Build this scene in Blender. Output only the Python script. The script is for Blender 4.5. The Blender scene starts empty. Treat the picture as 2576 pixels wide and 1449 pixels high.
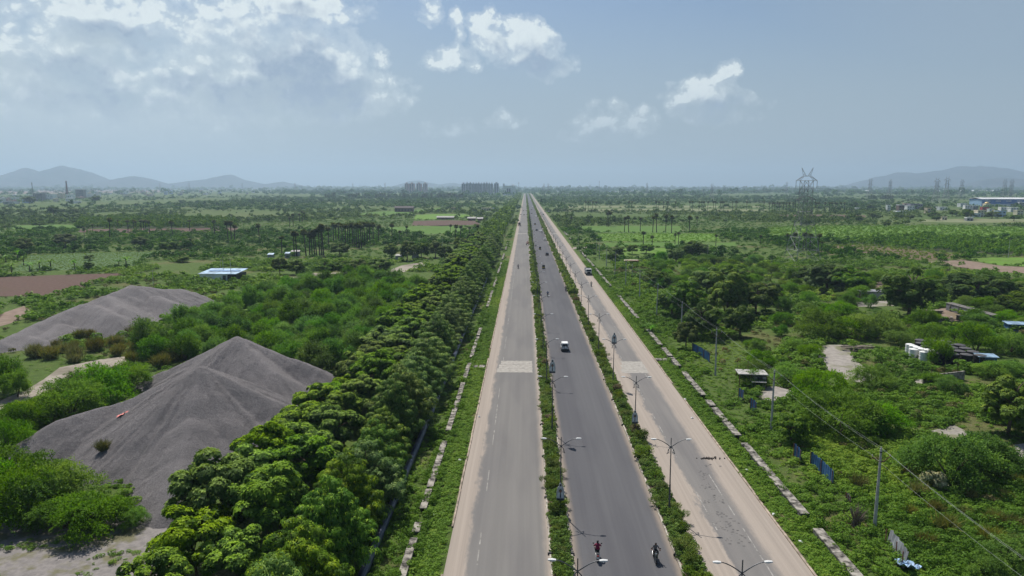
import bpy, math, random
import numpy as np
from mathutils import Vector, Matrix

random.seed(7)
RNG = np.random.default_rng(7)
scene = bpy.context.scene
COL = scene.collection
rad = math.radians

# ------------------------------------------------------------------ camera and survey helpers
CAM_H, PITCH, YAW = 36.0, rad(8.5), rad(1.13)
SC = 1024 / 2576.0
FPX = 24 / 36 * 1024
_f = Vector((-math.sin(YAW) * math.cos(PITCH), math.cos(YAW) * math.cos(PITCH), -math.sin(PITCH)))
_r = Vector((math.cos(YAW), math.sin(YAW), 0))
_u = _r.cross(_f)

def ray(u, v):
    return _f * FPX + _r * (u * SC - 512) + _u * (288 - v * SC)

def G(u, v, z=0.0):
    d = ray(u, v)
    t = (z - CAM_H) / d.z
    return (d.x * t, d.y * t)

def z_at(u, v, Y):
    d = ray(u, v)
    return CAM_H + d.z * Y / d.y

def x_at(u, v, Y):
    d = ray(u, v)
    return d.x * Y / d.y

def project(x, y, z):
    p = Vector((x, y, z - CAM_H))
    w = p.dot(_f)
    if w <= 0.1: return None
    return ((p.dot(_r) / w * FPX + 512) / SC, (288 - p.dot(_u) / w * FPX) / SC)

def ppm(x, y, z=0):
    """photo pixels (2576 wide) per metre at a point"""
    return FPX / SC / max(1.0, Vector((x, y, z - CAM_H)).dot(_f))

def angles(u, v):
    d = ray(u, v).normalized()
    return math.degrees(math.atan2(d.x, d.y)), math.degrees(math.asin(d.z))

cam_d = bpy.data.cameras.new("camera")
cam = bpy.data.objects.new("camera", cam_d)
COL.objects.link(cam)
cam.location = (0, 0, CAM_H)
cam.rotation_euler = (rad(90) - PITCH, 0, YAW)
cam_d.sensor_width = 36
cam_d.lens = 24
cam_d.clip_end = 60000
cam_d.clip_start = 0.5
scene.camera = cam

# ------------------------------------------------------------------ value noise
def vnoise(x, y, seed=0):
    x = np.asarray(x, float); y = np.asarray(y, float)
    xi = np.floor(x).astype(np.int64); yi = np.floor(y).astype(np.int64)
    xf = x - xi; yf = y - yi
    xf = xf * xf * (3 - 2 * xf); yf = yf * yf * (3 - 2 * yf)
    def h(a, b):
        n = (a * 374761393 + b * 668265263 + seed * 1442695041) & 0xffffffff
        n = ((n ^ (n >> 13)) * 1274126177) & 0xffffffff
        return ((n ^ (n >> 16)) & 0xffff) / 65535.0
    return (h(xi, yi) * (1 - xf) + h(xi + 1, yi) * xf) * (1 - yf) + (h(xi, yi + 1) * (1 - xf) + h(xi + 1, yi + 1) * xf) * yf

def fbm(x, y, seed=0, octv=4):
    s = 0; a = 0.5; f = 1.0
    for i in range(octv):
        s = s + a * vnoise(np.asarray(x) * f, np.asarray(y) * f, seed + i * 17)
        a *= 0.5; f *= 2.03
    return s

def in_poly(x, y, poly):
    x = np.asarray(x); y = np.asarray(y)
    ins = np.zeros(x.shape, bool)
    n = len(poly); j = n - 1
    for i in range(n):
        xi, yi = poly[i]; xj, yj = poly[j]
        c = ((yi > y) != (yj > y)) & (x < (xj - xi) * (y - yi) / ((yj - yi) if yj != yi else 1e-9) + xi)
        ins ^= c
        j = i
    return ins

# ------------------------------------------------------------------ nodes
class NT:
    def __init__(self, tree):
        self.t = tree
    def n(self, typ, ins=None, **props):
        nd = self.t.nodes.new(typ)
        for k, v in props.items():
            setattr(nd, k, v)
        for k, v in (ins or {}).items():
            self.set(nd.inputs[k], v)
        return nd
    def set(self, sock, v):
        if isinstance(v, bpy.types.NodeSocket):
            self.t.links.new(v, sock)
        elif isinstance(v, bpy.types.Node):
            self.t.links.new(v.outputs[0], sock)
        else:
            if isinstance(v, (tuple, list)) and sock.type == 'RGBA' and len(v) == 3:
                v = (*v, 1)
            sock.default_value = v
    def math(self, op, a, b=None, c=None, clamp=False):
        nd = self.t.nodes.new('ShaderNodeMath'); nd.operation = op; nd.use_clamp = clamp
        for i, v in enumerate((a, b, c)):
            if v is not None: self.set(nd.inputs[i], v)
        return nd.outputs[0]
    def vmath(self, op, a, b=None, scale=None):
        nd = self.t.nodes.new('ShaderNodeVectorMath'); nd.operation = op
        self.set(nd.inputs[0], a)
        if b is not None: self.set(nd.inputs[1], b)
        if scale is not None: self.set(nd.inputs[3], scale)
        return nd.outputs[1] if op in ('DOT_PRODUCT', 'LENGTH', 'DISTANCE') else nd.outputs[0]
    def mix(self, fac, a, b, blend='MIX'):
        nd = self.t.nodes.new('ShaderNodeMix'); nd.data_type = 'RGBA'; nd.blend_type = blend
        self.set(nd.inputs[0], fac); self.set(nd.inputs[6], a); self.set(nd.inputs[7], b)
        return nd.outputs[2]
    def smooth(self, x, lo, hi, a=0.0, b=1.0):
        nd = self.t.nodes.new('ShaderNodeMapRange'); nd.interpolation_type = 'SMOOTHSTEP'
        self.set(nd.inputs[0], x); self.set(nd.inputs[1], lo); self.set(nd.inputs[2], hi)
        self.set(nd.inputs[3], a); self.set(nd.inputs[4], b)
        return nd.outputs[0]
    def noise(self, vec, scale, detail=4, rough=0.55, dist=0.0, out=0, dim='3D'):
        nd = self.t.nodes.new('ShaderNodeTexNoise'); nd.noise_dimensions = dim
        if vec is not None: self.set(nd.inputs['Vector'], vec)
        nd.inputs['Scale'].default_value = scale; nd.inputs['Detail'].default_value = detail
        nd.inputs['Roughness'].default_value = rough; nd.inputs['Distortion'].default_value = dist
        return nd.outputs[out]
    def stretch(self, vec, s):
        return self.vmath('MULTIPLY', vec, s)

MATS = {}
def new_mat(name):
    m = bpy.data.materials.new(name); m.use_nodes = True
    m.node_tree.nodes.clear()
    nt = NT(m.node_tree)
    out = nt.n('ShaderNodeOutputMaterial')
    MATS[name] = m
    return m, nt, out

def principled(nt, out, col, rough=0.8, metal=0.0, spec=0.3, bump=None, bump_dist=0.02, bump_str=0.5, **kw):
    p = nt.n('ShaderNodeBsdfPrincipled')
    nt.set(p.inputs['Base Color'], col)
    nt.set(p.inputs['Roughness'], rough)
    nt.set(p.inputs['Metallic'], metal)
    nt.set(p.inputs['Specular IOR Level'], spec)
    if bump is not None:
        b = nt.n('ShaderNodeBump', {'Height': bump, 'Distance': bump_dist, 'Strength': bump_str})
        nt.set(p.inputs['Normal'], b)
    if out is not None: nt.set(out.inputs[0], p)
    return p

def M(name, col=(0.5, 0.5, 0.5), rough=0.7, metal=0.0, spec=0.3, scale=3.0, amt=0.18, bump=0.0, detail=5):
    """plain weathered procedural surface"""
    if name in MATS: return MATS[name]
    m, nt, out = new_mat(name)
    tc = nt.n('ShaderNodeTexCoord').outputs['Object']
    nz = nt.noise(tc, scale, detail, 0.6)
    lo = tuple(c * (1 - amt * 1.6) for c in col); hi = tuple(min(1, c * (1 + amt)) for c in col)
    c = nt.mix(nt.smooth(nz, 0.3, 0.7), lo, hi)
    principled(nt, out, c, rough, metal, spec, nz if bump else None, 0.03, bump)
    return m

def foliage(name, dark, mid, tip, transl=0.3, var=0.35, rough=0.55):
    """leaves: the tint attribute runs old leaf > young leaf > tip"""
    m, nt, out = new_mat(name)
    dark, mid, tip = [(c[0] * 1.55 * k, c[1] * 1.40 * k, c[2] * 1.05 * k) for c, k in ((dark, 1.05), (mid, 1.0), (tip, 0.9))]
    a = nt.n('ShaderNodeAttribute', attribute_name='tint').outputs['Fac']
    ramp = nt.n('ShaderNodeValToRGB')
    nt.set(ramp.inputs[0], a)
    e = ramp.color_ramp.elements
    e[0].position = 0.0; e[0].color = (*dark, 1)
    e[1].position = 0.55; e[1].color = (*mid, 1)
    k = e.new(1.0); k.color = (*tip, 1)
    oi = nt.n('ShaderNodeObjectInfo').outputs['Random']
    hsv = nt.n('ShaderNodeHueSaturation')
    nt.set(hsv.inputs['Hue'], nt.math('MULTIPLY_ADD', oi, 0.03, 0.488))
    r2 = nt.math('FRACT', nt.math('MULTIPLY', oi, 7.31))
    nt.set(hsv.inputs['Value'], nt.math('MULTIPLY_ADD', r2, var * 2, 1 - var))
    r3 = nt.math('FRACT', nt.math('MULTIPLY', oi, 13.7))
    nt.set(hsv.inputs['Saturation'], nt.math('MULTIPLY_ADD', r3, 0.3, 0.85))
    nt.set(hsv.inputs['Color'], ramp.outputs[0])
    p = principled(nt, None, hsv.outputs[0], rough, 0, 0.08)
    tr = nt.n('ShaderNodeBsdfTranslucent')
    nt.set(tr.inputs[0], nt.mix(0.5, hsv.outputs[0], nt.mix(1.0, hsv.outputs[0], (1.6, 1.5, 0.5), 'MULTIPLY')))
    mx = nt.n('ShaderNodeMixShader', {0: transl, 1: p.outputs[0], 2: tr.outputs[0]})
    nt.set(out.inputs[0], mx)
    return m

# ------------------------------------------------------------------ objects
def tag(o, label=None, cat=None, group=None, kind=None):
    if label: o['label'] = label
    if cat: o['category'] = cat
    if group: o['group'] = group
    if kind: o['kind'] = kind
    return o

def empty(name, loc, rz=0.0, scale=1.0):
    o = bpy.data.objects.new(name, None); COL.objects.link(o)
    o.location = loc; o.rotation_euler = (0, 0, rz)
    o.scale = (scale,) * 3 if not isinstance(scale, (tuple, list)) else scale
    o.empty_display_size = 0.3
    return o

def link_mesh(name, mesh, parent=None, mat=None):
    o = bpy.data.objects.new(name, mesh); COL.objects.link(o)
    if mat is not None and not mesh.materials: mesh.materials.append(mat)
    if parent is not None: o.parent = parent
    return o

def children(o):
    return list(o.children)

def copy_tree(o, parent=None):
    c = o.copy(); COL.objects.link(c)
    if parent is not None: c.parent = parent
    for k in ('label', 'category', 'group'):
        if parent is None and k in c.keys(): del c[k]
    for ch in children(o): copy_tree(ch, c)
    return c

def quad_mesh(name, V, F, tint=None, mats=(), midx=None, smooth=False):
    me = bpy.data.meshes.new(name)
    V = np.ascontiguousarray(V, np.float32); F = np.ascontiguousarray(F, np.int32)
    k = F.shape[1]
    me.vertices.add(len(V)); me.vertices.foreach_set('co', V.ravel())
    me.loops.add(F.size); me.loops.foreach_set('vertex_index', F.ravel())
    me.polygons.add(len(F)); me.polygons.foreach_set('loop_start', np.arange(0, F.size, k, dtype=np.int32))
    me.polygons.foreach_set('loop_total', np.full(len(F), k, np.int32))
    for m in mats: me.materials.append(m)
    if midx is not None: me.polygons.foreach_set('material_index', np.ascontiguousarray(midx, np.int32))
    if smooth: me.polygons.foreach_set('use_smooth', np.ones(len(F), bool))
    if tint is not None:
        at = me.attributes.new('tint', 'FLOAT', 'POINT')
        at.data.foreach_set('value', np.ascontiguousarray(tint, np.float32))
    me.update(calc_edges=True)
    return me

class MB:
    """collects shapes, builds ONE mesh object"""
    def __init__(self):
        self.v = []; self.f = []; self.m = []; self.mi = 0
    def add(self, vs, fs):
        b = len(self.v)
        self.v += [tuple(p) for p in vs]
        self.f += [tuple(i + b for i in q) for q in fs]
        self.m += [self.mi] * len(fs)
        return self
    def box(self, c, s, rz=0.0, taper=1.0):
        cx, cy, cz = c; sx, sy, sz = (k / 2 for k in s)
        vs = []
        cr, sr = math.cos(rz), math.sin(rz)
        for k, z in ((1.0, -sz), (taper, sz)):
            for x, y in ((-sx, -sy), (sx, -sy), (sx, sy), (-sx, sy)):
                x *= k; y *= k
                vs.append((cx + x * cr - y * sr, cy + x * sr + y * cr, cz + z))
        return self.add(vs, [(3, 2, 1, 0), (4, 5, 6, 7), (0, 1, 5, 4), (1, 2, 6, 5), (2, 3, 7, 6), (3, 0, 4, 7)])
    def tube(self, pts, r, seg=6, cap=True):
        pts = [Vector(p) for p in pts]
        n = len(pts)
        rs = list(r) if isinstance(r, (tuple, list)) else [r] * n
        vs = []; fs = []
        ref = None
        for i, p in enumerate(pts):
            d = (pts[min(i + 1, n - 1)] - pts[max(i - 1, 0)])
            d = d.normalized() if d.length > 1e-9 else Vector((0, 0, 1))
            if ref is None or abs(ref.dot(d)) > 0.95:
                ref = Vector((0, 0, 1)) if abs(d.z) < 0.9 else Vector((1, 0, 0))
            a = d.cross(ref).normalized(); b = d.cross(a)
            for k in range(seg):
                t = 2 * math.pi * k / seg
                vs.append(p + a * (math.cos(t) * rs[i]) + b * (math.sin(t) * rs[i]))
        for i in range(n - 1):
            for k in range(seg):
                k2 = (k + 1) % seg
                fs.append((i * seg + k, i * seg + k2, (i + 1) * seg + k2, (i + 1) * seg + k))
        if cap:
            fs.append(tuple(range(seg - 1, -1, -1))); fs.append(tuple((n - 1) * seg + k for k in range(seg)))
        return self.add(vs, fs)
    def prism(self, poly, z0, z1):
        n = len(poly)
        vs = [(x, y, z0) for x, y in poly] + [(x, y, z1) for x, y in poly]
        fs = [tuple(range(n - 1, -1, -1)), tuple(range(n, 2 * n))] + [(i, (i + 1) % n, n + (i + 1) % n, n + i) for i in range(n)]
        return self.add(vs, fs)
    def extrude_x(self, prof, x0, x1, taper=None):
        """profile in (y, z) pushed along x; taper(y,z)->shrink of half width"""
        n = len(prof)
        xm = (x0 + x1) / 2; h = (x1 - x0) / 2
        w = [(taper(y, z) if taper else 1.0) * h for y, z in prof]
        vs = [(xm - w[i], y, z) for i, (y, z) in enumerate(prof)] + [(xm + w[i], y, z) for i, (y, z) in enumerate(prof)]
        fs = [tuple(range(n)), tuple(range(2 * n - 1, n - 1, -1))] + [(i, n + i, n + (i + 1) % n, (i + 1) % n) for i in range(n)]
        return self.add(vs, fs)
    def lathe(self, prof, c=(0, 0, 0), seg=16, axis='z'):
        vs = []; fs = []
        for r, h in prof:
            for k in range(seg):
                t = 2 * math.pi * k / seg
                a, b = r * math.cos(t), r * math.sin(t)
                vs.append((c[0] + a, c[1] + b, c[2] + h) if axis == 'z' else (c[0] + h, c[1] + a, c[2] + b))
        n = len(prof)
        for i in range(n - 1):
            for k in range(seg):
                k2 = (k + 1) % seg
                fs.append((i * seg + k, i * seg + k2, (i + 1) * seg + k2, (i + 1) * seg + k))
        fs.append(tuple(range(seg - 1, -1, -1))); fs.append(tuple((n - 1) * seg + k for k in range(seg)))
        return self.add(vs, fs)
    def loft(self, secs):
        n = len(secs[0]); vs = [p for s in secs for p in s]; fs = []
        for i in range(len(secs) - 1):
            for k in range(n):
                k2 = (k + 1) % n
                fs.append((i * n + k, i * n + k2, (i + 1) * n + k2, (i + 1) * n + k))
        fs.append(tuple(range(n - 1, -1, -1))); fs.append(tuple((len(secs) - 1) * n + k for k in range(n)))
        return self.add(vs, fs)
    def mesh(self, name, mats, smooth=False, bevel=0.0):
        me = bpy.data.meshes.new(name)
        me.from_pydata(self.v, [], self.f)
        for m in (mats if isinstance(mats, (list, tuple)) else [mats]): me.materials.append(m)
        if any(self.m): me.polygons.foreach_set('material_index', self.m)
        if smooth: me.polygons.foreach_set('use_smooth', [True] * len(me.polygons))
        import bmesh
        bm = bmesh.new(); bm.from_mesh(me)
        bmesh.ops.recalc_face_normals(bm, faces=bm.faces)
        if bevel:
            bmesh.ops.bevel(bm, geom=[e for e in bm.edges if len(e.link_faces) == 2 and e.calc_face_angle(0) > 0.5], offset=bevel, segments=2, affect='EDGES', clamp_overlap=True)
        bm.to_mesh(me); bm.free()
        me.update()
        return me
    def build(self, name, mats, parent=None, smooth=False, bevel=0.0):
        return link_mesh(name, self.mesh(name, mats, smooth, bevel), parent)

# ------------------------------------------------------------------ labels in order of nearness
ORD = 'nearest|second nearest|third nearest|fourth nearest|fifth nearest|sixth nearest|seventh nearest|eighth nearest|ninth nearest|tenth nearest|eleventh nearest|twelfth nearest'.split('|')
def ordinal(i):
    if i < len(ORD): return ORD[i]
    n = i + 1
    s = 'th' if 10 < n % 100 < 14 else {1: 'st', 2: 'nd', 3: 'rd'}.get(n % 10, 'th')
    return f'{n}{s} nearest'
REG = {}
def register(o, desc, cat, group):
    REG.setdefault(desc, []).append(o)
    o['category'] = cat; o['group'] = group
def label_all():
    for desc, os in REG.items():
        os.sort(key=lambda o: o.location.x ** 2 + o.location.y ** 2)
        for i, o in enumerate(os):
            o['label'] = desc.replace('#', ordinal(i)) if len(os) > 1 else desc.replace('# of the', 'the').replace('#', 'only')
# ------------------------------------------------------------------ light
SUN_AZ, SUN_EL = rad(-24.0), rad(57.0)          # ahead of the camera, a little to the left
sdir = Vector((math.sin(SUN_AZ) * math.cos(SUN_EL), math.cos(SUN_AZ) * math.cos(SUN_EL), math.sin(SUN_EL)))
sd = bpy.data.lights.new("sun", 'SUN'); sd.energy = 4.7; sd.angle = rad(0.53); sd.color = (1.0, 0.955, 0.88)
so = bpy.data.objects.new("sun", sd); COL.objects.link(so)
so.rotation_euler = (-sdir).to_track_quat('-Z', 'Y').to_euler()
so.location = (0, 0, 300)

w = bpy.data.worlds.new("World"); scene.world = w; w.use_nodes = True
w.node_tree.nodes.clear()
nt = NT(w.node_tree)
wo = nt.n('ShaderNodeOutputWorld')
sky = nt.n('ShaderNodeTexSky', sky_type='NISHITA', sun_disc=False, sun_elevation=SUN_EL, sun_rotation=SUN_AZ)
sky.air_density = 1.0; sky.dust_density = 1.6; sky.ozone_density = 1.6; sky.altitude = 0
tc = nt.n('ShaderNodeTexCoord').outputs['Generated']
sep = nt.n('ShaderNodeSeparateXYZ', {0: tc})
az = nt.math('MULTIPLY', nt.math('ARCTAN2', sep.outputs[0], sep.outputs[1]), 180 / math.pi)
el = nt.math('MULTIPLY', nt.math('ARCSINE', sep.outputs[2]), 180 / math.pi)
comb = nt.n('ShaderNodeCombineXYZ', {0: az, 1: el, 2: 0.0}).outputs[0]

# cloud density as a function of sky direction (azimuth, elevation in degrees)
BL = [  # u, v, half width, half height, strength   (read off as bearings)
    (270, 40, 190, 62, .95), (120, 130, 150, 60, .8), (20, 150, 90, 80, .6), (520, 70, 95, 75, .9), (610, 80, 80, 60, .9), (720, 20, 190, 48, .95), (770, 165, 150, 95, 1.1),
    (800, 235, 130, 65, 1.0), (890, 245, 120, 62, .9), (650, 130, 90, 65, .95), (430, 190, 70, 42, .85), (330, 130, 50, 35, .7), (300, 250, 420, 110, .78), (560, 200, 190, 90, .85), (940, 150, 60, 26, .55),
    (1080, 22, 32, 42, .8), (1148, 50, 30, 30, .75), (1160, 110, 22, 28, .5),
    (1228, 80, 42, 62, 1.0), (1262, 112, 55, 42, 1.0), (1325, 108, 68, 62, 1.1), (1370, 150, 70, 45, .85), (1135, 148, 66, 34, .85),
    (1530, 312, 80, 50, .72), (1610, 300, 66, 34, .72), (1480, 342, 80, 22, .6), (1822, 198, 44, 46, .85), (1760, 240, 84, 52, .8), (1800, 265, 110, 40, .7),
    (1270, 300, 60, 24, .5), (1130, 328, 70, 24, .52), (60, 60, 60, 60, .4), (960, 230, 80, 40, .6)]
SHADE = [(290, 88, 110, 34), (750, 175, 90, 60), (810, 240, 110, 46), (470, 212, 62, 24), (180, 175, 150, 44), (230, 250, 190, 40), (760, 20, 80, 26), (1340, 165, 70, 22), (1790, 275, 90, 26), (1545, 345, 90, 22), (640, 250, 120, 40)]
def blob_field(gn, wp, rows, soft=0.12):
    acc = None
    for row in rows:
        u, v, ru, rv = row[:4]; amp = row[4] if len(row) > 4 else 1.0
        a0, e0 = angles(u, v)
        a1, _ = angles(u + ru, v); _, e1 = angles(u, v - rv)
        q = gn.vmath('MULTIPLY', gn.vmath('SUBTRACT', wp, (a0, e0, 0)), (1 / (abs(a1 - a0) * 1.45), 1 / (abs(e1 - e0) * 1.45), 0))
        q = gn.vmath('DOT_PRODUCT', q, q)
        t = gn.math('MULTIPLY', gn.math('MULTIPLY_ADD', q, -1.0, 1.0, clamp=True), amp)
        acc = t if acc is None else gn.math('SMOOTH_MAX', acc, t, soft)
    return acc
wn = nt.n('ShaderNodeTexNoise', {'Vector': comb, 'Scale': 0.42, 'Detail': 3.0}, noise_dimensions='2D')
warp = nt.vmath('MULTIPLY', nt.vmath('SUBTRACT', wn.outputs['Color'], (0.5, 0.5, 0.5)), (3.0, 2.0, 0))
g = bpy.data.node_groups.new('cloud_body', 'ShaderNodeTree')
g.interface.new_socket('P', in_out='INPUT', socket_type='NodeSocketVector')
g.interface.new_socket('D', in_out='OUTPUT', socket_type='NodeSocketFloat')
gn = NT(g)
gi = gn.n('NodeGroupInput'); go = gn.n('NodeGroupOutput')
gn.set(go.inputs[0], blob_field(gn, gi.outputs[0], BL))
wp0 = nt.vmath('ADD', comb, warp)
shade_blobs = blob_field(nt, wp0, SHADE, .2)
def body(off):
    gnode = nt.t.nodes.new('ShaderNodeGroup'); gnode.node_tree = g
    nt.set(gnode.inputs[0], nt.vmath('ADD', wp0, off) if off else wp0)
    return gnode.outputs[0]
def billow(off, det, det2):
    sp = nt.vmath('MULTIPLY', nt.vmath('ADD', comb, off), (1.0, 1.25, 1.0))
    n1 = nt.noise(sp, 0.50, det, 0.58, 0.2, dim='2D')
    vo = nt.n('ShaderNodeTexVoronoi', {'Vector': nt.vmath('ADD', sp, nt.vmath('MULTIPLY', warp, (.35, .5, 0))), 'Scale': 0.8, 'Detail': det2, 'Roughness': 0.55}, feature='F1', voronoi_dimensions='2D')
    d = nt.math('MULTIPLY', nt.math('SUBTRACT', n1, 0.5), 1.15)
    return nt.math('ADD', d, nt.math('MULTIPLY', nt.math('SUBTRACT', 0.45, vo.outputs['Distance']), 0.55))
def dens(off, det=7, det2=3.0):
    b = body(off)
    d = nt.math('SUBTRACT', nt.math('ADD', nt.math('MULTIPLY', b, 1.25), billow(off or (0, 0, 0), det, det2)), 0.36)
    return nt.math('ADD', d, nt.smooth(b, 0.0, 0.25, -0.4, 0.0))
d0 = dens(None)
d1 = dens((-0.35, 0.6, 0), 4, 2.0); d2 = dens((-0.9, 2.0, 0), 2, 0.0)
# thinner and softer low in the sky and towards the left bank
soft = nt.smooth(nt.math('ADD', nt.math('MULTIPLY', d1, 0.5), nt.math('MULTIPLY', d2, 0.5)), -0.15, 0.55, 0.36, 0.85)
halo = nt.math('MULTIPLY', nt.math('MULTIPLY', nt.smooth(d0, -0.42, 0.25), nt.smooth(body(None), 0.02, 0.3)), 0.38)
edge = nt.math('MULTIPLY', nt.math('MAXIMUM', halo, nt.smooth(d0, -0.05, soft)), nt.smooth(el, 0.5, 8.0, 0.25, 0.95))
lit = nt.smooth(nt.math('ADD', nt.math('ADD', nt.math('MULTIPLY', d1, 0.35), nt.math('MULTIPLY', d2, 0.35)), nt.math('MULTIPLY', shade_blobs, 0.55)), 0.15, 0.95)
fine = nt.noise(comb, 1.3, 6, 0.6, dim='2D')
lit = nt.math('ADD', lit, nt.math('MULTIPLY', nt.math('SUBTRACT', fine, 0.5), 0.55), clamp=True)
ccol = nt.mix(lit, (0.70, 0.77, 0.79), (0.285, 0.37, 0.49))
low = nt.smooth(el, 9.0, 1.0)
ccol = nt.mix(nt.math('MULTIPLY', low, 0.75), ccol, (0.40, 0.49, 0.58))
# milky veil: whitish on the left, greyish towards the right and the horizon
up_fade = nt.math('MULTIPLY', nt.smooth(el, 34.0, 18.0), nt.smooth(nt.math('ABSOLUTE', az), 85.0, 50.0))
leftv = nt.math('MULTIPLY', nt.smooth(az, -2.0, -32.0), up_fade)
veil_n = nt.noise(nt.vmath('MULTIPLY', comb, (0.6, 1.0, 1.0)), 0.22, 5, 0.55)
veil = nt.math('ADD', nt.math('MULTIPLY', nt.math('MULTIPLY', leftv, nt.smooth(veil_n, 0.3, 0.7)), 0.62), nt.math('MULTIPLY', nt.smooth(el, 17.0, 2.0, 0.02, 0.88), nt.smooth(nt.math('ABSOLUTE', az), 110.0, 60.0, 0.7, 1.0)), clamp=True)
rightv = nt.math('MULTIPLY', nt.math('MULTIPLY', nt.smooth(az, 8.0, 34.0), up_fade), 0.55)
veil = nt.math('MAXIMUM', veil, nt.math('ADD', rightv, 0.03))
vcol = nt.mix(leftv, (0.325, 0.402, 0.470), (0.425, 0.515, 0.58))
bg_sky = nt.n('ShaderNodeBackground', {'Color': nt.mix(1.0, sky.outputs[0], (0.84, 0.95, 1.04), 'MULTIPLY'), 'Strength': 0.072})
bg_veil = nt.n('ShaderNodeBackground', {'Color': vcol, 'Strength': 1.0})
bg_cloud = nt.n('ShaderNodeBackground', {'Color': ccol, 'Strength': 1.0})
m1 = nt.n('ShaderNodeMixShader', {0: veil, 1: bg_sky.outputs[0], 2: bg_veil.outputs[0]})
m2 = nt.n('ShaderNodeMixShader', {0: edge, 1: m1.outputs[0], 2: bg_cloud.outputs[0]})
nt.set(wo.inputs[0], m2)

vs = scene.view_settings
scene.display_settings.display_device = 'sRGB'
vs.view_transform = 'Standard'; vs.look = 'None'; vs.exposure = 0.14; vs.gamma = 1.0; vs.use_curve_mapping = False
cy = scene.cycles
cy.max_bounces = 6; cy.diffuse_bounces = 2; cy.glossy_bounces = 2; cy.transmission_bounces = 3; cy.transparent_max_bounces = 4
cy.volume_bounces = 0
w.cycles.sampling_method = 'MANUAL'; w.cycles.sample_map_resolution = 128
cy.use_denoising = True
cy.sample_clamp_indirect = 4.0

# ------------------------------------------------------------------ haze
hz = MB().box((0, 5200, 174), (23000, 14400, 352)).build('haze', [])
hm, hn, ho = new_mat('haze_air')
pv = hn.n('ShaderNodeVolumePrincipled', {'Color': (0.60, 0.80, 0.98), 'Density': 0.000140, 'Anisotropy': 0.3})
hn.set(ho.inputs['Volume'], pv)
hz.data.materials.append(hm)
tag(hz, kind='stuff', label='pale blue summer haze over the whole plain', cat='haze')

# ------------------------------------------------------------------ ground sheet
def ground_material():
    m, nt, out = new_mat('ground')
    tc = nt.n('ShaderNodeTexCoord').outputs['Object']
    a = nt.noise(tc, 0.55, 8, 0.65)
    b = nt.noise(tc, 0.045, 5, 0.6)
    c = nt.noise(tc, 0.0045, 6, 0.65)
    green = nt.mix(nt.smooth(a, 0.35, 0.65), (0.060, 0.115, 0.020), (0.100, 0.165, 0.030))
    dry = nt.mix(nt.smooth(a, 0.35, 0.65), (0.115, 0.125, 0.040), (0.18, 0.165, 0.070))
    col = nt.mix(nt.smooth(b, 0.50, 0.66), green, dry)
    soil = nt.mix(a, (0.17, 0.125, 0.095), (0.25, 0.20, 0.155))
    col = nt.mix(nt.smooth(nt.math('ADD', nt.math('MULTIPLY', b, 0.5), nt.math('MULTIPLY', a, 0.5)), 0.60, 0.66), col, soil)
    far = nt.mix(nt.smooth(c, 0.42, 0.62), (0.070, 0.130, 0.028), (0.115, 0.150, 0.050))
    sepn = nt.n('ShaderNodeSeparateXYZ', {0: tc})
    fz = nt.smooth(sepn.outputs[1], 350, 900)
    col = nt.mix(nt.math('MULTIPLY', fz, 0.8), col, far)
    f = nt.noise(tc, 3.2, 6, 0.75)
    col = nt.mix(nt.math('MULTIPLY', nt.smooth(f, 0.42, 0.62), 0.75), col, nt.mix(a, (0.10, 0.085, 0.045), (0.055, 0.075, 0.022)))
    principled(nt, out, col, 0.95, 0, 0.1, f, 0.25, 0.9)
    return m
gm = ground_material()
gb = MB()
xs = [-11300, -3000, -800, -200, 200, 800, 3000, 11300]; ys = [-1900, -200, 40, 300, 1000, 4000, 12300]
gv = [(x, y, 0.0) for y in ys for x in xs]
gb.add(gv, [(j * 8 + i, j * 8 + i + 1, (j + 1) * 8 + i + 1, (j + 1) * 8 + i) for j in range(len(ys) - 1) for i in range(7)])
tag(gb.build('ground', [gm]), kind='structure')

# ------------------------------------------------------------------ roads
XA0, XA1 = -7.6, 2.45        # left carriageway
XM0, XM1 = 4.75, 14.8        # middle carriageway
XB0, XB1 = 17.0, 27.0        # right carriageway
Y0, Y1 = -60, 3300

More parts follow.
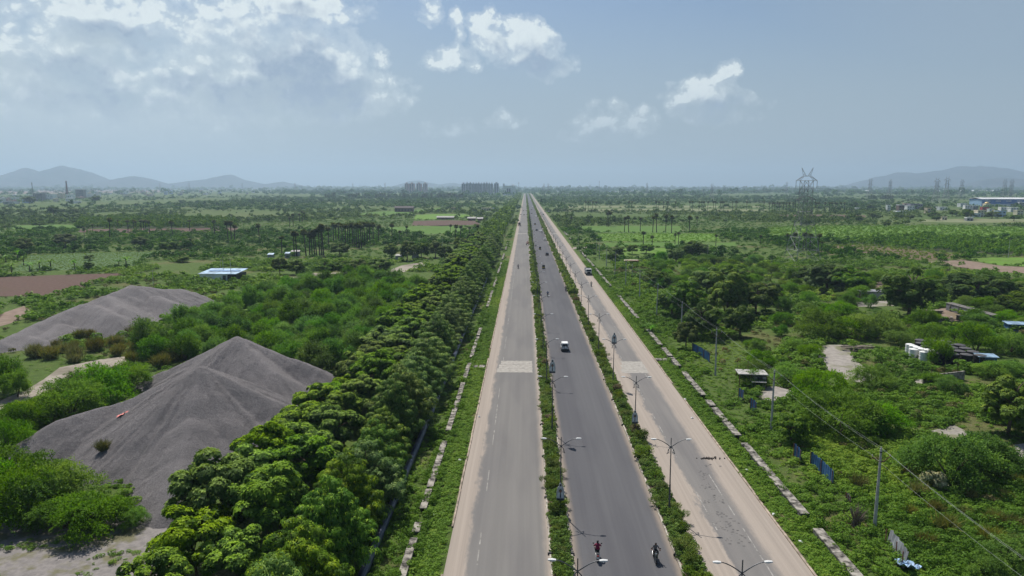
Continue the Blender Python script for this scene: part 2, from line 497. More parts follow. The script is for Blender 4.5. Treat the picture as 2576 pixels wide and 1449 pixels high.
def road_mat(name, base, dark, dust, edges):
    """asphalt with real dust drifted along its edges; edges = [(x_inner, x_full, ragged)]"""
    m, nt, out = new_mat(name)
    tc = nt.n('ShaderNodeTexCoord').outputs['Object']
    s = nt.n('ShaderNodeSeparateXYZ', {0: tc})
    fine = nt.noise(tc, 9.0, 4, 0.7)
    longi = nt.noise(nt.stretch(tc, (1.0, 0.012, 1)), 0.9, 5, 0.6)
    patch = nt.noise(nt.stretch(tc, (0.35, 0.05, 1)), 0.6, 3, 0.5)
    col = nt.mix(nt.smooth(longi, 0.3, 0.72), dark, base)
    col = nt.mix(nt.smooth(patch, 0.42, 0.6), col, nt.mix(1.0, col, (0.88, 0.88, 0.90), 'MULTIPLY'))
    col = nt.mix(nt.math('MULTIPLY', fine, 0.35), col, nt.mix(1.0, col, (0.7, 0.7, 0.7), 'MULTIPLY'))
    rag = nt.noise(nt.stretch(tc, (0.55, 0.16, 1)), 1.0, 6, 0.6)
    rag2 = nt.noise(nt.stretch(tc, (2.5, 0.9, 1)), 1.0, 6, 0.7)
    tot = None
    for x_in, x_full, ragged, soft in edges:
        t = nt.math('MULTIPLY_ADD', nt.math('SUBTRACT', rag, 0.5), ragged * 1.5, s.outputs[0])
        t = nt.math('MULTIPLY_ADD', nt.math('SUBTRACT', rag2, 0.5), ragged * 0.8, t)
        f = nt.smooth(t, x_in, x_in + (x_full - x_in) * soft) if x_full > x_in else nt.smooth(t, x_full + (x_in - x_full) * (1 - soft), x_in, 1.0, 0.0)
        tot = f if tot is None else nt.math('MAXIMUM', tot, f)
    track = nt.noise(nt.stretch(tc, (2.2, 0.02, 1)), 1.0, 5, 0.65)
    dcol = nt.mix(nt.smooth(track, 0.3, 0.7), tuple(c * 0.82 for c in dust), dust)
    dcol = nt.mix(nt.math('MULTIPLY', fine, 0.3), dcol, tuple(c * 0.75 for c in dust))
    col = nt.mix(nt.math('MULTIPLY', tot, nt.smooth(track, 0.05, 0.5, 0.78, 0.97)), col, dcol)
    principled(nt, out, col, 0.92, 0, 0.2, fine, 0.01, 0.4)
    return m
DUST = (0.365, 0.310, 0.262)
rmA = road_mat('old_asphalt_left', (0.200, 0.189, 0.177), (0.172, 0.163, 0.154), DUST, [(-5.3, -7.0, 1.3, 0.45), (1.6, 2.6, 0.5, 1.0)])
rmM = road_mat('dark_asphalt_middle', (0.118, 0.116, 0.121), (0.100, 0.098, 0.104), (0.29, 0.24, 0.195), [(5.7, 4.7, 0.35, 1.0), (13.9, 14.85, 0.35, 1.0)])
rmB = road_mat('old_asphalt_right', (0.215, 0.200, 0.186), (0.180, 0.170, 0.161), DUST, [(20.3, 18.2, 1.9, 0.3), (23.3, 25.4, 0.9, 0.6)])

def strip(name, x0, x1, z, mat, y0=Y0, y1=Y1):
    b = MB(); ysn = [y0, 60, 150, 400, 1000, y1]
    b.add([(x, y, z) for y in ysn for x in (x0, x1)], [(2 * i, 2 * i + 1, 2 * i + 3, 2 * i + 2) for i in range(len(ysn) - 1)])
    return tag(b.build(name, [mat]), kind='structure')
strip('road', XA0, XA1, 0.02, rmA); strip('road', XM0, XM1, 0.02, rmM); strip('road', XB0, XB1, 0.02, rmB)
soil_m = M('median_soil', (0.16, 0.115, 0.08), 0.95, scale=1.2, amt=0.35, bump=0.4)
strip('median', XA1 + 0.2, XM0 - 0.2, 0.10, soil_m); strip('median', XM1 + 0.2, XB0, 0.10, soil_m)
# dusty margin outside the right carriageway kerb and left
kerb_m = M('kerb_concrete', (0.40, 0.36, 0.31), 0.9, scale=0.9, amt=0.3)
kerb_d = M('kerb_dusty', (0.36, 0.29, 0.23), 0.95, scale=0.7, amt=0.3)
def kerb(x, wd, h, mat, breaks=()):
    b = MB(); y = -40.0; rr = random.Random(int(x * 10))
    while y < 3300:
        L = 9.0 if y < 420 else 120.0
        if not any(a < y + L / 2 < c for a, c in breaks):
            dx = rr.uniform(-.03, .03) if y < 420 else 0
            b.box((x + dx, y + L / 2, h / 2), (wd, L - 0.06, h))
        y += L
    return tag(b.build('kerb', [mat]), kind='structure')
kerb(XA0 - 0.12, 0.2, 0.16, kerb_d, breaks=((60, 66), (84, 88), (140, 150)))
kerb(XA1 + 0.10, 0.2, 0.18, kerb_m); kerb(XM0 - 0.10, 0.2, 0.18, kerb_m)
kerb(XM1 + 0.10, 0.2, 0.18, kerb_m); kerb(XB1 + 0.12, 0.22, 0.14, kerb_d, breaks=((112, 122), (136, 140)))

# concrete crossing slabs and far cross strips
slab_m = M('worn_concrete', (0.34, 0.315, 0.28), 0.9, scale=1.5, amt=0.16, bump=0.2)
def ragged_slab(x0, x1, y0, y1, z=0.026, name='road_patch', mat=slab_m, jag=0.25):
    n = 14; rr = random.Random(int(y0 * 7 + x0))
    pts = [(x0 + (x1 - x0) * i / n, y0 + rr.uniform(-jag, jag)) for i in range(n + 1)] + [(x1 + rr.uniform(-jag, 0), y0 + (y1 - y0) * .5)] + [(x1 - (x1 - x0) * i / n, y1 + rr.uniform(-jag, jag)) for i in range(n + 1)] + [(x0 + rr.uniform(0, jag), y0 + (y1 - y0) * .5)]
    b = MB(); b.add([(x, y, z) for x, y in pts], [tuple(range(len(pts)))])
    return tag(b.build(name, [mat]), kind='structure')
yA0 = G(1300, 937)[1]; yA1 = G(1300, 908)[1]
for k in range(3):
    a = yA0 + (yA1 - yA0) * k / 3; c = yA0 + (yA1 - yA0) * (k + 1) / 3
    ragged_slab(-5.6 + 0.3 * k, 1.5, a + 0.02, c - 0.02, jag=0.12)
    ragged_slab(18.9 + 0.4 * k, 24.2, a + 0.02, c - 0.02, jag=0.12)
yq = G(1315, 588)[1]
ragged_slab(XA0 + .5, XA1 - .2, yq - 2.5, yq + 2.5, jag=.6); ragged_slab(XB0 + .6, XB1 - 3, yq - 2.5, yq + 2.5, jag=.6)

# worn lane paint
PAINT = M('worn_paint', (0.275, 0.26, 0.24), 0.9, scale=1.1, amt=.35)
b = MB(); rr = random.Random(4)
for X, ya in ((-4.55, 44), (20.35, 44), (23.2, 44)):
    y = ya
    while y < 420:
        L = rr.uniform(1.5, 7)
        if rr.random() < .55: b.add([(X - .06, y, .0255), (X + .06, y, .0255), (X + .06, y + L, .0255), (X - .06, y + L, .0255)], [(0, 1, 2, 3)])
        y += L + rr.uniform(.3, 3)
tag(b.build('road_marking', [PAINT]), kind='structure')
# ------------------------------------------------------------------ hills
hill_m, hnt, hout = new_mat('scrub_hill')
tcs = hnt.n('ShaderNodeTexCoord').outputs['Object']
hcol = hnt.mix(hnt.smooth(hnt.noise(tcs, 0.008, 6, 0.65), 0.35, 0.65), (0.022, 0.040, 0.034), (0.075, 0.075, 0.068))
principled(hnt, hout, hcol, 0.95, 0, 0.1)
def hills(prof, Y, depth=700, seed=0):
    us = [p[0] for p in prof]; vs_ = [p[1] for p in prof]
    X = [x_at(u, v, Y) for u, v in prof]; Z = [max(0.0, z_at(u, v, Y)) for u, v in prof]
    nx, ny = 260, 31
    gx = np.linspace(X[0], X[-1], nx); h = np.interp(gx, X, Z)
    h = h.max() * (h / h.max()) ** 1.18
    h = h * 1.08 * (1 + (fbm(gx / 180, np.zeros(nx), seed + 2, 4) - .47) * 0.16)
    V = []; F = []
    for j in range(ny):
        t = (j / (ny - 1)) * 2 - 1
        fall = max(0.0, 1 - abs(t) ** 1.25)
        yy = Y + t * depth
        n = fbm(gx / 400, np.full(nx, yy / 400), seed, 5) - 0.5
        hh = h * fall * (1 + n * 1.0 * (1 - fall ** 3)) - (3 if abs(t) > .97 else 0)
        hh = hh + (fbm(gx / 90, np.full(nx, yy / 90), seed + 5, 3) - .5) * 0.12 * h * fall
        hh[0] = -3; hh[-1] = -3
        V += [(gx[i], yy, hh[i]) for i in range(nx)]
    for j in range(ny - 1):
        for i in range(nx - 1):
            a = j * nx + i
            F.append((a, a + 1, a + nx + 1, a + nx))
    me = quad_mesh('hills', V, F, mats=[hill_m], smooth=True)
    return tag(link_mesh('hills', me), kind='structure')
hills([(-160, 466), (-60, 452), (0, 455), (20, 451), (45, 429), (65, 425), (85, 430), (105, 440), (125, 436), (140, 424), (155, 421), (185, 427), (210, 433), (245, 447), (275, 450), (300, 448), (335, 442), (360, 446), (400, 460), (430, 468)], 8600, 900, 3)
hills([(425, 468), (455, 458), (490, 453), (530, 452), (560, 443), (575, 441), (610, 453), (640, 457), (670, 463), (700, 457), (712, 456), (735, 462), (760, 468)], 9600, 900, 9)
hills([(985, 469), (1010, 462), (1030, 457), (1055, 456), (1085, 461), (1105, 463), (1140, 460), (1165, 464), (1200, 461), (1235, 463), (1260, 469)], 10200, 800, 12)
hills([(2095, 469), (2150, 464), (2180, 452), (2200, 444), (2225, 441), (2260, 435), (2300, 436), (2340, 434), (2375, 430), (2400, 425), (2430, 421), (2500, 424), (2545, 427), (2580, 437), (2680, 445), (2800, 468)], 9600, 900, 21)
hills([(2440, 470), (2465, 460), (2490, 451), (2520, 449), (2560, 452), (2620, 450), (2760, 470)], 7400, 600, 33)
# ------------------------------------------------------------------ foliage materials
F_TUFT = foliage('leaves_tufted', (0.019, 0.048, 0.010), (0.056, 0.120, 0.018), (0.20, 0.34, 0.030), 0.30, 0.22)
F_DROOP = foliage('leaves_drooping', (0.020, 0.050, 0.013), (0.075, 0.145, 0.034), (0.20, 0.30, 0.06), 0.30, 0.2)
F_BROAD = foliage('leaves_broad_dark', (0.024, 0.055, 0.012), (0.066, 0.128, 0.025), (0.135, 0.205, 0.036), 0.28, 0.3)
F_THORN = foliage('leaves_feathery', (0.030, 0.080, 0.010), (0.075, 0.165, 0.018), (0.125, 0.235, 0.028), 0.38, 0.28)
F_BUSH = foliage('leaves_bush', (0.030, 0.085, 0.012), (0.070, 0.170, 0.022), (0.125, 0.250, 0.032), 0.38, 0.26)
F_WEED = foliage('leaves_weeds', (0.045, 0.105, 0.016), (0.088, 0.180, 0.022), (0.17, 0.26, 0.04), 0.35, 0.15)
F_DRY = foliage('dry_reeds', (0.060, 0.078, 0.028), (0.110, 0.130, 0.045), (0.26, 0.22, 0.11), 0.25, 0.25)
F_PALM = foliage('palm_fans', (0.024, 0.042, 0.016), (0.055, 0.088, 0.030), (0.12, 0.15, 0.06), 0.15, 0.25)
F_MEDIAN = foliage('oleander_leaves', (0.034, 0.062, 0.015), (0.085, 0.140, 0.031), (0.15, 0.20, 0.055), 0.32, 0.3)
F_FLOWER = foliage('purple_bracts', (0.045, 0.050, 0.025), (0.10, 0.085, 0.065), (0.17, 0.13, 0.115), 0.25, 0.2)
F_FAR = foliage('leaves_far', (0.022, 0.055, 0.012), (0.060, 0.135, 0.022), (0.14, 0.22, 0.036), 0.30, 0.0)
F_WHITE = foliage('white_blossom', (0.09, 0.14, 0.05), (0.25, 0.28, 0.17), (0.50, 0.52, 0.42), 0.25, 0.1)
BARK = M('bark', (0.115, 0.085, 0.06), 0.95, scale=6, amt=0.4, bump=0.5)
BARK_D = M('palm_bark', (0.055, 0.045, 0.038), 0.95, scale=5, amt=0.4, bump=0.5)

def nrm(a): return a / np.maximum(np.linalg.norm(a, axis=1, keepdims=True), 1e-9)

def leaves(base, dirs, nors, L, W, bend=0.25):
    """rhombic leaves: base point, direction, normal, length, width (arrays) -> verts, quads"""
    n = len(base)
    d = nrm(dirs); s = nrm(np.cross(d, nors)); nn = np.cross(s, d)
    L = np.broadcast_to(np.asarray(L, float), (n,))[:, None]; W = np.broadcast_to(np.asarray(W, float), (n,))[:, None]
    mid = base + d * L * 0.45 + nn * L * 0.10
    tip = base + d * L - nn * L * bend
    V = np.empty((n, 4, 3)); V[:, 0] = base; V[:, 1] = mid + s * W * .5; V[:, 2] = tip; V[:, 3] = mid - s * W * .5
    return V.reshape(-1, 3), np.arange(n * 4).reshape(-1, 4)

def lumps_on(rng, n, R, H, z0, size=(0.32, 0.5), low=-0.35):
    out = []
    while len(out) < n:
        d = rng.normal(size=3); d /= np.linalg.norm(d)
        if d[2] < low: continue
        k = rng.uniform(0.45, 0.80)
        out.append((d[0] * R * k, d[1] * R * k, z0 + d[2] * H * k, R * rng.uniform(*size)))
    return np.array(out)

LIDX = [None]
def shell_points(rng, lumps, n, flat=0.75, low=-0.35):
    """points on the outer skin of a union of lumps, with the outward direction"""
    P = []; N = []; LI = []
    w = lumps[:, 3] ** 2; w = w / w.sum()
    got = 0
    while got < n:
        m = n * 3
        idx = rng.choice(len(lumps), m, p=w)
        d = nrm(rng.normal(size=(m, 3)))
        d = d[:]; ok = d[:, 2] > low
        p = lumps[idx, :3] + d * lumps[idx, 3:4] * np.array([1, 1, flat]) * rng.uniform(0.82, 1.05, (m, 1))
        for j in range(len(lumps)):
            q = (p - lumps[j, :3]) / np.array([1, 1, flat])
            ok &= (np.linalg.norm(q, axis=1) > lumps[j, 3] * 0.80) | (idx == j)
        p = p[ok]; d = d[ok]
        P.append(p); N.append(d); LI.append(idx[ok]); got += len(p)
    LIDX[0] = np.concatenate(LI)[:n]
    return np.concatenate(P)[:n], np.concatenate(N)[:n]

def whorl_crown(rng, lumps, n_wh, per, L, W, tip_share, droop, flat=0.75, upbias=0.6, inner=0.15, zc=0):
    P, N = shell_points(rng, lumps, n_wh, flat)
    ax = nrm(N + np.array([0, 0, upbias]))
    ref = nrm(rng.normal(size=(n_wh, 3)))
    a = nrm(np.cross(ax, ref)); b = np.cross(ax, a)
    ang = (np.arange(per)[None, :] * 2 * np.pi / per + rng.uniform(0, 6.28, (n_wh, 1))) + rng.normal(0, .25, (n_wh, per))
    D = a[:, None] * np.cos(ang)[..., None] + b[:, None] * np.sin(ang)[..., None] + ax[:, None] * rng.uniform(-droop * .4, 0.65 - droop * .3, (n_wh, per))[..., None]
    D = D.reshape(-1, 3)
    B = np.repeat(P, per, 0) + rng.normal(0, .03, (n_wh * per, 3))
    A = np.repeat(ax, per, 0)
    k = len(B)
    LL = L * rng.uniform(.75, 1.25, k)
    V, Fq = leaves(B, D, A, LL, W * rng.uniform(.8, 1.2, k), bend=0.12 + droop * .35)
    # young pale growth sits on the outermost twigs
    up = N[:, 2] + rng.normal(0, .25, n_wh)
    t = np.clip(rng.normal(.42, .12, n_wh) + rng.normal(0, .14, len(lumps))[LIDX[0]], 0, .7)
    t[up > np.quantile(up, 1 - tip_share)] = rng.uniform(.75, 1.0, int((up > np.quantile(up, 1 - tip_share)).sum()))
    T = np.repeat(t, per) + rng.normal(0, .06, k)
    return V, Fq, np.repeat(np.clip(T, 0, 1), 4)

def spray_crown(rng, lumps, n_sp, per, length, leaf, flat=0.55, tipshare=0.25, arch=0.6, upbias=0.5):
    """feathery sprays: arching twigs with small leaflets along them"""
    P, N = shell_points(rng, lumps, n_sp, flat)
    li = LIDX[0]
    out = nrm(P * np.array([1, 1, 0]) + 1e-6)
    D0 = nrm(out * .7 + N * .6 + np.array([0, 0, upbias]) + rng.normal(0, .3, (n_sp, 3)))
    LL = length * rng.uniform(.6, 1.3, n_sp)
    t = np.linspace(0.05, 1, per)[None, :]
    C = P[:, None] - D0[:, None] * (LL[:, None, None] * .35) + D0[:, None] * (LL[:, None] * t)[..., None]
    C[..., 2] -= (LL[:, None] * arch * t ** 2)
    B = C.reshape(-1, 3) + rng.normal(0, leaf * .35, (n_sp * per, 3))
    k = len(B)
    Dl = np.repeat(D0, per, 0) + rng.normal(0, .8, (k, 3)); Dl[:, 2] -= .2
    Nn = np.array([0, 0, 1.0]) + np.repeat(N, per, 0) * .5 + rng.normal(0, .45, (k, 3))
    V, Fq = leaves(B, Dl, Nn, leaf * rng.uniform(.7, 1.4, k), leaf * .5 * rng.uniform(.7, 1.3, k), .15)
    tt = np.clip(rng.normal(.5, .12, n_sp) + rng.normal(0, .22, len(lumps))[li], 0, 1)
    tt[rng.random(n_sp) < tipshare] += .3
    T = np.repeat(np.clip(tt, 0, 1), per) + rng.normal(0, .08, k)
    return V, Fq, np.repeat(np.clip(T, 0, 1), 4)

def limbs(mb, rng, top, R, r0, n=5, lean=0.1, start=0.45):
    tx, ty = rng.normal(0, lean, 2) * top
    pts = [(0, 0, -0.15), (tx * .3, ty * .3, top * .3), (tx * .7, ty * .7, top * .65), (tx, ty, top)]
    mb.tube(pts, [r0, r0 * .8, r0 * .55, r0 * .25], 7)
    for i in range(n):
        z = top * rng.uniform(start, .85); k = z / top
        a = 2 * math.pi * (i + rng.uniform(-.3, .3)) / n
        ln = R * rng.uniform(.5, .8)
        b = (tx * k, ty * k, z)
        mb.tube([b, (b[0] + math.cos(a) * ln * .5, b[1] + math.sin(a) * ln * .5, z + ln * .32), (b[0] + math.cos(a) * ln, b[1] + math.sin(a) * ln, z + ln * .45)], [r0 * .45, r0 * .3, r0 * .1], 5)

PROTO = {}
def proto_tree(kind, crown_arr, trunk_mb, leaf_mat, bark=BARK, crown='crown', trunk='trunk'):
    V, Fq, T = crown_arr
    cm = quad_mesh(crown, V, Fq, T, [leaf_mat])
    tm = trunk_mb.mesh(trunk, bark)
    PROTO.setdefault(kind, []).append((cm, tm, crown, trunk))

def place(kind, name, x, y, scale=1.0, z=0.0, rz=None, variant=None, squash=1.0):
    ps = PROTO[kind]
    cm, tm, cn, tn = ps[variant if variant is not None else random.randrange(len(ps))]
    s = (scale, scale, scale * squash)
    o = empty(name, (x, y, z), random.uniform(0, 6.28) if rz is None else rz, s)
    link_mesh(tn, tm, o); link_mesh(cn, cm, o)
    return o

# roadside trees: two species, about 7 m
for k in range(6):
    r = np.random.default_rng(100 + k)
    lp = lumps_on(r, 40, 4.1, 3.6, 4.4, (0.15, 0.27), -0.5)
    mb = MB(); limbs(mb, r, 5.5, 3.4, 0.16, 6)
    proto_tree('tufted', whorl_crown(r, lp, 2100, 7, 0.31, 0.17, 0.26, 0.25, 0.55, 0.9), mb, F_TUFT)
for k in range(6):
    r = np.random.default_rng(200 + k)
    # tiers of drooping boughs
    L_ = []
    for tier, (z, R) in enumerate(((1.8, 4.3), (2.9, 4.4), (4.0, 3.9), (5.0, 3.2), (6.0, 2.3), (6.8, 1.5), (7.5, .5))):
        m = max(2, int(R * 2.5))
        for i in range(m):
            a = 2 * math.pi * (i + r.uniform(-.3, .3)) / m
            q = R * r.uniform(.72, 1.0)
            L_.append((math.cos(a) * q, math.sin(a) * q, z + r.uniform(-.35, .35), r.uniform(.6, .95)))
            if q > 1.6: L_.append((math.cos(a) * q * .62, math.sin(a) * q * .62, z + .28, r.uniform(.7, 1.0)))
            if q > 3: L_.append((math.cos(a) * q * .3, math.sin(a) * q * .3, z + .45, 1.0))
    mb = MB(); limbs(mb, r, 7.0, 3.2, 0.15, 9, 0.03, .3)
    proto_tree('drooping', whorl_crown(r, np.array(L_), 2500, 7, 0.36, 0.12, 0.18, 0.9, 0.30, 1.0), mb, F_DROOP)
# big dark spreading trees, about 10 m
for k in range(5):
    r = np.random.default_rng(300 + k)
    lp = lumps_on(r, 42, 5.4, 4.4, 5.0, (0.14, 0.27), -0.8)
    mb = MB(); limbs(mb, r, 7.2, 5.0, 0.3, 7, .06, .35)
    proto_tree('broad', whorl_crown(r, lp, 1700, 7, 0.42, 0.22, 0.12, 0.35, 0.75, 0.6), mb, F_BROAD)
# feathery thorn bushes, about 6 m wide and 3 m high
for k in range(6):
    r = np.random.default_rng(400 + k)
    lp = lumps_on(r, 20, 3.2, 1.75, 1.35, (0.18, 0.36), -0.55)
    mb = MB()
    for i in range(5):
        a = r.uniform(0, 6.28); q = r.uniform(1, 2.2)
        mb.tube([(0, 0, -.1), (math.cos(a) * q * .4, math.sin(a) * q * .4, .9), (math.cos(a) * q, math.sin(a) * q, 1.9)], [.08, .06, .02], 5)
    proto_tree('thorn', spray_crown(r, lp, 800, 14, 1.15, 0.17, 0.5, .3, .45), mb, F_THORN, trunk='stem')
# leafy bushes, about 5 m wide and 3.4 m high
for k in range(6):
    r = np.random.default_rng(500 + k)
    lp = lumps_on(r, 17, 2.6, 2.1, 1.7, (0.18, 0.36), -0.6)
    mb = MB()
    for i in range(4):
        a = r.uniform(0, 6.28); q = r.uniform(.6, 1.5)
        mb.tube([(0, 0, -.1), (math.cos(a) * q * .4, math.sin(a) * q * .4, 1.1), (math.cos(a) * q, math.sin(a) * q, 2.4)], [.09, .06, .02], 5)
    proto_tree('bush', spray_crown(r, lp, 700, 12, 0.95, 0.20, 0.85, .35, .05, 1.1), mb, F_BUSH, trunk='stem')
# dry reed tufts
for k in range(3):
    r = np.random.default_rng(600 + k)
    n = 420
    b = np.c_[r.normal(0, .28, n), r.normal(0, .28, n), np.zeros(n)]
    d = np.c_[r.normal(0, .38, n), r.normal(0, .38, n), np.ones(n)]
    V, Fq = leaves(b, d, nrm(r.normal(size=(n, 3))), r.uniform(.9, 2.0, n), .09, .25)
    mb = MB(); mb.lathe([(.35, -.05), (.3, .15), (.05, .25)], seg=8)
    proto_tree('reed', (V, Fq, np.repeat(np.clip(r.normal(.55, .2, n), 0, 1), 4)), mb, F_DRY, crown='blades', trunk='root_clump')
# white flowering shrub
r = np.random.default_rng(650)
mb = MB(); mb.tube([(0, 0, -.1), (.2, .1, .8), (.3, .2, 1.5)], [.06, .05, .02], 5)
cr = whorl_crown(r, lumps_on(r, 9, 1.6, 1.2, 1.2, (.3, .45)), 420, 6, .28, .16, .42, .2)
proto_tree('blossom', cr, mb, F_WHITE, trunk='stem')
# bare twiggy bush
BARE = M('dry_twigs', (0.20, 0.15, 0.125), 0.95, scale=8, amt=.3)
# palmyra palms, 12 m
for k in range(5):
    r = np.random.default_rng(700 + k)
    Vs = []; Fs = []; Ts = []; o_ = 0
    H = 11.5; lean = r.normal(0, .5, 2)
    top = np.array([lean[0], lean[1], H])
    for i in range(34):
        el_ = r.uniform(-0.9, 1.35); a = i * 2.4 + r.uniform(-.3, .3)
        d = np.array([math.cos(a) * math.cos(el_), math.sin(a) * math.cos(el_), math.sin(el_)])
        side = np.cross(d, [0, 0, 1.0]); side /= np.linalg.norm(side) + 1e-9
        hub = top + d * r.uniform(.7, 1.05)
        nf = 9
        an = np.linspace(-1.75, 1.75, nf)
        dd = d[None] * np.cos(an)[:, None] + side[None] * np.sin(an)[:, None]
        dd[:, 2] -= .12
        V, Fq = leaves(np.repeat(hub[None], nf, 0), dd, np.repeat(np.cross(side, d)[None], nf, 0), .95 * r.uniform(.85, 1.15), .36, .18)
        Vs.append(V); Fs.append(Fq + o_); o_ += len(V)
        Ts.append(np.full(len(V), np.clip(.5 + .35 * math.sin(el_) + r.normal(0, .12), 0, 1)))
    mb = MB()
    mb.tube([(0, 0, -.2), (lean[0] * .1, lean[1] * .1, 1.2), (lean[0] * .55, lean[1] * .55, H * .55), (lean[0], lean[1], H + .3)], [.36, .24, .2, .22], 8)
    for i in range(14):
        a = i * 2.4; e2 = r.uniform(-.5, 1.1)
        mb.tube([(lean[0], lean[1], H), (lean[0] + math.cos(a) * .95 * math.cos(e2), lean[1] + math.sin(a) * .95 * math.cos(e2), H + math.sin(e2) * .95)], [.05, .03], 4)
    proto_tree('palm', (np.concatenate(Vs), np.concatenate(Fs), np.concatenate(Ts)), mb, F_PALM, BARK_D)
# banana plants
for k in range(2):
    r = np.random.default_rng(750 + k)
    n = 12; b = np.tile([[0, 0, 1.9]], (n, 1)) + r.normal(0, .1, (n, 3)); a = np.arange(n) * 2.4
    d = np.c_[np.cos(a), np.sin(a), r.uniform(.3, 1.4, n)]
    V, Fq = leaves(b, d, np.tile([[0, 0, 1.0]], (n, 1)) + .1, r.uniform(1.6, 2.3, n), .62, .5)
    mb = MB(); mb.tube([(0, 0, -.1), (0, 0, 1.2), (.03, 0, 2.0)], [.17, .14, .09], 8)
    proto_tree('banana', (V, Fq, np.repeat(r.uniform(.45, .9, n), 4)), mb, F_BUSH, trunk='stem', crown='leaves')
# slender columnar tree (far rows)
for k in range(3):
    r = np.random.default_rng(780 + k)
    lp = np.array([(r.normal(0, .5), r.normal(0, .5), z, r.uniform(1.2, 2.0)) for z in np.linspace(3, 12.5, 9)])
    mb = MB(); mb.tube([(0, 0, -.2), (0, 0, 12)], [.3, .05], 6)
    proto_tree('column', whorl_crown(r, lp, 320, 5, .8, .5, .05, .4), mb, F_BROAD)
# median shrubs, 1.6 m
for k in range(5):
    r = np.random.default_rng(800 + k)
    lp = np.array([(r.normal(0, .45), r.normal(0, .45), r.uniform(.5, 1.25), r.uniform(.35, .55)) for _ in range(7)])
    mb = MB()
    for i in range(3): mb.tube([(0, 0, -.05), (r.normal(0, .15), r.normal(0, .15), .6), (r.normal(0, .4), r.normal(0, .4), 1.3)], [.035, .03, .01], 4)
    proto_tree('median', spray_crown(r, lp, 170, 8, .55, .17, .9, .3, .1, 1.3), mb, F_MEDIAN if k < 4 else F_FLOWER, trunk='stem')

# ---- light-weight versions for the far plain (one merged object each)
def low_blob(rng, lumps, n, L, W, flat=.75):
    P, N = shell_points(rng, lumps, n, flat)
    d = nrm(np.cross(N, rng.normal(size=(n, 3)))) + N * .25
    V, Fq = leaves(P - d * L * .4, d, N + rng.normal(0, .35, (n, 3)) + np.array([0, 0, .3]), L * rng.uniform(.7, 1.3, n), W * rng.uniform(.7, 1.3, n), .1)
    return V, np.clip(rng.normal(.45, .16, n), 0, 1)
FARV = []
for k in range(8):
    r = np.random.default_rng(900 + k)
    if k < 5: lp = lumps_on(r, 8, 1.0, .55, .42, (.34, .5), -.15)
    else: lp = lumps_on(r, 8, 1.0, .95, 1.0, (.34, .5), -.4)
    FARV.append([low_blob(r, lp, n, s, s * .75) for n, s in ((190, .24), (90, .36), (40, .58))])

def merged(name, xs, ys, sizes, mat, lod, variants=None, tint_shift=None, zs=None, squash=None):
    n = len(xs); Vs = []; Ts = []
    var = RNG.integers(0, 8, n) if variants is None else variants
    for k in range(8):
        for l in range(3):
            idx = np.where((var == k) & (lod == l))[0]
            if not len(idx): continue
            V, T = FARV[k][l]
            a = RNG.uniform(0, 6.28, len(idx)); c, s = np.cos(a)[:, None], np.sin(a)[:, None]
            sz = sizes[idx][:, None]; sq = (RNG.uniform(.8, 1.2, len(idx)) if squash is None else squash[idx])[:, None]
            X = (V[None, :, 0] * c - V[None, :, 1] * s) * sz + xs[idx][:, None]
            Y = (V[None, :, 0] * s + V[None, :, 1] * c) * sz + ys[idx][:, None]
            Z = V[None, :, 2] * sz * sq + (0 if zs is None else zs[idx][:, None])
            Vs.append(np.stack([X, Y, Z], -1).reshape(-1, 3))
            sh = RNG.normal(0, .16, len(idx)) if tint_shift is None else tint_shift[idx]
            Ts.append(np.repeat(np.clip(T[None] + sh[:, None], 0, 1), 4, axis=1).reshape(-1))
    V = np.concatenate(Vs); F = np.arange(len(V)).reshape(-1, 4)
    return link_mesh(name, quad_mesh(name, V, F, np.concatenate(Ts), [mat]))
PG = lambda pts: [G(u, v) for u, v in pts]
BLOCK = []      # ground polygons kept free of wild growth
def sheet(name, poly, z, mat, block=True):
    b = MB(); b.add([(x, y, z) for x, y in poly], [tuple(range(len(poly)))])
    if block: BLOCK.append(poly)
    return tag(b.build(name, [mat]), kind='structure')

def patch_mat(name, c1, c2, c3, s1=0.5, s2=0.06, rows=None):
    m, nt, out = new_mat(name)
    tc = nt.n('ShaderNodeTexCoord').outputs['Object']
    a = nt.noise(tc, s1, 7, 0.65); b = nt.noise(tc, s2, 4, 0.6)
    col = nt.mix(nt.smooth(a, 0.35, 0.65), c1, c2)
    col = nt.mix(nt.math('MULTIPLY', nt.smooth(b, 0.48, 0.62), 0.75), col, c3)
    if rows:
        ang, per = rows
        rot = nt.n('ShaderNodeMapping', {0: tc}); rot.inputs['Rotation'].default_value = (0, 0, ang)
        wv = nt.n('ShaderNodeTexWave', {'Vector': rot.outputs[0], 'Scale': 0.314 / per * 1.0, 'Distortion': 0.6, 'Detail': 2.0})
        col = nt.mix(nt.math('MULTIPLY', wv.outputs[1], 0.5), col, nt.mix(1.0, col, (0.62, 0.6, 0.6), 'MULTIPLY'))
    principled(nt, out, col, 0.95, 0, 0.1, a, 0.15, 0.5)
    return m
f_plough = patch_mat('ploughed_soil', (0.105, 0.066, 0.052), (0.15, 0.098, 0.078), (0.12, 0.085, 0.06), 0.9, 0.05, rows=(0.3, 2.2))
f_green = patch_mat('paddy_green', (0.075, 0.150, 0.026), (0.105, 0.185, 0.034), (0.09, 0.14, 0.035), 0.25, 0.03)
f_maize = patch_mat('maize_field', (0.105, 0.175, 0.075), (0.13, 0.205, 0.09), (0.11, 0.165, 0.075), 0.5, 0.05, rows=(0.25, 2.4))
f_bright = patch_mat('bright_crop', (0.095, 0.19, 0.026), (0.145, 0.24, 0.040), (0.11, 0.17, 0.035), 0.4, 0.04)
f_pale = patch_mat('pale_field', (0.16, 0.19, 0.09), (0.21, 0.22, 0.12), (0.17, 0.17, 0.09), 0.1, 0.02)
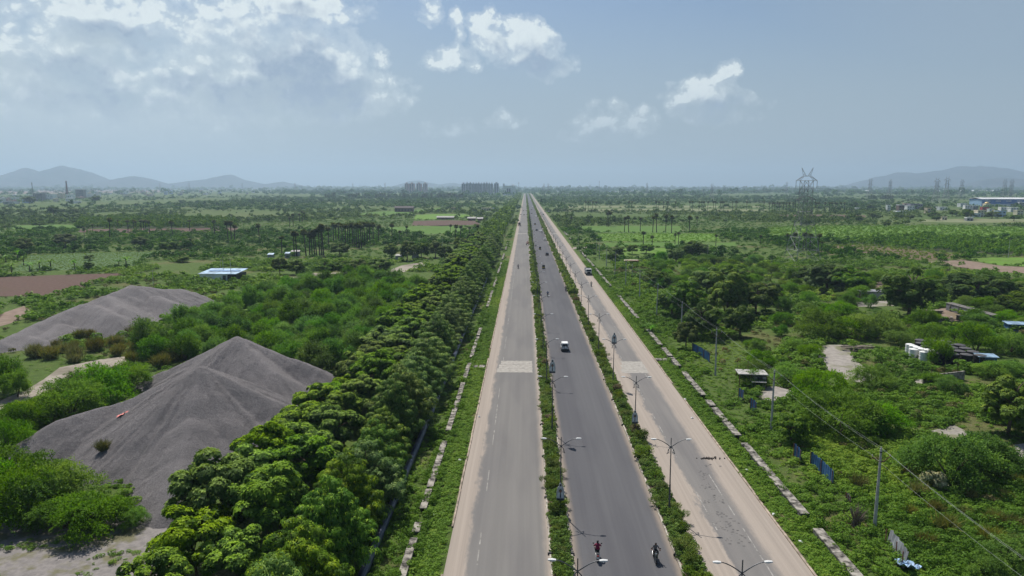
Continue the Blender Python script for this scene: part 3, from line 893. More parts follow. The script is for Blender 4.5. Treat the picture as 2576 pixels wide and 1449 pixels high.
f_bare = patch_mat('bare_earth', (0.20, 0.145, 0.115), (0.26, 0.195, 0.155), (0.17, 0.14, 0.085), 0.5, 0.08)
f_rock = patch_mat('bare_gravelly_ground', (0.25, 0.225, 0.205), (0.34, 0.31, 0.275), (0.15, 0.155, 0.07), 0.8, 0.16)
f_track = patch_mat('pale_track', (0.25, 0.215, 0.18), (0.36, 0.32, 0.265), (0.17, 0.15, 0.11), 0.8, 0.12)
f_flat = patch_mat('gravel_flat', (0.185, 0.170, 0.163), (0.25, 0.228, 0.215), (0.13, 0.125, 0.05), 1.4, 0.30)
f_dark = patch_mat('plantation_floor', (0.05, 0.07, 0.028), (0.08, 0.09, 0.04), (0.06, 0.08, 0.03), 0.6, 0.05)
f_olive = patch_mat('dotted_crop_soil', (0.13, 0.10, 0.06), (0.17, 0.13, 0.08), (0.11, 0.11, 0.05), 0.6, 0.06)

FIELDS = dict(
    maize=PG([(75, 642), (240, 636), (402, 633), (365, 652), (332, 672), (190, 678), (32, 682)]),
    plough_l=PG([(-120, 697), (0, 697), (170, 691), (312, 687), (285, 700), (205, 722), (120, 743), (-140, 750)]),
    strip_l=PG([(32, 567), (140, 565), (212, 566), (212, 576), (120, 578), (28, 577)]),
    palmrow=PG([(205, 553), (400, 549), (590, 554), (600, 573), (400, 575), (190, 575)]),
    brown_l=PG([(195, 577), (400, 575), (600, 573), (592, 583), (400, 586), (200, 585)]),
    f1=PG([(856, 543), (950, 532), (1029, 530), (1105, 523), (1140, 521), (1040, 537), (960, 544)]),
    f2=PG([(1044, 541), (1100, 538), (1170, 539), (1194, 545), (1120, 551), (1042, 552)]),
    f3=PG([(1040, 556), (1120, 554), (1211, 556), (1205, 565), (1110, 569), (1036, 567)]),
    f4=PG([(976, 572), (1080, 568), (1170, 566), (1160, 586), (1060, 590), (975, 584)]),
    r1=PG([(1458, 569), (1590, 568), (1713, 569), (1713, 586), (1590, 586), (1475, 584)]),
    r2=PG([(1503, 588), (1650, 587), (1800, 588), (1815, 608), (1650, 608), (1512, 607)]),
    r3=PG([(1516, 610), (1700, 610), (1850, 610), (1855, 621), (1700, 621), (1530, 621)]),
    r4=PG([(1568, 624), (1675, 624), (1680, 643), (1570, 643)]),
    far1=PG([(1398, 519), (1650, 517), (1932, 518), (1932, 522), (1650, 522), (1402, 523)]),
    far2=PG([(1410, 526), (1700, 525), (1932, 527), (1932, 532), (1700, 532), (1420, 532)]),
    strip_r=PG([(1955, 541), (2080, 540), (2177, 542), (2177, 547), (2060, 547), (1960, 546)]),
    band=PG([(1935, 572), (2130, 568), (2360, 568), (2600, 572), (2600, 600), (2380, 596), (2250, 594), (2120, 606), (1935, 600)]),
    plant=PG([(2132, 610), (2257, 596), (2420, 602), (2600, 618), (2600, 646), (2382, 634), (2240, 622)]),
    dots=PG([(2072, 620), (2157, 616), (2250, 624), (2400, 640), (2432, 646), (2332, 657), (2200, 640), (2100, 630)]),
    yel=PG([(2420, 650), (2500, 648), (2620, 648), (2620, 672), (2520, 668)]),
    brown_r=PG([(2322, 659), (2420, 654), (2520, 669), (2620, 674), (2620, 690), (2492, 683)]),
    brown_r2=PG([(2480, 712), (2530, 700), (2620, 700), (2620, 722), (2540, 722)]),
    far_l=PG([(-100, 476), (150, 475), (420, 478), (430, 483), (150, 487), (-120, 489)]),
    olive_far=PG([(2320, 552), (2450, 550), (2600, 552), (2600, 560), (2450, 560), (2310, 558)]),
)
FM = dict(maize=f_maize, plough_l=f_plough, strip_l=f_green, palmrow=f_dark, brown_l=f_plough, f1=f_green, f2=f_bright, f3=f_plough, f4=f_green, r1=f_green, r2=f_bright, r3=f_green, r4=f_bright,
          far1=f_pale, far2=f_pale, strip_r=f_plough, band=f_bright, plant=f_dark, dots=f_olive, yel=f_bright, brown_r=f_bare, brown_r2=f_plough, far_l=f_bare, olive_far=f_pale)
for k, p in FIELDS.items():
    sheet('field', p, 0.03, FM[k])
sheet('dirt_path', PG([(1442, 622), (1480, 620), (1478, 626), (1440, 627)]), 0.045, f_track)
sheet('dirt_path', PG([(2190, 740), (2205, 712), (2230, 690), (2240, 700), (2222, 722), (2215, 742)]), 0.045, f_bare)
# bare ground: the dirt track by the heaps, rocky patches on the right, gravel flat bottom left
sheet('dirt_path', PG([(-60, 1030), (60, 985), (110, 955), (150, 925), (250, 905), (330, 895), (330, 912), (240, 935), (170, 965), (90, 1000), (20, 1030), (-60, 1060)]), 0.05, f_track)
sheet('bare_ground', PG([(-40, 1320), (120, 1310), (300, 1300), (420, 1330), (420, 1400), (380, 1520), (-60, 1520)]), 0.05, f_flat)
sheet('bare_ground', PG([(2040, 885), (2075, 868), (2130, 868), (2150, 905), (2195, 940), (2170, 965), (2110, 950), (2075, 925)]), 0.05, f_rock)
sheet('bare_ground', PG([(1915, 975), (1955, 972), (1996, 985), (1985, 1003), (1935, 1010), (1905, 1000)]), 0.05, f_rock)
sheet('bare_ground', PG([(2300, 785), (2380, 775), (2430, 800), (2420, 815), (2340, 815), (2300, 800)]), 0.05, f_bare)
sheet('bare_ground', PG([(2150, 760), (2230, 757), (2250, 770), (2160, 772)]), 0.05, f_rock)
sheet('bare_ground', PG([(2340, 1085), (2400, 1070), (2440, 1090), (2400, 1110)]), 0.05, f_rock)
sheet('bare_ground', PG([(2550, 1120), (2620, 1110), (2620, 1160), (2560, 1150)]), 0.05, f_rock)
sheet('bare_ground', PG([(2320, 945), (2350, 952), (2330, 972), (2290, 970)]), 0.05, f_rock)
sheet('bare_ground', PG([(0, 790), (60, 770), (80, 782), (40, 810), (-30, 830)]), 0.05, f_bare)
sheet('bare_ground', PG([(730, 700), (790, 687), (880, 685), (905, 690), (880, 700), (800, 702)]), 0.05, f_track)
sheet('bare_ground', PG([(960, 688), (1010, 668), (1060, 660), (1070, 668), (1015, 685), (975, 694)]), 0.05, f_track)

# ------------------------------------------------------------------ gravel heaps
def gravel_mat():
    m, nt, out = new_mat('grey_gravel')
    tc = nt.n('ShaderNodeTexCoord').outputs['Object']
    a = nt.noise(tc, 6.0, 6, 0.8); b = nt.noise(tc, 0.22, 5, 0.6)
    st = nt.noise(nt.stretch(tc, (0.9, 0.12, 0.12)), 1.1, 5, 0.65)
    col = nt.mix(nt.smooth(a, 0.3, 0.7), (0.132, 0.121, 0.122), (0.295, 0.273, 0.272))
    col = nt.mix(nt.math('MULTIPLY', nt.smooth(b, 0.45, 0.65), 0.5), col, (0.185, 0.172, 0.172))
    col = nt.mix(nt.math('MULTIPLY', nt.smooth(st, 0.5, 0.7), 0.35), col, (0.115, 0.105, 0.105))
    a2 = nt.noise(tc, 2.2, 8, 0.85)
    col = nt.mix(nt.math('MULTIPLY', nt.smooth(a2, 0.5, 0.72), 0.45), col, (0.09, 0.083, 0.085))
    principled(nt, out, col, 0.95, 0, 0.15, a2, 0.35, 1.0)
    return m
gravel = gravel_mat()
HEAPS = []
def heap_h(x, y, ridges, slope, seed, rnd=0.35):
    h = np.full(np.shape(x), -5.0)
    for (x0, y0, z0, x1, y1, z1) in ridges:
        dx, dy = x1 - x0, y1 - y0
        t = np.clip(((x - x0) * dx + (y - y0) * dy) / (dx * dx + dy * dy + 1e-9), 0, 1)
        d = np.hypot(x - x0 - t * dx, y - y0 - t * dy)
        ang = np.arctan2(y - y0, x - x0)
        sl = slope * (0.93 + 0.14 * vnoise(ang * 2.5, t * 3, seed + 3))
        k = z0 + (z1 - z0) * t - sl * (np.sqrt(d * d + rnd * rnd) - rnd)
        # gullies running down the fall line
        k = k + (vnoise(ang * 16, t * 5, seed + 8) - .5) * 0.28 * np.clip(d / 6, 0, 1) + (vnoise(ang * 41, t * 11, seed + 9) - .5) * 0.34 * np.clip(d / 4, 0, 1)
        h = np.maximum(h, k) + 0.0 * h
    h = h + (fbm(x / 2.2, y / 2.2, seed, 5) - .5) * 0.5 + (fbm(x / 9.0, y / 9.0, seed + 4, 3) - .5) * 0.9 * np.clip(h / 3, 0, 1)
    return h
def heap(ridges, slope, label, seed, res=0.28, pad=20, rnd=0.35):
    X0 = min(min(r[0], r[3]) for r in ridges) - pad; X1 = max(max(r[0], r[3]) for r in ridges) + pad
    Y0_ = min(min(r[1], r[4]) for r in ridges) - pad; Y1_ = max(max(r[1], r[4]) for r in ridges) + pad
    gx = np.arange(X0, X1, res); gy = np.arange(Y0_, Y1_, res)
    XX, YY = np.meshgrid(gx, gy)
    Z = heap_h(XX, YY, ridges, slope, seed, rnd)
    keep = Z > -0.35
    nx = len(gx)
    V = np.c_[XX.ravel(), YY.ravel(), np.maximum(Z, -.3).ravel()]
    q = keep[:-1, :-1] | keep[1:, :-1] | keep[:-1, 1:] | keep[1:, 1:]
    jj, ii = np.where(q)
    a = jj * nx + ii
    F = np.c_[a, a + 1, a + nx + 1, a + nx]
    used = np.unique(F); remap = np.full(len(V), -1); remap[used] = np.arange(len(used))
    me = quad_mesh('gravel_heap', V[used], remap[F], mats=[gravel], smooth=True)
    o = link_mesh('gravel_heap', me)
    HEAPS.append((ridges, slope, seed, rnd))
    return tag(o, label, 'gravel heap', 'grey gravel heaps left of the road')
PK = lambda u, v, y: (x_at(u, v, y), y, z_at(u, v, y))
AX, AY = x_at(505, 918, 94), 94; AZ = z_at(505, 918, 94)
heap([(AX, AY, AZ, *PK(300, 1012, 94)), (*PK(300, 1012, 94), *PK(150, 1058, 89)), (*PK(150, 1058, 89), *PK(85, 1095, 86)),
      (AX, AY, AZ, *PK(480, 1050, 85)), (*PK(480, 1050, 85), *PK(458, 1150, 78)), (*PK(458, 1150, 78), *PK(425, 1272, 69.5)), (AX, AY, AZ, *PK(690, 1010, 93))],
     0.62, 'big grey gravel heap in front, sharp ridge, red sheet on its slope', 11)
BX, BY = x_at(598, 846, 118), 118; BZ = z_at(598, 846, 118)
heap([(BX, BY, BZ, x_at(800, 928, 114), 114, z_at(800, 928, 114)), (BX, BY, BZ, x_at(500, 895, 120), 120, z_at(500, 895, 120)), (x_at(500, 895, 120), 120, z_at(500, 895, 120), x_at(385, 945, 119), 119, z_at(385, 945, 119)),
      (BX, BY, BZ, x_at(690, 925, 108), 108, z_at(700, 935, 108))],
     0.66, 'rounded grey gravel heap right behind the sharp-ridged front heap', 23)
pk = lambda u, v, y: (x_at(u, v, y), y, z_at(u, v, y))
heap([(*pk(330, 717, 192), *pk(405, 726, 198)), (*pk(405, 726, 198), *pk(450, 727, 203)), (*pk(450, 727, 203), *pk(482, 736, 206)), (*pk(330, 717, 192), *pk(270, 741, 183)), (*pk(265, 742, 181), *pk(300, 775, 172)), (*pk(270, 741, 183), *pk(195, 770, 173)), (*pk(235, 766, 174), *pk(285, 792, 166)), (*pk(195, 770, 173), *pk(100, 811, 160)), (*pk(100, 811, 160), *pk(0, 858, 146)), (*pk(0, 858, 146), *pk(-80, 885, 140)),
      (*pk(395, 745, 190), *pk(430, 760, 186)), (*pk(150, 815, 161), *pk(110, 845, 152)), (*pk(60, 840, 154), *pk(90, 852, 149))],
     0.55, 'long low grey gravel heap with several humps behind the reeds, farthest', 37, res=.55, rnd=.9)
def ground_h(x, y):
    h = np.zeros(np.shape(x))
    for r, s, sd_, rn in HEAPS: h = np.maximum(h, heap_h(np.asarray(x, float), np.asarray(y, float), r, s, sd_, rn))
    return h
def on_heap(x, y): return ground_h(x, y) > 0.25

def free(x, y, margin=0.0, heaps=True):
    x = np.asarray(x, float); y = np.asarray(y, float)
    ok = ~((x > XA0 - .5 - margin) & (x < XB1 + .5 + margin))
    for p in BLOCK: ok &= ~in_poly(x, y, p)
    if heaps: ok &= ~on_heap(x, y)
    return ok
# ------------------------------------------------------------------ roadside trees
SIDE = []
y = 46.0; i = 0
while y < 430:
    for row, (x, kind) in enumerate(((-18.2, 'drooping'), (-25.0, 'tufted'), (-29.6, 'tufted'))):
        if row == 2 and 205 < y < 222: continue
        xx = x + random.uniform(-.6, .6); yy = y + random.uniform(-.8, .8) + row * 1.9
        s = random.uniform(.78, 1.2)
        if random.random() < .05: continue
        o = place(kind, 'roadside_tree', xx, yy, s, squash=random.uniform(1.0, 1.35) / s if row == 0 else random.uniform(.85, 1.2))
        zone = 'beside the front gravel heap' if yy < 105 else 'past the front gravel heap' if yy < 165 else 'beside the green thicket' if yy < 250 else 'beside the palm grove' if yy < 340 else 'towards the far fields'
        look = ('drooping dark green tree of the pipe-side row', 'yellow-tipped tree of the middle row', 'yellow-tipped tree of the field-side row')[row]
        register(o, f'# {look} {zone}', 'tree', 'roadside trees left of the road')
    y += 6.3 if y < 300 else 7.0
# ------------------------------------------------------------------ explicit trees: (u, v of the foot, width px, top v)
def by_photo(kind, name, rows, base_w, base_h, desc, cat, group, variant=None):
    for (u, vb, wpx, vt) in rows:
        x, yy = G(u, vb)
        s = wpx / ppm(x, yy) / base_w
        h = z_at(u, vt, yy)
        o = place(kind, name, x, yy, s, squash=max(.55, min(1.8, h / (base_h * s))), variant=variant)
        register(o, desc, cat, group)
BROAD = [(1720, 805, 110, 690), (1765, 850, 100, 745), (1830, 800, 130, 665), (1900, 790, 120, 690), (1790, 740, 120, 660), (1690, 795, 85, 720), (1860, 850, 90, 755), (1725, 880, 75, 800), (1925, 760, 80, 690), (1840, 720, 90, 655)]
by_photo('broad', 'broad_tree', BROAD, 10.5, 10.3, '# dark tree of the dense grove right of the power poles', 'tree', 'broad dark trees on the right')
by_photo('broad', 'broad_tree', [(2285, 797, 165, 652)], 10.5, 10.3, 'huge round dark tree beside the grey junk yard wall', 'tree', 'broad dark trees on the right', 1)
by_photo('broad', 'broad_tree', [(2080, 735, 120, 650), (2135, 740, 110, 655), (2035, 720, 75, 662)], 10.5, 10.3, '# dark tree of the trio between pylon and huge round tree', 'tree', 'broad dark trees on the right')
by_photo('broad', 'broad_tree', [(2455, 765, 170, 700), (2560, 790, 120, 735), (2390, 728, 70, 690), (2520, 750, 110, 690)], 10.5, 10.3, '# dark tree of the group behind the grey yard wall', 'tree', 'broad dark trees on the right')
by_photo('broad', 'broad_tree', [(2535, 1095, 170, 925)], 10.5, 10.3, 'dark brownish-green tree at the right edge of the photo', 'tree', 'broad dark trees on the right', 2)
by_photo('broad', 'broad_tree', [(1990, 1118, 95, 1020)], 10.5, 10.3, 'single dark green tree right beside the second power pole', 'tree', 'broad dark trees on the right', 3)
by_photo('broad', 'broad_tree', [(1740, 652, 66, 600), (1700, 660, 54, 618), (1550, 648, 50, 612), (1625, 638, 44, 610), (1590, 640, 36, 612), (1650, 722, 80, 670), (1760, 640, 50, 603), (1540, 660, 40, 630)], 10.5, 10.3, '# dark tree along the edge of the bright green paddies', 'tree', 'broad dark trees on the right')
by_photo('broad', 'broad_tree', [(704, 690, 46, 643), (745, 690, 52, 648), (820, 692, 62, 645), (860, 690, 62, 642), (905, 692, 62, 645), (955, 690, 70, 645)], 10.5, 10.3, '# dark tree of the hedge row behind the green thicket', 'tree', 'dark trees on the left plain')
by_photo('broad', 'broad_tree', [(985, 650, 44, 607), (1025, 656, 50, 598), (1060, 650, 50, 603), (1095, 648, 52, 598), (1120, 660, 46, 612), (855, 645, 60, 606), (1160, 640, 46, 592), (1185, 622, 40, 582)], 10.5, 10.3, '# dark tree of the clump beside the palm grove', 'tree', 'dark trees on the left plain')
by_photo('broad', 'broad_tree', [(425, 635, 62, 597), (475, 628, 36, 596), (355, 622, 52, 590), (165, 622, 66, 583), (62, 636, 60, 592), (225, 655, 30, 650), (100, 572, 36, 552), (240, 510, 30, 486), (75, 512, 36, 490), (135, 540, 34, 515), (188, 540, 24, 518), (460, 660, 40, 640), (225, 682, 26, 650)], 10.5, 10.3, '# dark tree around the left crop fields', 'tree', 'dark trees on the left plain')
by_photo('broad', 'broad_tree', [(2160, 560, 26, 540), (2195, 552, 30, 532), (2230, 570, 22, 555), (2350, 552, 36, 530), (2330, 534, 36, 520), (2430, 552, 40, 522), (2395, 545, 30, 525), (2150, 520, 18, 504), (2495, 550, 40, 528), (2550, 556, 30, 536), (2260, 550, 30, 532), (2290, 552, 26, 536), (2355, 555, 28, 540), (2255, 522, 24, 508), (2190, 528, 26, 512)], 10.5, 10.3, '# dark tree among the houses of the right-hand village', 'tree', 'dark trees in the village')

# thorn bushes named one by one in the photo
THL = [(40, 1310, 260, 1165), (40, 1255, 260, 1130), (140, 1270, 220, 1150), (100, 1300, 200, 1180), (215, 1335, 220, 1235), (285, 1315, 140, 1245), (165, 1330, 180, 1240), (330, 1325, 90, 1270), (-20, 1280, 220, 1140)]
by_photo('thorn', 'thorn_bush', THL, 7.2, 3.4, '# bright feathery thorn bush on the gravel flat below the front heap', 'bush', 'thorn bushes')
by_photo('thorn', 'thorn_bush', [(110, 1062, 160, 980), (180, 1045, 170, 945), (255, 1010, 190, 915), (330, 975, 130, 900), (60, 1080, 130, 1000), (25, 1150, 150, 1040), (220, 980, 150, 920)], 7.2, 3.4, '# feathery thorn bush between the dirt track and front heap', 'bush', 'thorn bushes')
by_photo('bush', 'leafy_bush', [(10, 990, 110, 890), (45, 1000, 80, 930)], 6, 3.8, '# dark bush at the left edge beside the dirt track', 'bush', 'leafy bushes')
by_photo('thorn', 'thorn_bush', [(2110, 1090, 240, 975), (2060, 1010, 150, 920), (2200, 1085, 160, 1000)], 7.2, 3.4, '# wide thorn bush right of the second power pole', 'bush', 'thorn bushes')
by_photo('thorn', 'thorn_bush', [(2390, 1215, 260, 1080), (2480, 1190, 200, 1090)], 7.2, 3.4, '# wide thorn bush right of the nearest power pole', 'bush', 'thorn bushes')
by_photo('thorn', 'thorn_bush', [(2335, 862, 110, 805), (2455, 885, 120, 805), (2540, 890, 90, 830), (2210, 850, 150, 775), (2130, 850, 130, 790), (2260, 870, 80, 825), (2195, 975, 120, 915), (2060, 850, 130, 770)], 7.2, 3.4, '# thorn bush around the water tanks', 'bush', 'thorn bushes')

def scatter(poly, spacing, jit=.45, seed=0):
    r = random.Random(seed)
    xs = [p[0] for p in poly]; ys = [p[1] for p in poly]
    pts = []
    y = min(ys)
    while y < max(ys):
        x = min(xs)
        while x < max(xs):
            pts.append((x + r.uniform(-jit, jit) * spacing, y + r.uniform(-jit, jit) * spacing)); x += spacing
        y += spacing
    pts = np.array(pts)
    return pts[in_poly(pts[:, 0], pts[:, 1], poly)]

# green thicket behind the heaps
thick = [(-84, 140), (-66, 134), (-52, 126), (-34, 124), (-33, 240), (-62, 252), (-84, 224), (-88, 180)]
pts = scatter(thick, 5.4, .5, 3); ok = free(pts[:, 0], pts[:, 1])
for x, yy in pts[ok]:
    o = place('bush', 'leafy_bush', x, yy, random.uniform(.75, 1.5), squash=random.uniform(.8, 1.35))
    zone = 'behind the rounded gravel heap' if yy < 155 and x < -45 else 'against the roadside trees' if x > -45 else 'in the middle of the thicket' if yy < 200 else 'at the far end of the thicket'
    register(o, f'# bright leafy bush {zone}', 'bush', 'leafy bushes')
# wild bushes right of the road
right = [(41, 56), (48, 60), (80, 92), (120, 140), (170, 210), (235, 300), (240, 330), (62, 330), (44, 240), (41, 120)]
big = [G(u, v) for u, v, *_ in BROAD] + [G(2285, 797)]
pts = scatter(right, 9.6, .5, 5); ok = free(pts[:, 0], pts[:, 1])
for x, yy in pts[ok]:
    if min((x - a) ** 2 + (yy - b) ** 2 for a, b in big) < 30: continue
    if yy > 262 and x > 100 + (yy - 262) * .3: continue
    dens_ = fbm(x / 30, yy / 30, 4, 3)
    if dens_ < .38 and yy < 170: continue
    kind, nm = ('thorn', 'thorn_bush') if random.random() < .68 else ('bush', 'leafy_bush')
    o = place(kind, nm, x, yy, random.uniform(.75, 1.35) * (1.0 if yy > 110 else .8), squash=random.uniform(.8, 1.25))
    lat = 'behind the blue sheet fence' if x < 60 else 'in the middle scrub' if x < 0.5 * yy else 'near the right edge'
    dep = 'level with the nearest poles' if yy < 120 else 'level with the water tanks' if yy < 180 else 'level with the dark grove' if yy < 250 else 'level with the lattice pylon'
    register(o, f"# {'feathery thorn' if kind == 'thorn' else 'leafy'} bush {lat}, {dep}", 'bush', 'thorn bushes' if kind == 'thorn' else 'leafy bushes')
# reeds around the heaps
REED = [(285, 800), (270, 830), (250, 835), (215, 850), (175, 880), (150, 880), (330, 845), (365, 850), (395, 900), (410, 890), (350, 880), (380, 870), (440, 905), (410, 920), (230, 880), (130, 905), (90, 900), (330, 905), (290, 890), (430, 860), (460, 885), (360, 825), (300, 870), (190, 905)]
for (u, v) in REED:
    for k in range(2):
        x, yy = G(u + random.uniform(-14, 14), v + random.uniform(-7, 7))
        zz = float(ground_h(np.array([x]), np.array([yy]))[0])
        if zz > 1.2: continue
        o = place('reed', 'reed_tuft', x, yy, random.uniform(1.1, 2.0), z=max(0, zz) * .9)
        register(o, '# brownish reed tuft between the gravel heaps', 'grass tuft', 'reed tufts')
o = place('reed', 'reed_tuft', *pk(262, 1160, 83)[:2], .9, z=float(ground_h(np.array([pk(262, 1160, 83)[0]]), np.array([83.0]))[0]) - .1)
tag(o, 'lone green-brown grass tuft growing on the front heap slope', 'grass tuft', 'reed tufts')
for (u, v) in [(2390, 1225), (2440, 1260), (2420, 1300), (2500, 1320), (2530, 1260), (2470, 1220), (2350, 1290), (2310, 1250), (2545, 1330), (2560, 1220), (2380, 1340), (2280, 1200), (2560, 1380), (2330, 1380), (2160, 1230), (2490, 1370), (2520, 1200), (2290, 1300)]:
    o = place('reed', 'reed_tuft', *G(u, v), random.uniform(.7, 1.25))
    register(o, '# grey-brown reed tuft right of the nearest power pole', 'grass tuft', 'reed tufts')
o = place('blossom', 'flowering_shrub', *G(2345, 1232), 1.0)
tag(o, 'shrub covered in small white flowers beyond the nearest power pole', 'shrub')
# bare twiggy bush at the foot of the nearest pole
mb = MB(); r = random.Random(3)
for i in range(70):
    a = r.uniform(0, 6.28); q = r.uniform(.2, .95); h = r.uniform(.9, 1.9)
    mb.tube([(r.uniform(-.25, .25), r.uniform(-.25, .25), -.05), (math.cos(a) * q * .5, math.sin(a) * q * .5, h * .6), (math.cos(a) * q, math.sin(a) * q, h)], [.03, .022, .012], 4)
o = mb.build('dead_bush', [BARE]); o.location = (*G(2152, 1325), 0); o.scale = (1.35, 1.35, 1.25)
tag(o, 'leafless dry twig bush at the foot of the nearest power pole', 'bush')

# palms: photo points (u, foot v, top v)
Z5 = [(260, 680, 490), (385, 700, 440), (412, 700, 445), (505, 700, 430), (565, 690, 480), (610, 690, 420), (640, 690, 400), (660, 690, 390), (680, 690, 370), (735, 620, 400), (780, 560, 360), (805, 560, 370), (830, 540, 360), (945, 580, 370), (975, 600, 360), (992, 600, 370), (1010, 610, 365), (1040, 620, 360), (1062, 620, 370), (1080, 590, 350), (1100, 600, 350), (1150, 580, 360), (1185, 570, 360), (1235, 580, 380), (905, 600, 375), (925, 590, 368), (1125, 590, 355), (870, 560, 370), (590, 690, 440), (540, 690, 450)]
Z5b = [(1370, 540, 370), (1450, 560, 440), (1520, 510, 390), (1955, 490, 380), (2005, 550, 380), (2055, 520, 390), (2150, 510, 400), (2230, 510, 380), (2310, 505, 420)]
Z5c = [(40, 570, 370), (375, 400, 270), (470, 350, 240), (440, 360, 270), (340, 410, 300), (490, 345, 255)]
Z4 = [(850, 520, 410), (935, 480, 370), (1105, 520, 310), (1190, 420, 330), (1290, 460, 330), (1350, 440, 330), (1375, 450, 340), (1425, 460, 330), (1450, 455, 330), (1470, 460, 330), (1510, 490, 340), (1740, 500, 340), (1910, 440, 330), (2160, 490, 330), (2300, 560, 340), (2330, 560, 340), (2360, 560, 380)]
Z6 = [(970, 400, 240), (1130, 460, 300), (1175, 460, 290), (1290, 450, 305), (1415, 460, 290), (1455, 460, 265), (1545, 460, 275), (1605, 465, 290), (1320, 600, 450), (1410, 640, 490), (1640, 580, 470), (1675, 580, 455), (2050, 600, 480), (1785, 460, 290), (1860, 400, 300), (590, 400, 300), (985, 395, 250), (955, 400, 255), (2500, 590, 505)]
Z6f = [(u, 238, 145) for u in (742, 765, 810, 842, 1175, 1205, 1450, 1475, 1520, 1562, 1640, 1790, 1815, 1880, 1910, 1930, 1968, 2028, 2050, 2095, 2112, 2130, 2220, 2250, 2260, 2362, 2530)]
Z7 = [(190, 610, 470), (265, 640, 460), (350, 640, 460), (380, 640, 458), (420, 650, 470), (500, 660, 470), (540, 670, 550)]
Z7f = [(u, 258, 155) for u in (12, 40, 62, 90, 112, 150, 180, 212, 250, 480, 512, 570, 612, 640, 670, 692, 730, 770)]
ox = dict(a=(644, 469.6), b=(0, 469.6), c=(1288, 469.6), d=(1932, 469.6))
def palms(lst, org, desc, group='palms'):
    for (u, vb, vt) in lst:
        U, VB, VT = u / 4 + org[0], vb / 4 + org[1], vt / 4 + org[1]
        x, yy = G(U, VB)
        h = z_at(U, VT, yy)
        s = max(.5, min(1.5, h / 13.0))
        o = place('palm', 'palm_tree', x, yy, (s * .35 + .65) * 1.25 if s > .65 else s * 1.35, squash=1.0)
        o.scale = (o.scale[0], o.scale[0], s)
        register(o, desc, 'palm tree', group)
palms(Z5, ox['a'], '# palm of the tall dark palm grove left of the road')
palms(Z5b, ox['a'], '# palm near the green fields beside the roadside trees')
palms(Z5c, ox['a'], '# palm behind the tall grove on its left')
palms(Z4, ox['b'], '# palm along the brown strip by the left crop field')
palms(Z6, ox['c'], '# palm in the bright green paddies right of the road')
palms(Z6f, ox['c'], '# palm of the distant line beyond the right paddies')
palms(Z7, ox['d'], '# palm behind the big lattice pylon')
palms(Z7f, ox['d'], '# palm of the distant row left of the village')
for (u, v) in [(128, 678), (75, 682), (188, 676), (318, 672), (300, 674), (100, 680), (30, 690), (15, 660), (45, 655), (60, 668)]:
    o = place('banana', 'banana_plant', *G(u, v), random.uniform(1.2, 1.7)); register(o, '# banana plant along the edge of the maize field', 'banana plant', 'banana plants')
for (u, v) in [(1622, 838), (1632, 836), (1640, 840)]:
    o = place('banana', 'banana_plant', *G(u, v), .8); register(o, '# banana plant beside the box drain right of the road', 'banana plant', 'banana plants')
# far row of slender trees
for (a, b) in [(820, 845), (876, 905), (918, 933), (946, 972), (976, 985), (994, 1003), (1008, 1020), (1024, 1055), (1062, 1074), (1085, 1090), (1102, 1166)]:
    u = a
    while u <= b:
        x, yy = G(u + random.uniform(-1, 1), 499.5)
        o = place('column', 'slender_tree', x, yy, random.uniform(1.3, 1.7), squash=random.uniform(.6, .8)); register(o, '# slender dark tree of the far row left of the road', 'tree', 'far row of slender trees')
        u += 5.2
for (a, b) in [(2215, 2250), (2185, 2205)]:
    u = a
    while u <= b:
        x, yy = G(u, 503)
        o = place('column', 'slender_tree', x, yy, random.uniform(1.2, 1.6), squash=random.uniform(.55, .75)); register(o, '# slender dark tree of the far row behind the village', 'tree', 'far row of slender trees'); u += 6

# ------------------------------------------------------------------ medians
for (xa, xb, nm) in ((2.85, 4.35, 'left'), (15.1, 16.9, 'right')):
    y = 46.0
    while y < 232:
        xx = random.uniform(xa + .25, xb - .25)
        purple = random.random() < .06
        near_green = nm == 'left' and y < 62
        s = random.uniform(.45, .9) * (.6 if near_green else 1)
        o = place('median', 'median_shrub', xx, y, s, z=.1, variant=4 if purple else random.randrange(4), squash=random.uniform(.6, 1.15))
        register(o, f"# {'purplish' if purple else 'green'} oleander shrub on the {nm} median", 'shrub', 'shrubs planted on the medians')
        y += random.uniform(1.25, 2.3)
def weeds(n, x0, x1, y0, y1, smin, smax, lod, mat, name, label, zfun=None, test=None, tshift=0.0, sq=(.5, .9)):
    xs = RNG.uniform(x0, x1, n); ys = RNG.uniform(y0, y1, n)
    return xs, ys
# low plants covering both medians
def band(n, x0, x1, y0, y1, power=1.0):
    t = RNG.uniform(0, 1, n) ** power
    return RNG.uniform(x0, x1, n), y0 + (y1 - y0) * t
ax, ay = band(3400, 2.8, 4.4, 42, 330, 1.5); bx, by = band(3400, 15.1, 16.95, 42, 330, 1.5)
xs = np.r_[ax, bx]; ys = np.r_[ay, by]
o = merged('median_ground_cover', xs, ys, RNG.uniform(.28, .5, len(xs)), F_WEED, np.where(ys < 120, 1, 2), zs=np.full(len(xs), .1), tint_shift=RNG.normal(.06, .14, len(xs)))
tag(o, 'low bright green ground cover filling both road medians', 'ground cover', kind='stuff')
ax, ay = band(1300, 3.0, 4.2, 225, 3000, 2.0); bx, by = band(1500, 15.2, 16.8, 225, 3000, 2.0)
xs = np.r_[ax, bx]; ys = np.r_[ay, by]
o = merged('median_hedge', xs, ys, RNG.uniform(.7, 1.15, len(xs)) * (1 + ys / 2500), F_MEDIAN, np.full(len(xs), 2), zs=np.full(len(xs), .1), squash=RNG.uniform(.8, 1.3, len(xs)))
tag(o, 'distant shrubs of both medians merging into hedges', 'hedge', kind='stuff')

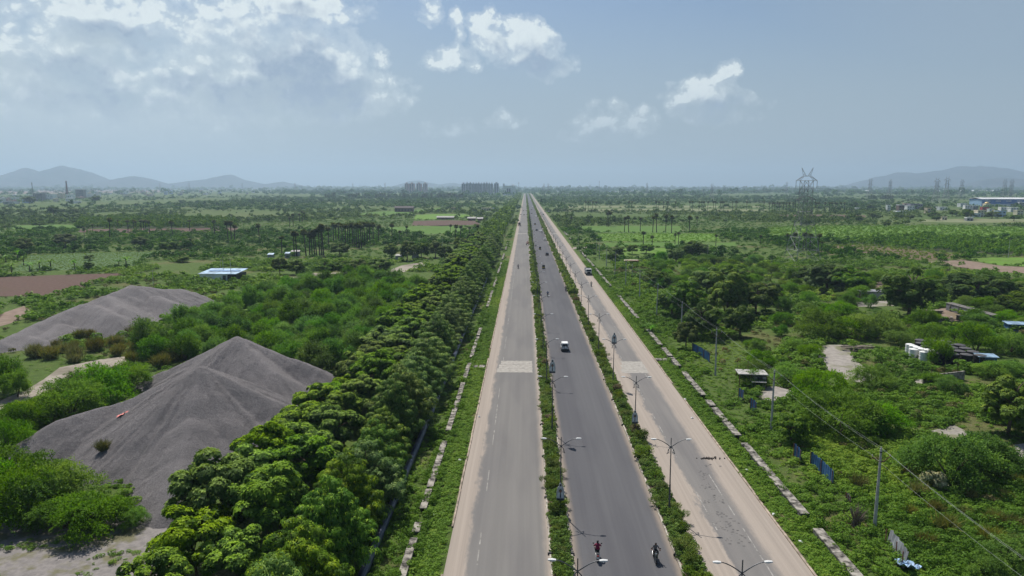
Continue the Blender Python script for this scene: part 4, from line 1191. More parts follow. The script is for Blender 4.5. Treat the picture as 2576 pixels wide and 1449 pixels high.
# ------------------------------------------------------------------ verges and wild ground cover
def wedge(n, y0, y1, side, xin, k=.80):
    """random ground points inside the view wedge on one side"""
    ys = np.sqrt(RNG.uniform(y0 ** 2, y1 ** 2, n))
    t = RNG.uniform(0, 1, n)
    if side > 0: xs = xin + t * (k * ys + 3 - xin)
    else: xs = xin - t * (k * ys + 3 + xin)
    return xs, ys
xs = []; ys = []
a, b = band(5200, -10.7, -7.9, 44, 330, 1.6); xs.append(a); ys.append(b)                 # left verge
a, b = band(5200, 27.5, 30.0, 44, 330, 1.6); xs.append(a); ys.append(b)                  # right verge
sz = RNG.uniform(.22, .48, 10400)
a, b = band(1800, -17, -11.9, 46, 300, 1.4); xs.append(a); ys.append(b); sz = np.r_[sz, RNG.uniform(.35, .7, 1800)]
a, b = band(3600, 31.2, 44, 46, 300, 1.3); xs.append(a); ys.append(b); sz = np.r_[sz, RNG.uniform(.4, .95, 3600)]
a, b = band(4500, 31.2, 52, 46, 220, 1.5); xs.append(a); ys.append(b); sz = np.r_[sz, RNG.uniform(.2, .45, 4500)]
for sx_, n_ in ((-12.0, 420), (-10.65, 520), (-11.3, 50), (29.75, 560), (31.35, 620), (30.5, 50)):
    a, b = band(n_, sx_ - .22, sx_ + .22, 46, 320, 1.4); xs.append(a); ys.append(b); sz = np.r_[sz, RNG.uniform(.35, .75, n_)]
a, b = wedge(7000, 52, 130, 1, 38); xs.append(a); ys.append(b); sz = np.r_[sz, RNG.uniform(.4, 1.0, 7000)]
a, b = wedge(7500, 130, 330, 1, 40); xs.append(a); ys.append(b); sz = np.r_[sz, RNG.uniform(.6, 1.7, 7500)]
a, b = wedge(2600, 66, 150, -1, -33); xs.append(a); ys.append(b); sz = np.r_[sz, RNG.uniform(.4, 1.0, 2600)]
a, b = wedge(9000, 150, 330, -1, -33); xs.append(a); ys.append(b); sz = np.r_[sz, RNG.uniform(.6, 1.7, 9000)]
xs = np.concatenate(xs); ys = np.concatenate(ys)
cov = fbm(xs / 14, ys / 14, 8, 4)
edge_ok = (np.abs(xs + 11.35) < 1.1) | (np.abs(xs - 30.5) < 1.1)
ok = free(xs, ys) & ((cov > .42) | (ys > 330) | (sz < .5) | edge_ok)
xs, ys, sz, cov = xs[ok], ys[ok], sz[ok], cov[ok]
lod = np.where(ys < 95, 0, np.where(ys < 170, 1, 2)); lod = np.where((sz < .5), np.maximum(lod, 1), lod)
o = merged('wild_weeds', xs, ys, sz, F_WEED, lod, tint_shift=(fbm(xs / 22, ys / 22, 31, 3) - .47) * 1.5 + RNG.normal(0, .12, len(xs)) + np.where(sz < .5, .15, 0), squash=np.where(sz < .5, RNG.uniform(.25, .6, len(xs)), RNG.uniform(.4, .95, len(xs))))
tag(o, 'wild weeds and creepers covering the verges and open ground', 'weeds', kind='stuff')

VILLAGE = PG([(2205, 566), (2205, 514), (2420, 506), (2640, 508), (2640, 566)])
TOWN = PG([(-120, 520), (-120, 486), (640, 474), (700, 480), (660, 500), (250, 520)])
def far_scrub(name, label, n, y0, y1, smin, smax, lodv, thr, seed, k=.80):
    ys = np.sqrt(RNG.uniform(y0 ** 2, y1 ** 2, n)); xs = RNG.uniform(-1, 1, n) * (k * ys + 5)
    c = fbm(xs / (y0 * .14), ys / (y0 * .22), seed, 4)
    ok = (free(xs, ys, 2.0, heaps=y0 < 400) | (ys > 3320)) & (c > thr + RNG.normal(0, .04, n)) & ~((xs < -12) & (xs > -33)) & (~in_poly(xs, ys, VILLAGE) | (RNG.random(n) < .4)) & (~in_poly(xs, ys, TOWN) | (RNG.random(n) < .22))
    xs, ys, c = xs[ok], ys[ok], c[ok]
    s = RNG.uniform(smin, smax, len(xs)) ** 1.0 * RNG.choice([.6, 1, 1.35], len(xs), p=[.4, .45, .15])
    tree = RNG.random(len(xs)) < .30
    var = np.where(tree, RNG.integers(5, 8, len(xs)), RNG.integers(0, 5, len(xs)))
    ts = np.where(tree, -.22, .03) + RNG.normal(0, .14, len(xs)) + (fbm(xs / (y0 * .3), ys / (y0 * .3), seed + 5, 3) - .47) * .8
    o = merged(name, xs, ys, s, F_FAR, np.full(len(xs), lodv), variants=var, tint_shift=ts)
    tag(o, label, 'scrub', kind='stuff')
far_scrub('distant_scrub', 'scrub and small trees over the plain around the palms', 9500, 330, 560, 1.0, 2.5, 1, .44, 41)
far_scrub('distant_scrub', 'scrub and trees over the plain beyond the palms', 13000, 560, 1000, 1.2, 3.0, 2, .43, 43)
far_scrub('distant_scrub', 'hazy tree cover on the far plain', 20000, 1000, 2300, 2.0, 4.6, 2, .42, 47)
far_scrub('distant_scrub', 'blue-green woods below the horizon', 8000, 2300, 5200, 7, 11, 2, .42, 53)
far_scrub('distant_scrub', 'last dark woods on the horizon', 6500, 5200, 10500, 12, 18, 2, .32, 59)
ys = np.sqrt(RNG.uniform(330 ** 2, 800 ** 2, 15000)); xs = RNG.uniform(-1, 1, 15000) * .8 * ys
ok = free(xs, ys, 2.0) & ~((xs < -12) & (xs > -33)) & ~in_poly(xs, ys, VILLAGE); xs, ys = xs[ok], ys[ok]
o = merged('rough_pasture', xs, ys, RNG.uniform(.7, 1.5, len(xs)), F_WEED, np.full(len(xs), 2), squash=RNG.uniform(.4, .8, len(xs)), tint_shift=(fbm(xs / 60, ys / 60, 77, 3) - .5) * 1.2)
tag(o, 'low rough growth between the far bushes and fields', 'pasture', kind='stuff')
xs, ys = [], []
xs = RNG.uniform(-75, -36, 1500); ys = RNG.uniform(52, 84, 1500)
ok = ~on_heap(xs, ys) & (np.abs(xs) < .8 * ys + 3) & (fbm(xs / 5, ys / 5, 14, 3) > .46); xs, ys = xs[ok], ys[ok]
o = merged('sparse_weeds', xs, ys, RNG.uniform(.18, .5, len(xs)), F_WEED, np.full(len(xs), 0), squash=RNG.uniform(.3, .8, len(xs)), tint_shift=RNG.normal(.1, .15, len(xs)))
tag(o, 'sparse weeds on the gravel flat at the lower left', 'weeds', kind='stuff')
# dry grass patches in the wild ground
xs = np.r_[wedge(2600, 55, 300, 1, 38)[0], wedge(1800, 66, 260, -1, -33)[0]]; ys = np.r_[wedge(2600, 55, 300, 1, 38)[1], wedge(1800, 66, 260, -1, -33)[1]]
ok = free(xs, ys) & (np.abs(xs) < .8 * ys + 3) & (np.abs(xs) > 33) & (fbm(xs / 11, ys / 11, 91, 3) > .46); xs, ys = xs[ok], ys[ok]
o = merged('dry_grass', xs, ys, RNG.uniform(.4, .95, len(xs)), F_DRY, np.where(ys < 110, 0, 1), squash=RNG.uniform(.6, 1.3, len(xs)))
tag(o, 'brownish dry grass and dead growth among the weeds', 'dry grass', kind='stuff')
# roadside trees running on to the horizon
ys = np.r_[np.arange(430, 900, 6.0), np.arange(900, 3300, 14.0)]
X = []; Y = []
for x in (-19, -24.5, -29): X.append(x + RNG.normal(0, .6, len(ys))); Y.append(ys + RNG.normal(0, 1, len(ys)))
X = np.concatenate(X); Y = np.concatenate(Y)
o = merged('distant_roadside_trees', X, Y, RNG.uniform(3.4, 4.3, len(X)), F_TUFT, np.where(Y < 700, 1, 2), variants=RNG.integers(5, 8, len(X)), tint_shift=RNG.normal(.05, .1, len(X)))
tag(o, 'far end of the roadside tree belt left of the road', 'trees', kind='stuff')

# ------------------------------------------------------------------ crops
def crop_rows(poly, row_gap, step, ang, size, mat, name, label, lod=2, tint=.1, squash=(1, 1.4), jit=.12):
    cx = np.mean([p[0] for p in poly]); cy = np.mean([p[1] for p in poly])
    R = max(math.hypot(p[0] - cx, p[1] - cy) for p in poly)
    a = np.arange(-R, R, row_gap); b = np.arange(-R, R, step)
    A, B = np.meshgrid(a, b)
    A = A + RNG.normal(0, jit * row_gap, A.shape); B = B + RNG.normal(0, .3 * step, B.shape)
    xs = (cx + A * math.cos(ang) - B * math.sin(ang)).ravel(); ys = (cy + A * math.sin(ang) + B * math.cos(ang)).ravel()
    ok = in_poly(xs, ys, poly); xs, ys = xs[ok], ys[ok]
    o = merged(name, xs, ys, size * RNG.uniform(.75, 1.25, len(xs)), mat, np.full(len(xs), lod), tint_shift=tint + RNG.normal(0, .08, len(xs)), squash=RNG.uniform(*squash, len(xs)))
    tag(o, label, 'crop', kind='stuff')
crop_rows(FIELDS['maize'], 2.4, 1.3, .25, .40, F_WEED, 'maize_crop', 'young maize in rows behind the ploughed field', 2, .5, (.6, 1.0), .05)
crop_rows(FIELDS['palmrow'], 6.0, 4.0, .1, 2.4, F_FAR, 'plantation_crop', 'dark plantation rows behind the left palms', 2, .02)
crop_rows(FIELDS['plant'], 4.2, 3.2, .5, 1.7, F_BROAD, 'banana_plantation', 'dark green plantation on the right below the bright band', 2, .15)
crop_rows(FIELDS['dots'], 4.5, 3.2, .5, .75, F_WEED, 'young_crop', 'young plants dotted over brown soil on the right', 2, .15)
crop_rows(FIELDS['band'], 4.5, 5.5, .2, 1.3, F_WEED, 'bright_crop', 'bright green crop band right of the pylon', 2, .25, (.5, .8), .3)
crop_rows(FIELDS['r2'], 3.5, 4.0, 0, .9, F_WEED, 'bright_crop', 'bright green paddy right of the road', 2, .25, (.4, .6), .3)
# ------------------------------------------------------------------ materials
STEEL = M('lamp_steel', (0.10, 0.105, 0.115), 0.5, 0.4, scale=2)
GALV = M('galvanised_steel', (0.24, 0.245, 0.25), 0.55, 0.35, scale=1.5, amt=.2)
CONC = M('pole_concrete', (0.42, 0.41, 0.39), 0.9, scale=1.5, amt=.2, bump=.2)
SLAB = M('drain_concrete', (0.24, 0.22, 0.19), 0.95, scale=1.3, amt=.6, bump=.35)
DARKC = M('dark_concrete', (0.16, 0.15, 0.14), 0.95, scale=1.1, amt=.3)  # darker concrete for the drain side walls and yard shed roof
WHITE = M('white_paint', (0.72, 0.72, 0.70), 0.5, scale=2, amt=.06)
DIRTYW = M('dirty_white', (0.40, 0.385, 0.36), 0.8, scale=1.2, amt=.22)
BLACK = M('black_rubber', (0.018, 0.018, 0.019), 0.75, scale=4)
DARK = M('dark_plastic', (0.03, 0.03, 0.034), 0.5, scale=4)
GLASS = M('tinted_glass', (0.018, 0.022, 0.028), 0.08, 0, 0.6, scale=1, amt=.05)
RUST = M('rusty_angle_iron', (0.17, 0.07, 0.05), 0.85, scale=5, amt=.3)
BLUE = M('blue_sheet', (0.075, 0.17, 0.36), 0.5, 0.1, scale=.8, amt=.25)
SKYBLUE = M('pale_blue_sheet', (0.28, 0.40, 0.52), 0.5, 0.1, scale=.5, amt=.3)
GREYSHEET = M('grey_sheet', (0.30, 0.31, 0.33), 0.7, 0.1, scale=.5, amt=.3)
HEADW = M('lamp_head_white', (0.62, 0.62, 0.60), 0.4, scale=3, amt=.05)
REDP = M('red_paint', (0.30, 0.028, 0.022), 0.45, scale=2, amt=.1)
CHROME = M('chrome', (0.55, 0.55, 0.55), 0.25, 0.9, scale=3, amt=.1)
SKIN = M('brown_skin', (0.20, 0.11, 0.075), 0.7, scale=5, amt=.1)
HAIR = M('black_hair', (0.012, 0.011, 0.011), 0.6, scale=9)
PIPE = M('pipe_coating', (0.045, 0.055, 0.085), 0.42, 0.1, 0.4, scale=.8, amt=.3)
WOOD = M('old_timber', (0.24, 0.20, 0.16), 0.9, scale=3, amt=.35)
TERRA = M('red_oxide', (0.30, 0.10, 0.08), 0.8, scale=2, amt=.2)

# ------------------------------------------------------------------ street lamps
def make_lamp():
    o = empty('street_lamp', (0, 0, 0))
    mb = MB(); mb.tube([(0, 0, -.1), (0, 0, 3.4), (0, 0, 3.42), (0, 0, 8.8)], [.11, .095, .07, .045], 10); mb.box((0, 0, .2), (.34, .34, .22))
    mb.build('pole', [STEEL], o)
    for s in (-1, 1):
        pts = [(0, 0, 7.75)] + [(s * (0.06 + 1.62 * t), 0, 7.78 + .86 * math.sin(t * 1.45)) for t in (.15, .3, .5, .7, .85, 1)]
        MB().tube(pts, [.05, .048, .045, .042, .04, .038, .035], 7).build('arm', [STEEL], o)
        MB().loft([[(s * 1.60, -.09, 8.59), (s * 1.60, .09, 8.59), (s * 1.60, .09, 8.66), (s * 1.60, -.09, 8.66)], [(s * 1.85, -.15, 8.57), (s * 1.85, .15, 8.57), (s * 1.85, .12, 8.70), (s * 1.85, -.12, 8.70)], [(s * 2.2, -.10, 8.62), (s * 2.2, .10, 8.62), (s * 2.2, .08, 8.68), (s * 2.2, -.08, 8.68)]]).build('lamp_head', [HEADW], o)
        b = MB(); b.tube([(s * .03, 0, 7.72), (s * .28, 0, 7.45), (s * .44, 0, 6.95)], [.045, .04, .02], 6)
        b.tube([(s * .44, 0, 6.95), (s * .30, 0, 7.1), (s * .16, 0, 7.02)], [.035, .05, .015], 6); b.tube([(s * .28, 0, 7.45), (s * .20, 0, 7.05)], [.03, .03], 6)
        b.build('bracket', [STEEL], o)
    return o
lamp = make_lamp(); first = True
for nm, X in (('right', 16.05), ('left', 3.95)):
    k = 0; y = 47.0
    while y < 760:
        o = lamp if first else copy_tree(lamp); first = False
        o.location = (X + random.uniform(-.05, .05), y, 0.02); o.rotation_euler = (0, random.uniform(-.008, .008), random.uniform(-.03, .03))
        register(o, f'# two-armed street lamp on the {nm} median', 'street lamp', 'street lamps on the medians')
        y += 24.6
# portrait boards on the lamp posts
PORT_BG = M('poster_backing', (0.40, 0.42, 0.43), 0.5, scale=3, amt=.15)
PORT_W = M('poster_white_shirt', (0.55, 0.58, 0.60), 0.6, scale=3, amt=.1)
PORT_D = M('poster_dark', (0.06, 0.065, 0.075), 0.6, scale=4)
def figure(mb, cx, z0, h, y):
    """head and shoulders outline, as printed on the board"""
    def disc(x, z, rx, rz_, n=14): return [(x + rx * math.cos(2 * math.pi * i / n), z + rz_ * math.sin(2 * math.pi * i / n)) for i in range(n)]
    def flat(poly):
        n = len(poly); mb.add([(px, y, pz) for px, pz in poly] + [(px, y - .006, pz) for px, pz in poly], [tuple(range(n)), tuple(range(2 * n - 1, n - 1, -1))] + [(i, (i + 1) % n, n + (i + 1) % n, n + i) for i in range(n)])
    return disc, flat
def make_board():
    o = empty('portrait_board', (0, 0, 0))
    out = [(-.46, 0), (.46, 0), (.46, .9), (.38, 1.25), (.30, 1.5), (.17, 1.6), (.17, 1.78), (.10, 1.95), (0, 2.0), (-.10, 1.95), (-.17, 1.78), (-.17, 1.6), (-.30, 1.5), (-.38, 1.25), (-.46, .9)]
    def plate(poly, y0, y1):
        n = len(poly); b = MB()
        return b.add([(x, y0, z) for x, z in poly] + [(x, y1, z) for x, z in poly], [tuple(range(n)), tuple(range(2 * n - 1, n - 1, -1))] + [(i, (i + 1) % n, n + (i + 1) % n, n + i) for i in range(n)])
    plate(out, -.03, .03).build('board', [PORT_BG], o)
    disc = lambda x, z, rx, rz_, n=16: [(x + rx * math.cos(2 * math.pi * i / n), z + rz_ * math.sin(2 * math.pi * i / n)) for i in range(n)]
    plate([(-.38, .16), (.38, .16), (.36, .6), (.22, .82), (-.22, .82), (-.36, .6)], -.045, -.033).build('shirt_print', [PORT_W], o)
    plate(disc(0, 1.0, .15, .2), -.047, -.034).build('face_print', [SKIN], o)
    plate([(-.16, 1.02)] + [(.165 * math.cos(t), 1.05 + .2 * math.sin(t)) for t in np.linspace(math.pi, 0, 9)] + [(.16, 1.02), (.1, 1.1), (-.1, 1.1)], -.056, -.048).build('hair_print', [PORT_D], o)
    plate(disc(0, 1.72, .10, .14), -.047, -.034).build('upper_portrait', [PORT_D], o)
    plate([(-.24, 1.34), (.24, 1.34), (.18, 1.52), (.06, 1.58), (-.06, 1.58), (-.18, 1.52)], -.047, -.034).build('upper_shirt_print', [PORT_W], o)
    b = plate([(-.08, .2), (.08, .2), (.05, .8), (-.05, .8)], -.052, -.046); b.build('sash_print', [PORT_D], o)
    plate([(-.46, -.16), (.46, -.16), (.46, .1), (-.46, .1)], -.05, .035).build('caption_band', [PORT_D], o)
    return o
brd = make_board(); first = True
for nm, X, D, u, v in (('right', 16.05, 96.2, 1598, 1062), ('right', 16.05, 120.8, 1507, 862), ('left', 3.95, 71.6, 1404, 1254), ('left', 3.95, 96.2, 1372, 935)):
    o = brd if first else copy_tree(brd); first = False
    o.location = (X, D - .15, max(.9, z_at(u, v, D))); o.scale = (.95,) * 3
    register(o, f'# arched portrait board on a {nm}-median lamp post', 'advertising board', 'portrait boards on the lamp posts')

# ------------------------------------------------------------------ power poles and wires on the right
def make_pole():
    o = empty('power_pole', (0, 0, 0))
    MB().tube([(0, 0, -.2), (0, 0, 9.2)], [.19, .11], 8).build('pole', [CONC], o)
    MB().tube([(-.95, -.12, 8.35), (-.45, -.13, 7.95), (0, -.15, 7.75), (.45, -.13, 7.95), (.95, -.12, 8.35)], .045, 5).build('crossarm', [RUST], o)
    for x, z in ((-.93, 8.4), (.93, 8.4), (0, 9.2)): MB().lathe([(.03, 0), (.07, .05), (.05, .1), (.07, .14), (.03, .2)], (x, -.12 if x else 0, z), 8).build('insulator', [DIRTYW], o)
    MB().lathe([(.135, 0), (.135, .12)], (0, 0, 8.75), 10).build('clamp', [DARK], o)
    return o
pole = make_pole(); first = True; PY = [38] + [68 + 30 * k for k in range(10)]
for y in PY[1:]:
    o = pole if first else copy_tree(pole); first = False
    o.location = (36.7 + random.uniform(-.15, .15), y, 0); o.rotation_euler = (0, random.uniform(-.02, .03), random.uniform(-.05, .05))
    register(o, '# concrete power pole right of the road', 'power pole', 'concrete power poles')
WIRE = M('aluminium_wire', (0.30, 0.32, 0.30), 0.5, 0.3, scale=2)
def sag(p, q, s, n=10):
    return [(p[0] + (q[0] - p[0]) * t, p[1] + (q[1] - p[1]) * t, p[2] + (q[2] - p[2]) * t - 4 * s * t * (1 - t)) for t in [i / n for i in range(n + 1)]]
for dx, z, what in ((-.93, 8.58, 'road-side'), (.93, 8.58, 'field-side'), (0, 9.38, 'top')):
    pts = []
    for a, b in zip(PY[:-1], PY[1:]): pts += sag((36.7 + dx, a, z), (36.7 + dx, b, z), .45)[:-1]
    pts.append((36.7 + dx, PY[-1], z))
    tag(MB().tube(pts, .008, 4).build('power_wire', [WIRE]), f'thin {what} wire strung along the concrete power poles', 'wire', 'wires on the power poles')
# thin dark poles left of the road near the shed
def slim(u, vb, vt, label, cat='power pole', r=.09):
    x, y = G(u, vb); h = z_at(u, vt, y)
    o = empty('power_pole', (x, y, 0))
    MB().tube([(0, 0, -.2), (0, 0, h)], [r * 1.2, r * .8], 6).build('pole', [CONC], o)
    MB().box((0, 0, h - .5), (1.6, .1, .1)).build('crossarm', [RUST], o)
    tag(o, label, cat)
for u, vb, vt, lb in ((892, 692, 664, 'slim pole pair member in front of the white slabs left'), (1113, 655, 597, 'tall slim pole among trees near the left roadside belt'), (1590, 702, 664, 'slim pole by the small red-edged roof on the right'), (386, 720, 679, 'slim dark pole left of the blue-roofed shed'), (563, 700, 655, 'slim pole standing just behind the blue-roofed shed'), (582, 705, 650, 'slim pole at the right end of the blue-roofed shed'), (556, 690, 652, 'slim pole beyond the blue-roofed shed'),
                      (1454, 632, 590, 'slim pole beside the side path on the right'), (1500, 640, 600, 'slim pole left of the dark tree by the paddies'), (2032, 655, 640, 'slim pole right of the lattice pylon foot'), (2714 / 1.0 if 0 else 2455, 706, 678, 'slim pole standing in front of the brown field on the right'), (1780, 650, 612, 'slim pole at the far paddies edge beside dark trees'), (2536, 650, 600, 'slim pole at the far right beyond the yellow-green strip')):
    slim(u, vb, vt, lb)
# ------------------------------------------------------------------ lattice pylons
def lattice(mb, z0, w0, z1, w1, n, r):
    for i in range(n):
        a, b = i / n, (i + 1) / n
        za, zb = z0 + (z1 - z0) * a, z0 + (z1 - z0) * b
        wa, wb = (w0 + (w1 - w0) * a) / 2, (w0 + (w1 - w0) * b) / 2
        ca = [(-wa, -wa, za), (wa, -wa, za), (wa, wa, za), (-wa, wa, za)]; cb = [(-wb, -wb, zb), (wb, -wb, zb), (wb, wb, zb), (-wb, wb, zb)]
        for k in range(4):
            k2 = (k + 1) % 4
            mb.tube([ca[k], cb[k]], r * 1.5, 4, False)
            mb.tube([ca[k], cb[k2]], r, 4, False); mb.tube([ca[k2], cb[k]], r, 4, False)
            mb.tube([cb[k], cb[k2]], r * .9, 4, False)
def make_pylon(r=.10, n=7):
    o = empty('lattice_pylon', (0, 0, 0))
    mb = MB(); lattice(mb, -.3, 12.5, 24, 4.6, n, r); lattice(mb, 24, 4.6, 38.5, 4.2, 3, r * .8); mb.build('lattice_body', [GALV], o)
    for name, z, hw, up in (('top_crossarm', 38.5, 5.3, 2.2), ('lower_crossarm', 29.5, 5.0, 1.6)):
        a = MB()
        for s in (-1, 1):
            for yy in (-.9, .9):
                a.tube([(s * 2.0, yy, z), (s * hw, 0, z)], r * .9, 4, False); a.tube([(s * 1.6, yy, z + up), (s * hw, 0, z)], r * .9, 4, False)
                a.tube([(s * 3.6, yy * .5, z), (s * 2.2, yy, z + up * .8)], r * .7, 4, False)
                a.tube([(0, yy, z + up), (s * 1.8, yy, z + up)], r * .8, 4, False)
        a.build(name, [GALV], o)
    for s in (-1, 1):
        h = MB(); h.tube([(s * .4, -.4, 40.4), (s * 2.9, 0, 44.6)], r * .6, 4, False); h.tube([(s * .4, .4, 40.4), (s * 2.9, 0, 44.6)], r * .6, 4, False); h.tube([(s * 1.9, 0, 41.0), (s * 2.9, 0, 44.6)], r * .8, 4, False); h.tube([(s * 1.2, 0, 41.6), (s * 1.9, 0, 41.0)], r * .8, 4, False)
        h.build('earth_wire_horn', [GALV], o)
        for z, hw in ((38.5, 5.3), (29.5, 5.0)): MB().tube([(s * hw, 0, z), (s * hw, 0, z - 3.6)], .09, 5).build('insulator_string', [DARK], o)
    return o
big_p = make_pylon(.092, 4)
bx_, by_ = G(1992, 658)
bx_ = x_at(2023, 560, by_)
big_p.location = (bx_, by_, 0); big_p.rotation_euler = (0, 0, rad(8))
tag(big_p, 'tall grey lattice pylon standing among bushes right of the road', 'pylon', 'lattice pylons')
small = make_pylon(.15, 4)
FARP = [(1790, 500, 461, 'far lattice pylon above the tree line left of the big one'), (1627, 487, 459, 'far lattice pylon right of where the road vanishes'), (1978, 487, 456, 'far lattice pylon just left of the big pylon top'), (969, 484, 459, 'far lattice pylon left of the pink apartment blocks'), (1368, 488, 461, 'left one of two far pylons beside the road end'), (1379, 488, 460, 'right one of two far pylons beside the road end'),
        (477, 482, 458, 'far lattice pylon in front of the second hill range left'), (743, 484, 459, 'far lattice pylon at the right end of the left hills'), (403, 481, 459, 'far lattice pylon between the two left hill ranges'), (2237, 500, 450, 'hazy lattice pylon before the right hill, over the pale strip'), (2353, 512, 447, 'larger hazy lattice pylon left of the blue factory'), (2187, 497, 447, 'slim hazy pylon at the left foot of the right hill'),
        (2379, 503, 444, 'hazy pylon just right of the larger one near the factory'), (2417, 500, 450, 'hazy pylon above the left end of the blue factory'), (2524, 503, 450, 'left one of two hazy pylons above the blue factory roof'), (2541, 503, 450, 'right one of two hazy pylons above the blue factory roof'), (888, 483, 460, 'far slim pylon left of the far lattice pylon in the plain'), (610, 481, 459, 'far pylon before the middle of the second left hills')]
first = True
for u, vb, vt, lb in FARP:
    x, y = G(u, vb); h = z_at(u, vt, y)
    o = small if first else copy_tree(small); first = False
    o.location = (x, y, 0); s = h / 44.6; o.scale = (s, s, s); o.rotation_euler = (0, 0, random.uniform(-.5, .5))
    tag(o, lb, 'pylon', 'lattice pylons')
# conductors
HV = M('high_voltage_line', (0.10, 0.10, 0.11), 0.6, 0.3)
def pt(s, z): return (bx_ + s * math.cos(rad(8)), by_ + s * math.sin(rad(8)), z)
lx, ly = G(1790, 500); rx_, ry_ = G(2353, 512)
for s, z, nm in ((-5.3, 34.9, 'left upper'), (5.3, 34.9, 'right upper'), (-5.0, 25.9, 'left lower'), (5.0, 25.9, 'right lower')):
    tag(MB().tube(sag((lx + s, ly, z), pt(s, z), 6, 14), .05, 4).build('high_voltage_wire', [HV]), f'{nm} conductor running left from the big lattice pylon', 'wire', 'high voltage wires')
    tag(MB().tube(sag(pt(s, z), (rx_ + s, ry_, z), 7, 14), .05, 4).build('high_voltage_wire', [HV]), f'{nm} conductor running right from the big lattice pylon', 'wire', 'high voltage wires')
# masts
def mast(u, vb, vt, w, label, mat=RUST):
    x, y = G(u, vb); h = z_at(u, vt, y)
    o = empty('lattice_mast', (x, y, 0))
    mb = MB(); lattice(mb, -.3, w, h, w * .35, 8, w * .07); mb.build('mast_body', [mat], o)
    MB().lathe([(w * .5, 0), (w * .5, h * .09)], (0, 0, h * .86), 8).build('antenna_ring', [GALV], o)
    tag(o, label, 'radio mast')
mast(170, 497, 455, 5, 'reddish radio mast rising over the left town', M('mast_red', (0.25, 0.10, 0.09), .7)); mast(84, 500, 458, 2.2, 'thin grey mast at the far left of the town', GALV)
mast(1507, 484, 455, 3, 'thin mast on the horizon right of the road end', GALV); mast(1305, 486, 458, 3, 'thin mast beside the white block at the road end', GALV); mast(1247, 484, 457, 3, 'thin mast at the right end of the grey apartment towers', GALV)

# ------------------------------------------------------------------ pipe and drains
o = empty('water_pipe', (-14.9, 46, .62))
MB().tube([(0, 0, 0), (0.1, 60, .02), (-.1, 130, 0), (0, 215, 0)], .42, 14).build('pipe', [PIPE], o)
for k in range(18):
    j = MB().lathe([(.46, -.14), (.48, -.1), (.48, .1), (.46, .14)], (0, 0, 0), 14, 'x').build('joint', [DARK], o)
    j.location = (0, 4 + k * 11.8, 0); j.rotation_euler = (0, 0, rad(90))
tag(o, 'long dark blue-black water pipe lying beside the roadside trees', 'pipe')
def drain(side, v0, v1, X, wd, h, label):
    ym = [G(1300, v)[1] for v in (v0, v1)]
    y0, y1 = min(ym), max(ym); L = y1 - y0
    o = empty('drain_cover', (X, y0, 0))
    n = max(1, round(L / 2.6)); b = MB(); rr = random.Random(int(v0))
    for k in range(n):
        b.box((rr.uniform(-.03, .03), L * (k + .5) / n, h - .07 + rr.uniform(-.03, .02)), (wd, L / n - .05, .14), rr.uniform(-.012, .012))
    b.build('slab', [SLAB], o)
    w2 = MB()
    for s in (-1, 1): w2.box((s * (wd / 2 - .10), L / 2, (h - .16) / 2), (.14, L - .1, h - .16))
    w2.build('side_wall', [DARKC], o)
    register(o, label, 'drain', 'concrete drain sections')
for v0, v1 in [(1367, 1470), (1327, 1352), (1242, 1292), (1119, 1237), (970, 1092), (920, 960), (852, 905), (830, 849), (735, 775), (700, 724), (662, 690), (640, 654), (612, 630)]:
    drain('l', v0, v1, -11.3, .78, .55, '# broken concrete drain section left of the road')
for v0, v1 in [(1337, 1470), (1121, 1300), (1031, 1102), (1013, 1027), (940, 1000), (904, 926), (880, 901), (834, 872), (778, 804), (748, 776), (700, 722), (677, 696), (652, 672), (632, 648), (600, 612), (584, 594)]:
    drain('r', v0, v1, 30.55, 1.0, .7, '# concrete box drain section right of the road')
# culvert heads by the crossing slabs
for X, y, lb in ((-9.4, G(1300, 925)[1], 'small broken culvert slab between kerb and drain, left side'), (28.6, G(1300, 905)[1], 'small broken culvert slab between kerb and drain, right side')):
    b = MB(); b.box((-.7, 0, .2), (1.2, 1.6, .18), .05); b.box((.75, .2, .16), (1.1, 1.8, .18), -.08)
    o = b.build('culvert_slab', [SLAB]); o.location = (X, y, 0); tag(o, lb, 'slab')
# kerb drain spouts (small dark pipes poking from the median kerbs)
sp0 = MB().box((0, 0, 0), (.55, .16, .16)).box((.0, 0, .12), (.3, .3, .06)).mesh('drain_spout', DARK)
for X, nm in ((XM1 + .1, 'right kerb of the middle road'), (XA1 + .1, 'right kerb of the left road'), (XM0 - .1, 'left kerb of the middle road')):
    for k in range(7):
        o = link_mesh('drain_spout', sp0); o.location = (X, 50.5 + 12.3 * k, .15)
        register(o, f'# small dark drain spout on the {nm}', 'drain spout', 'drain spouts in the kerbs')

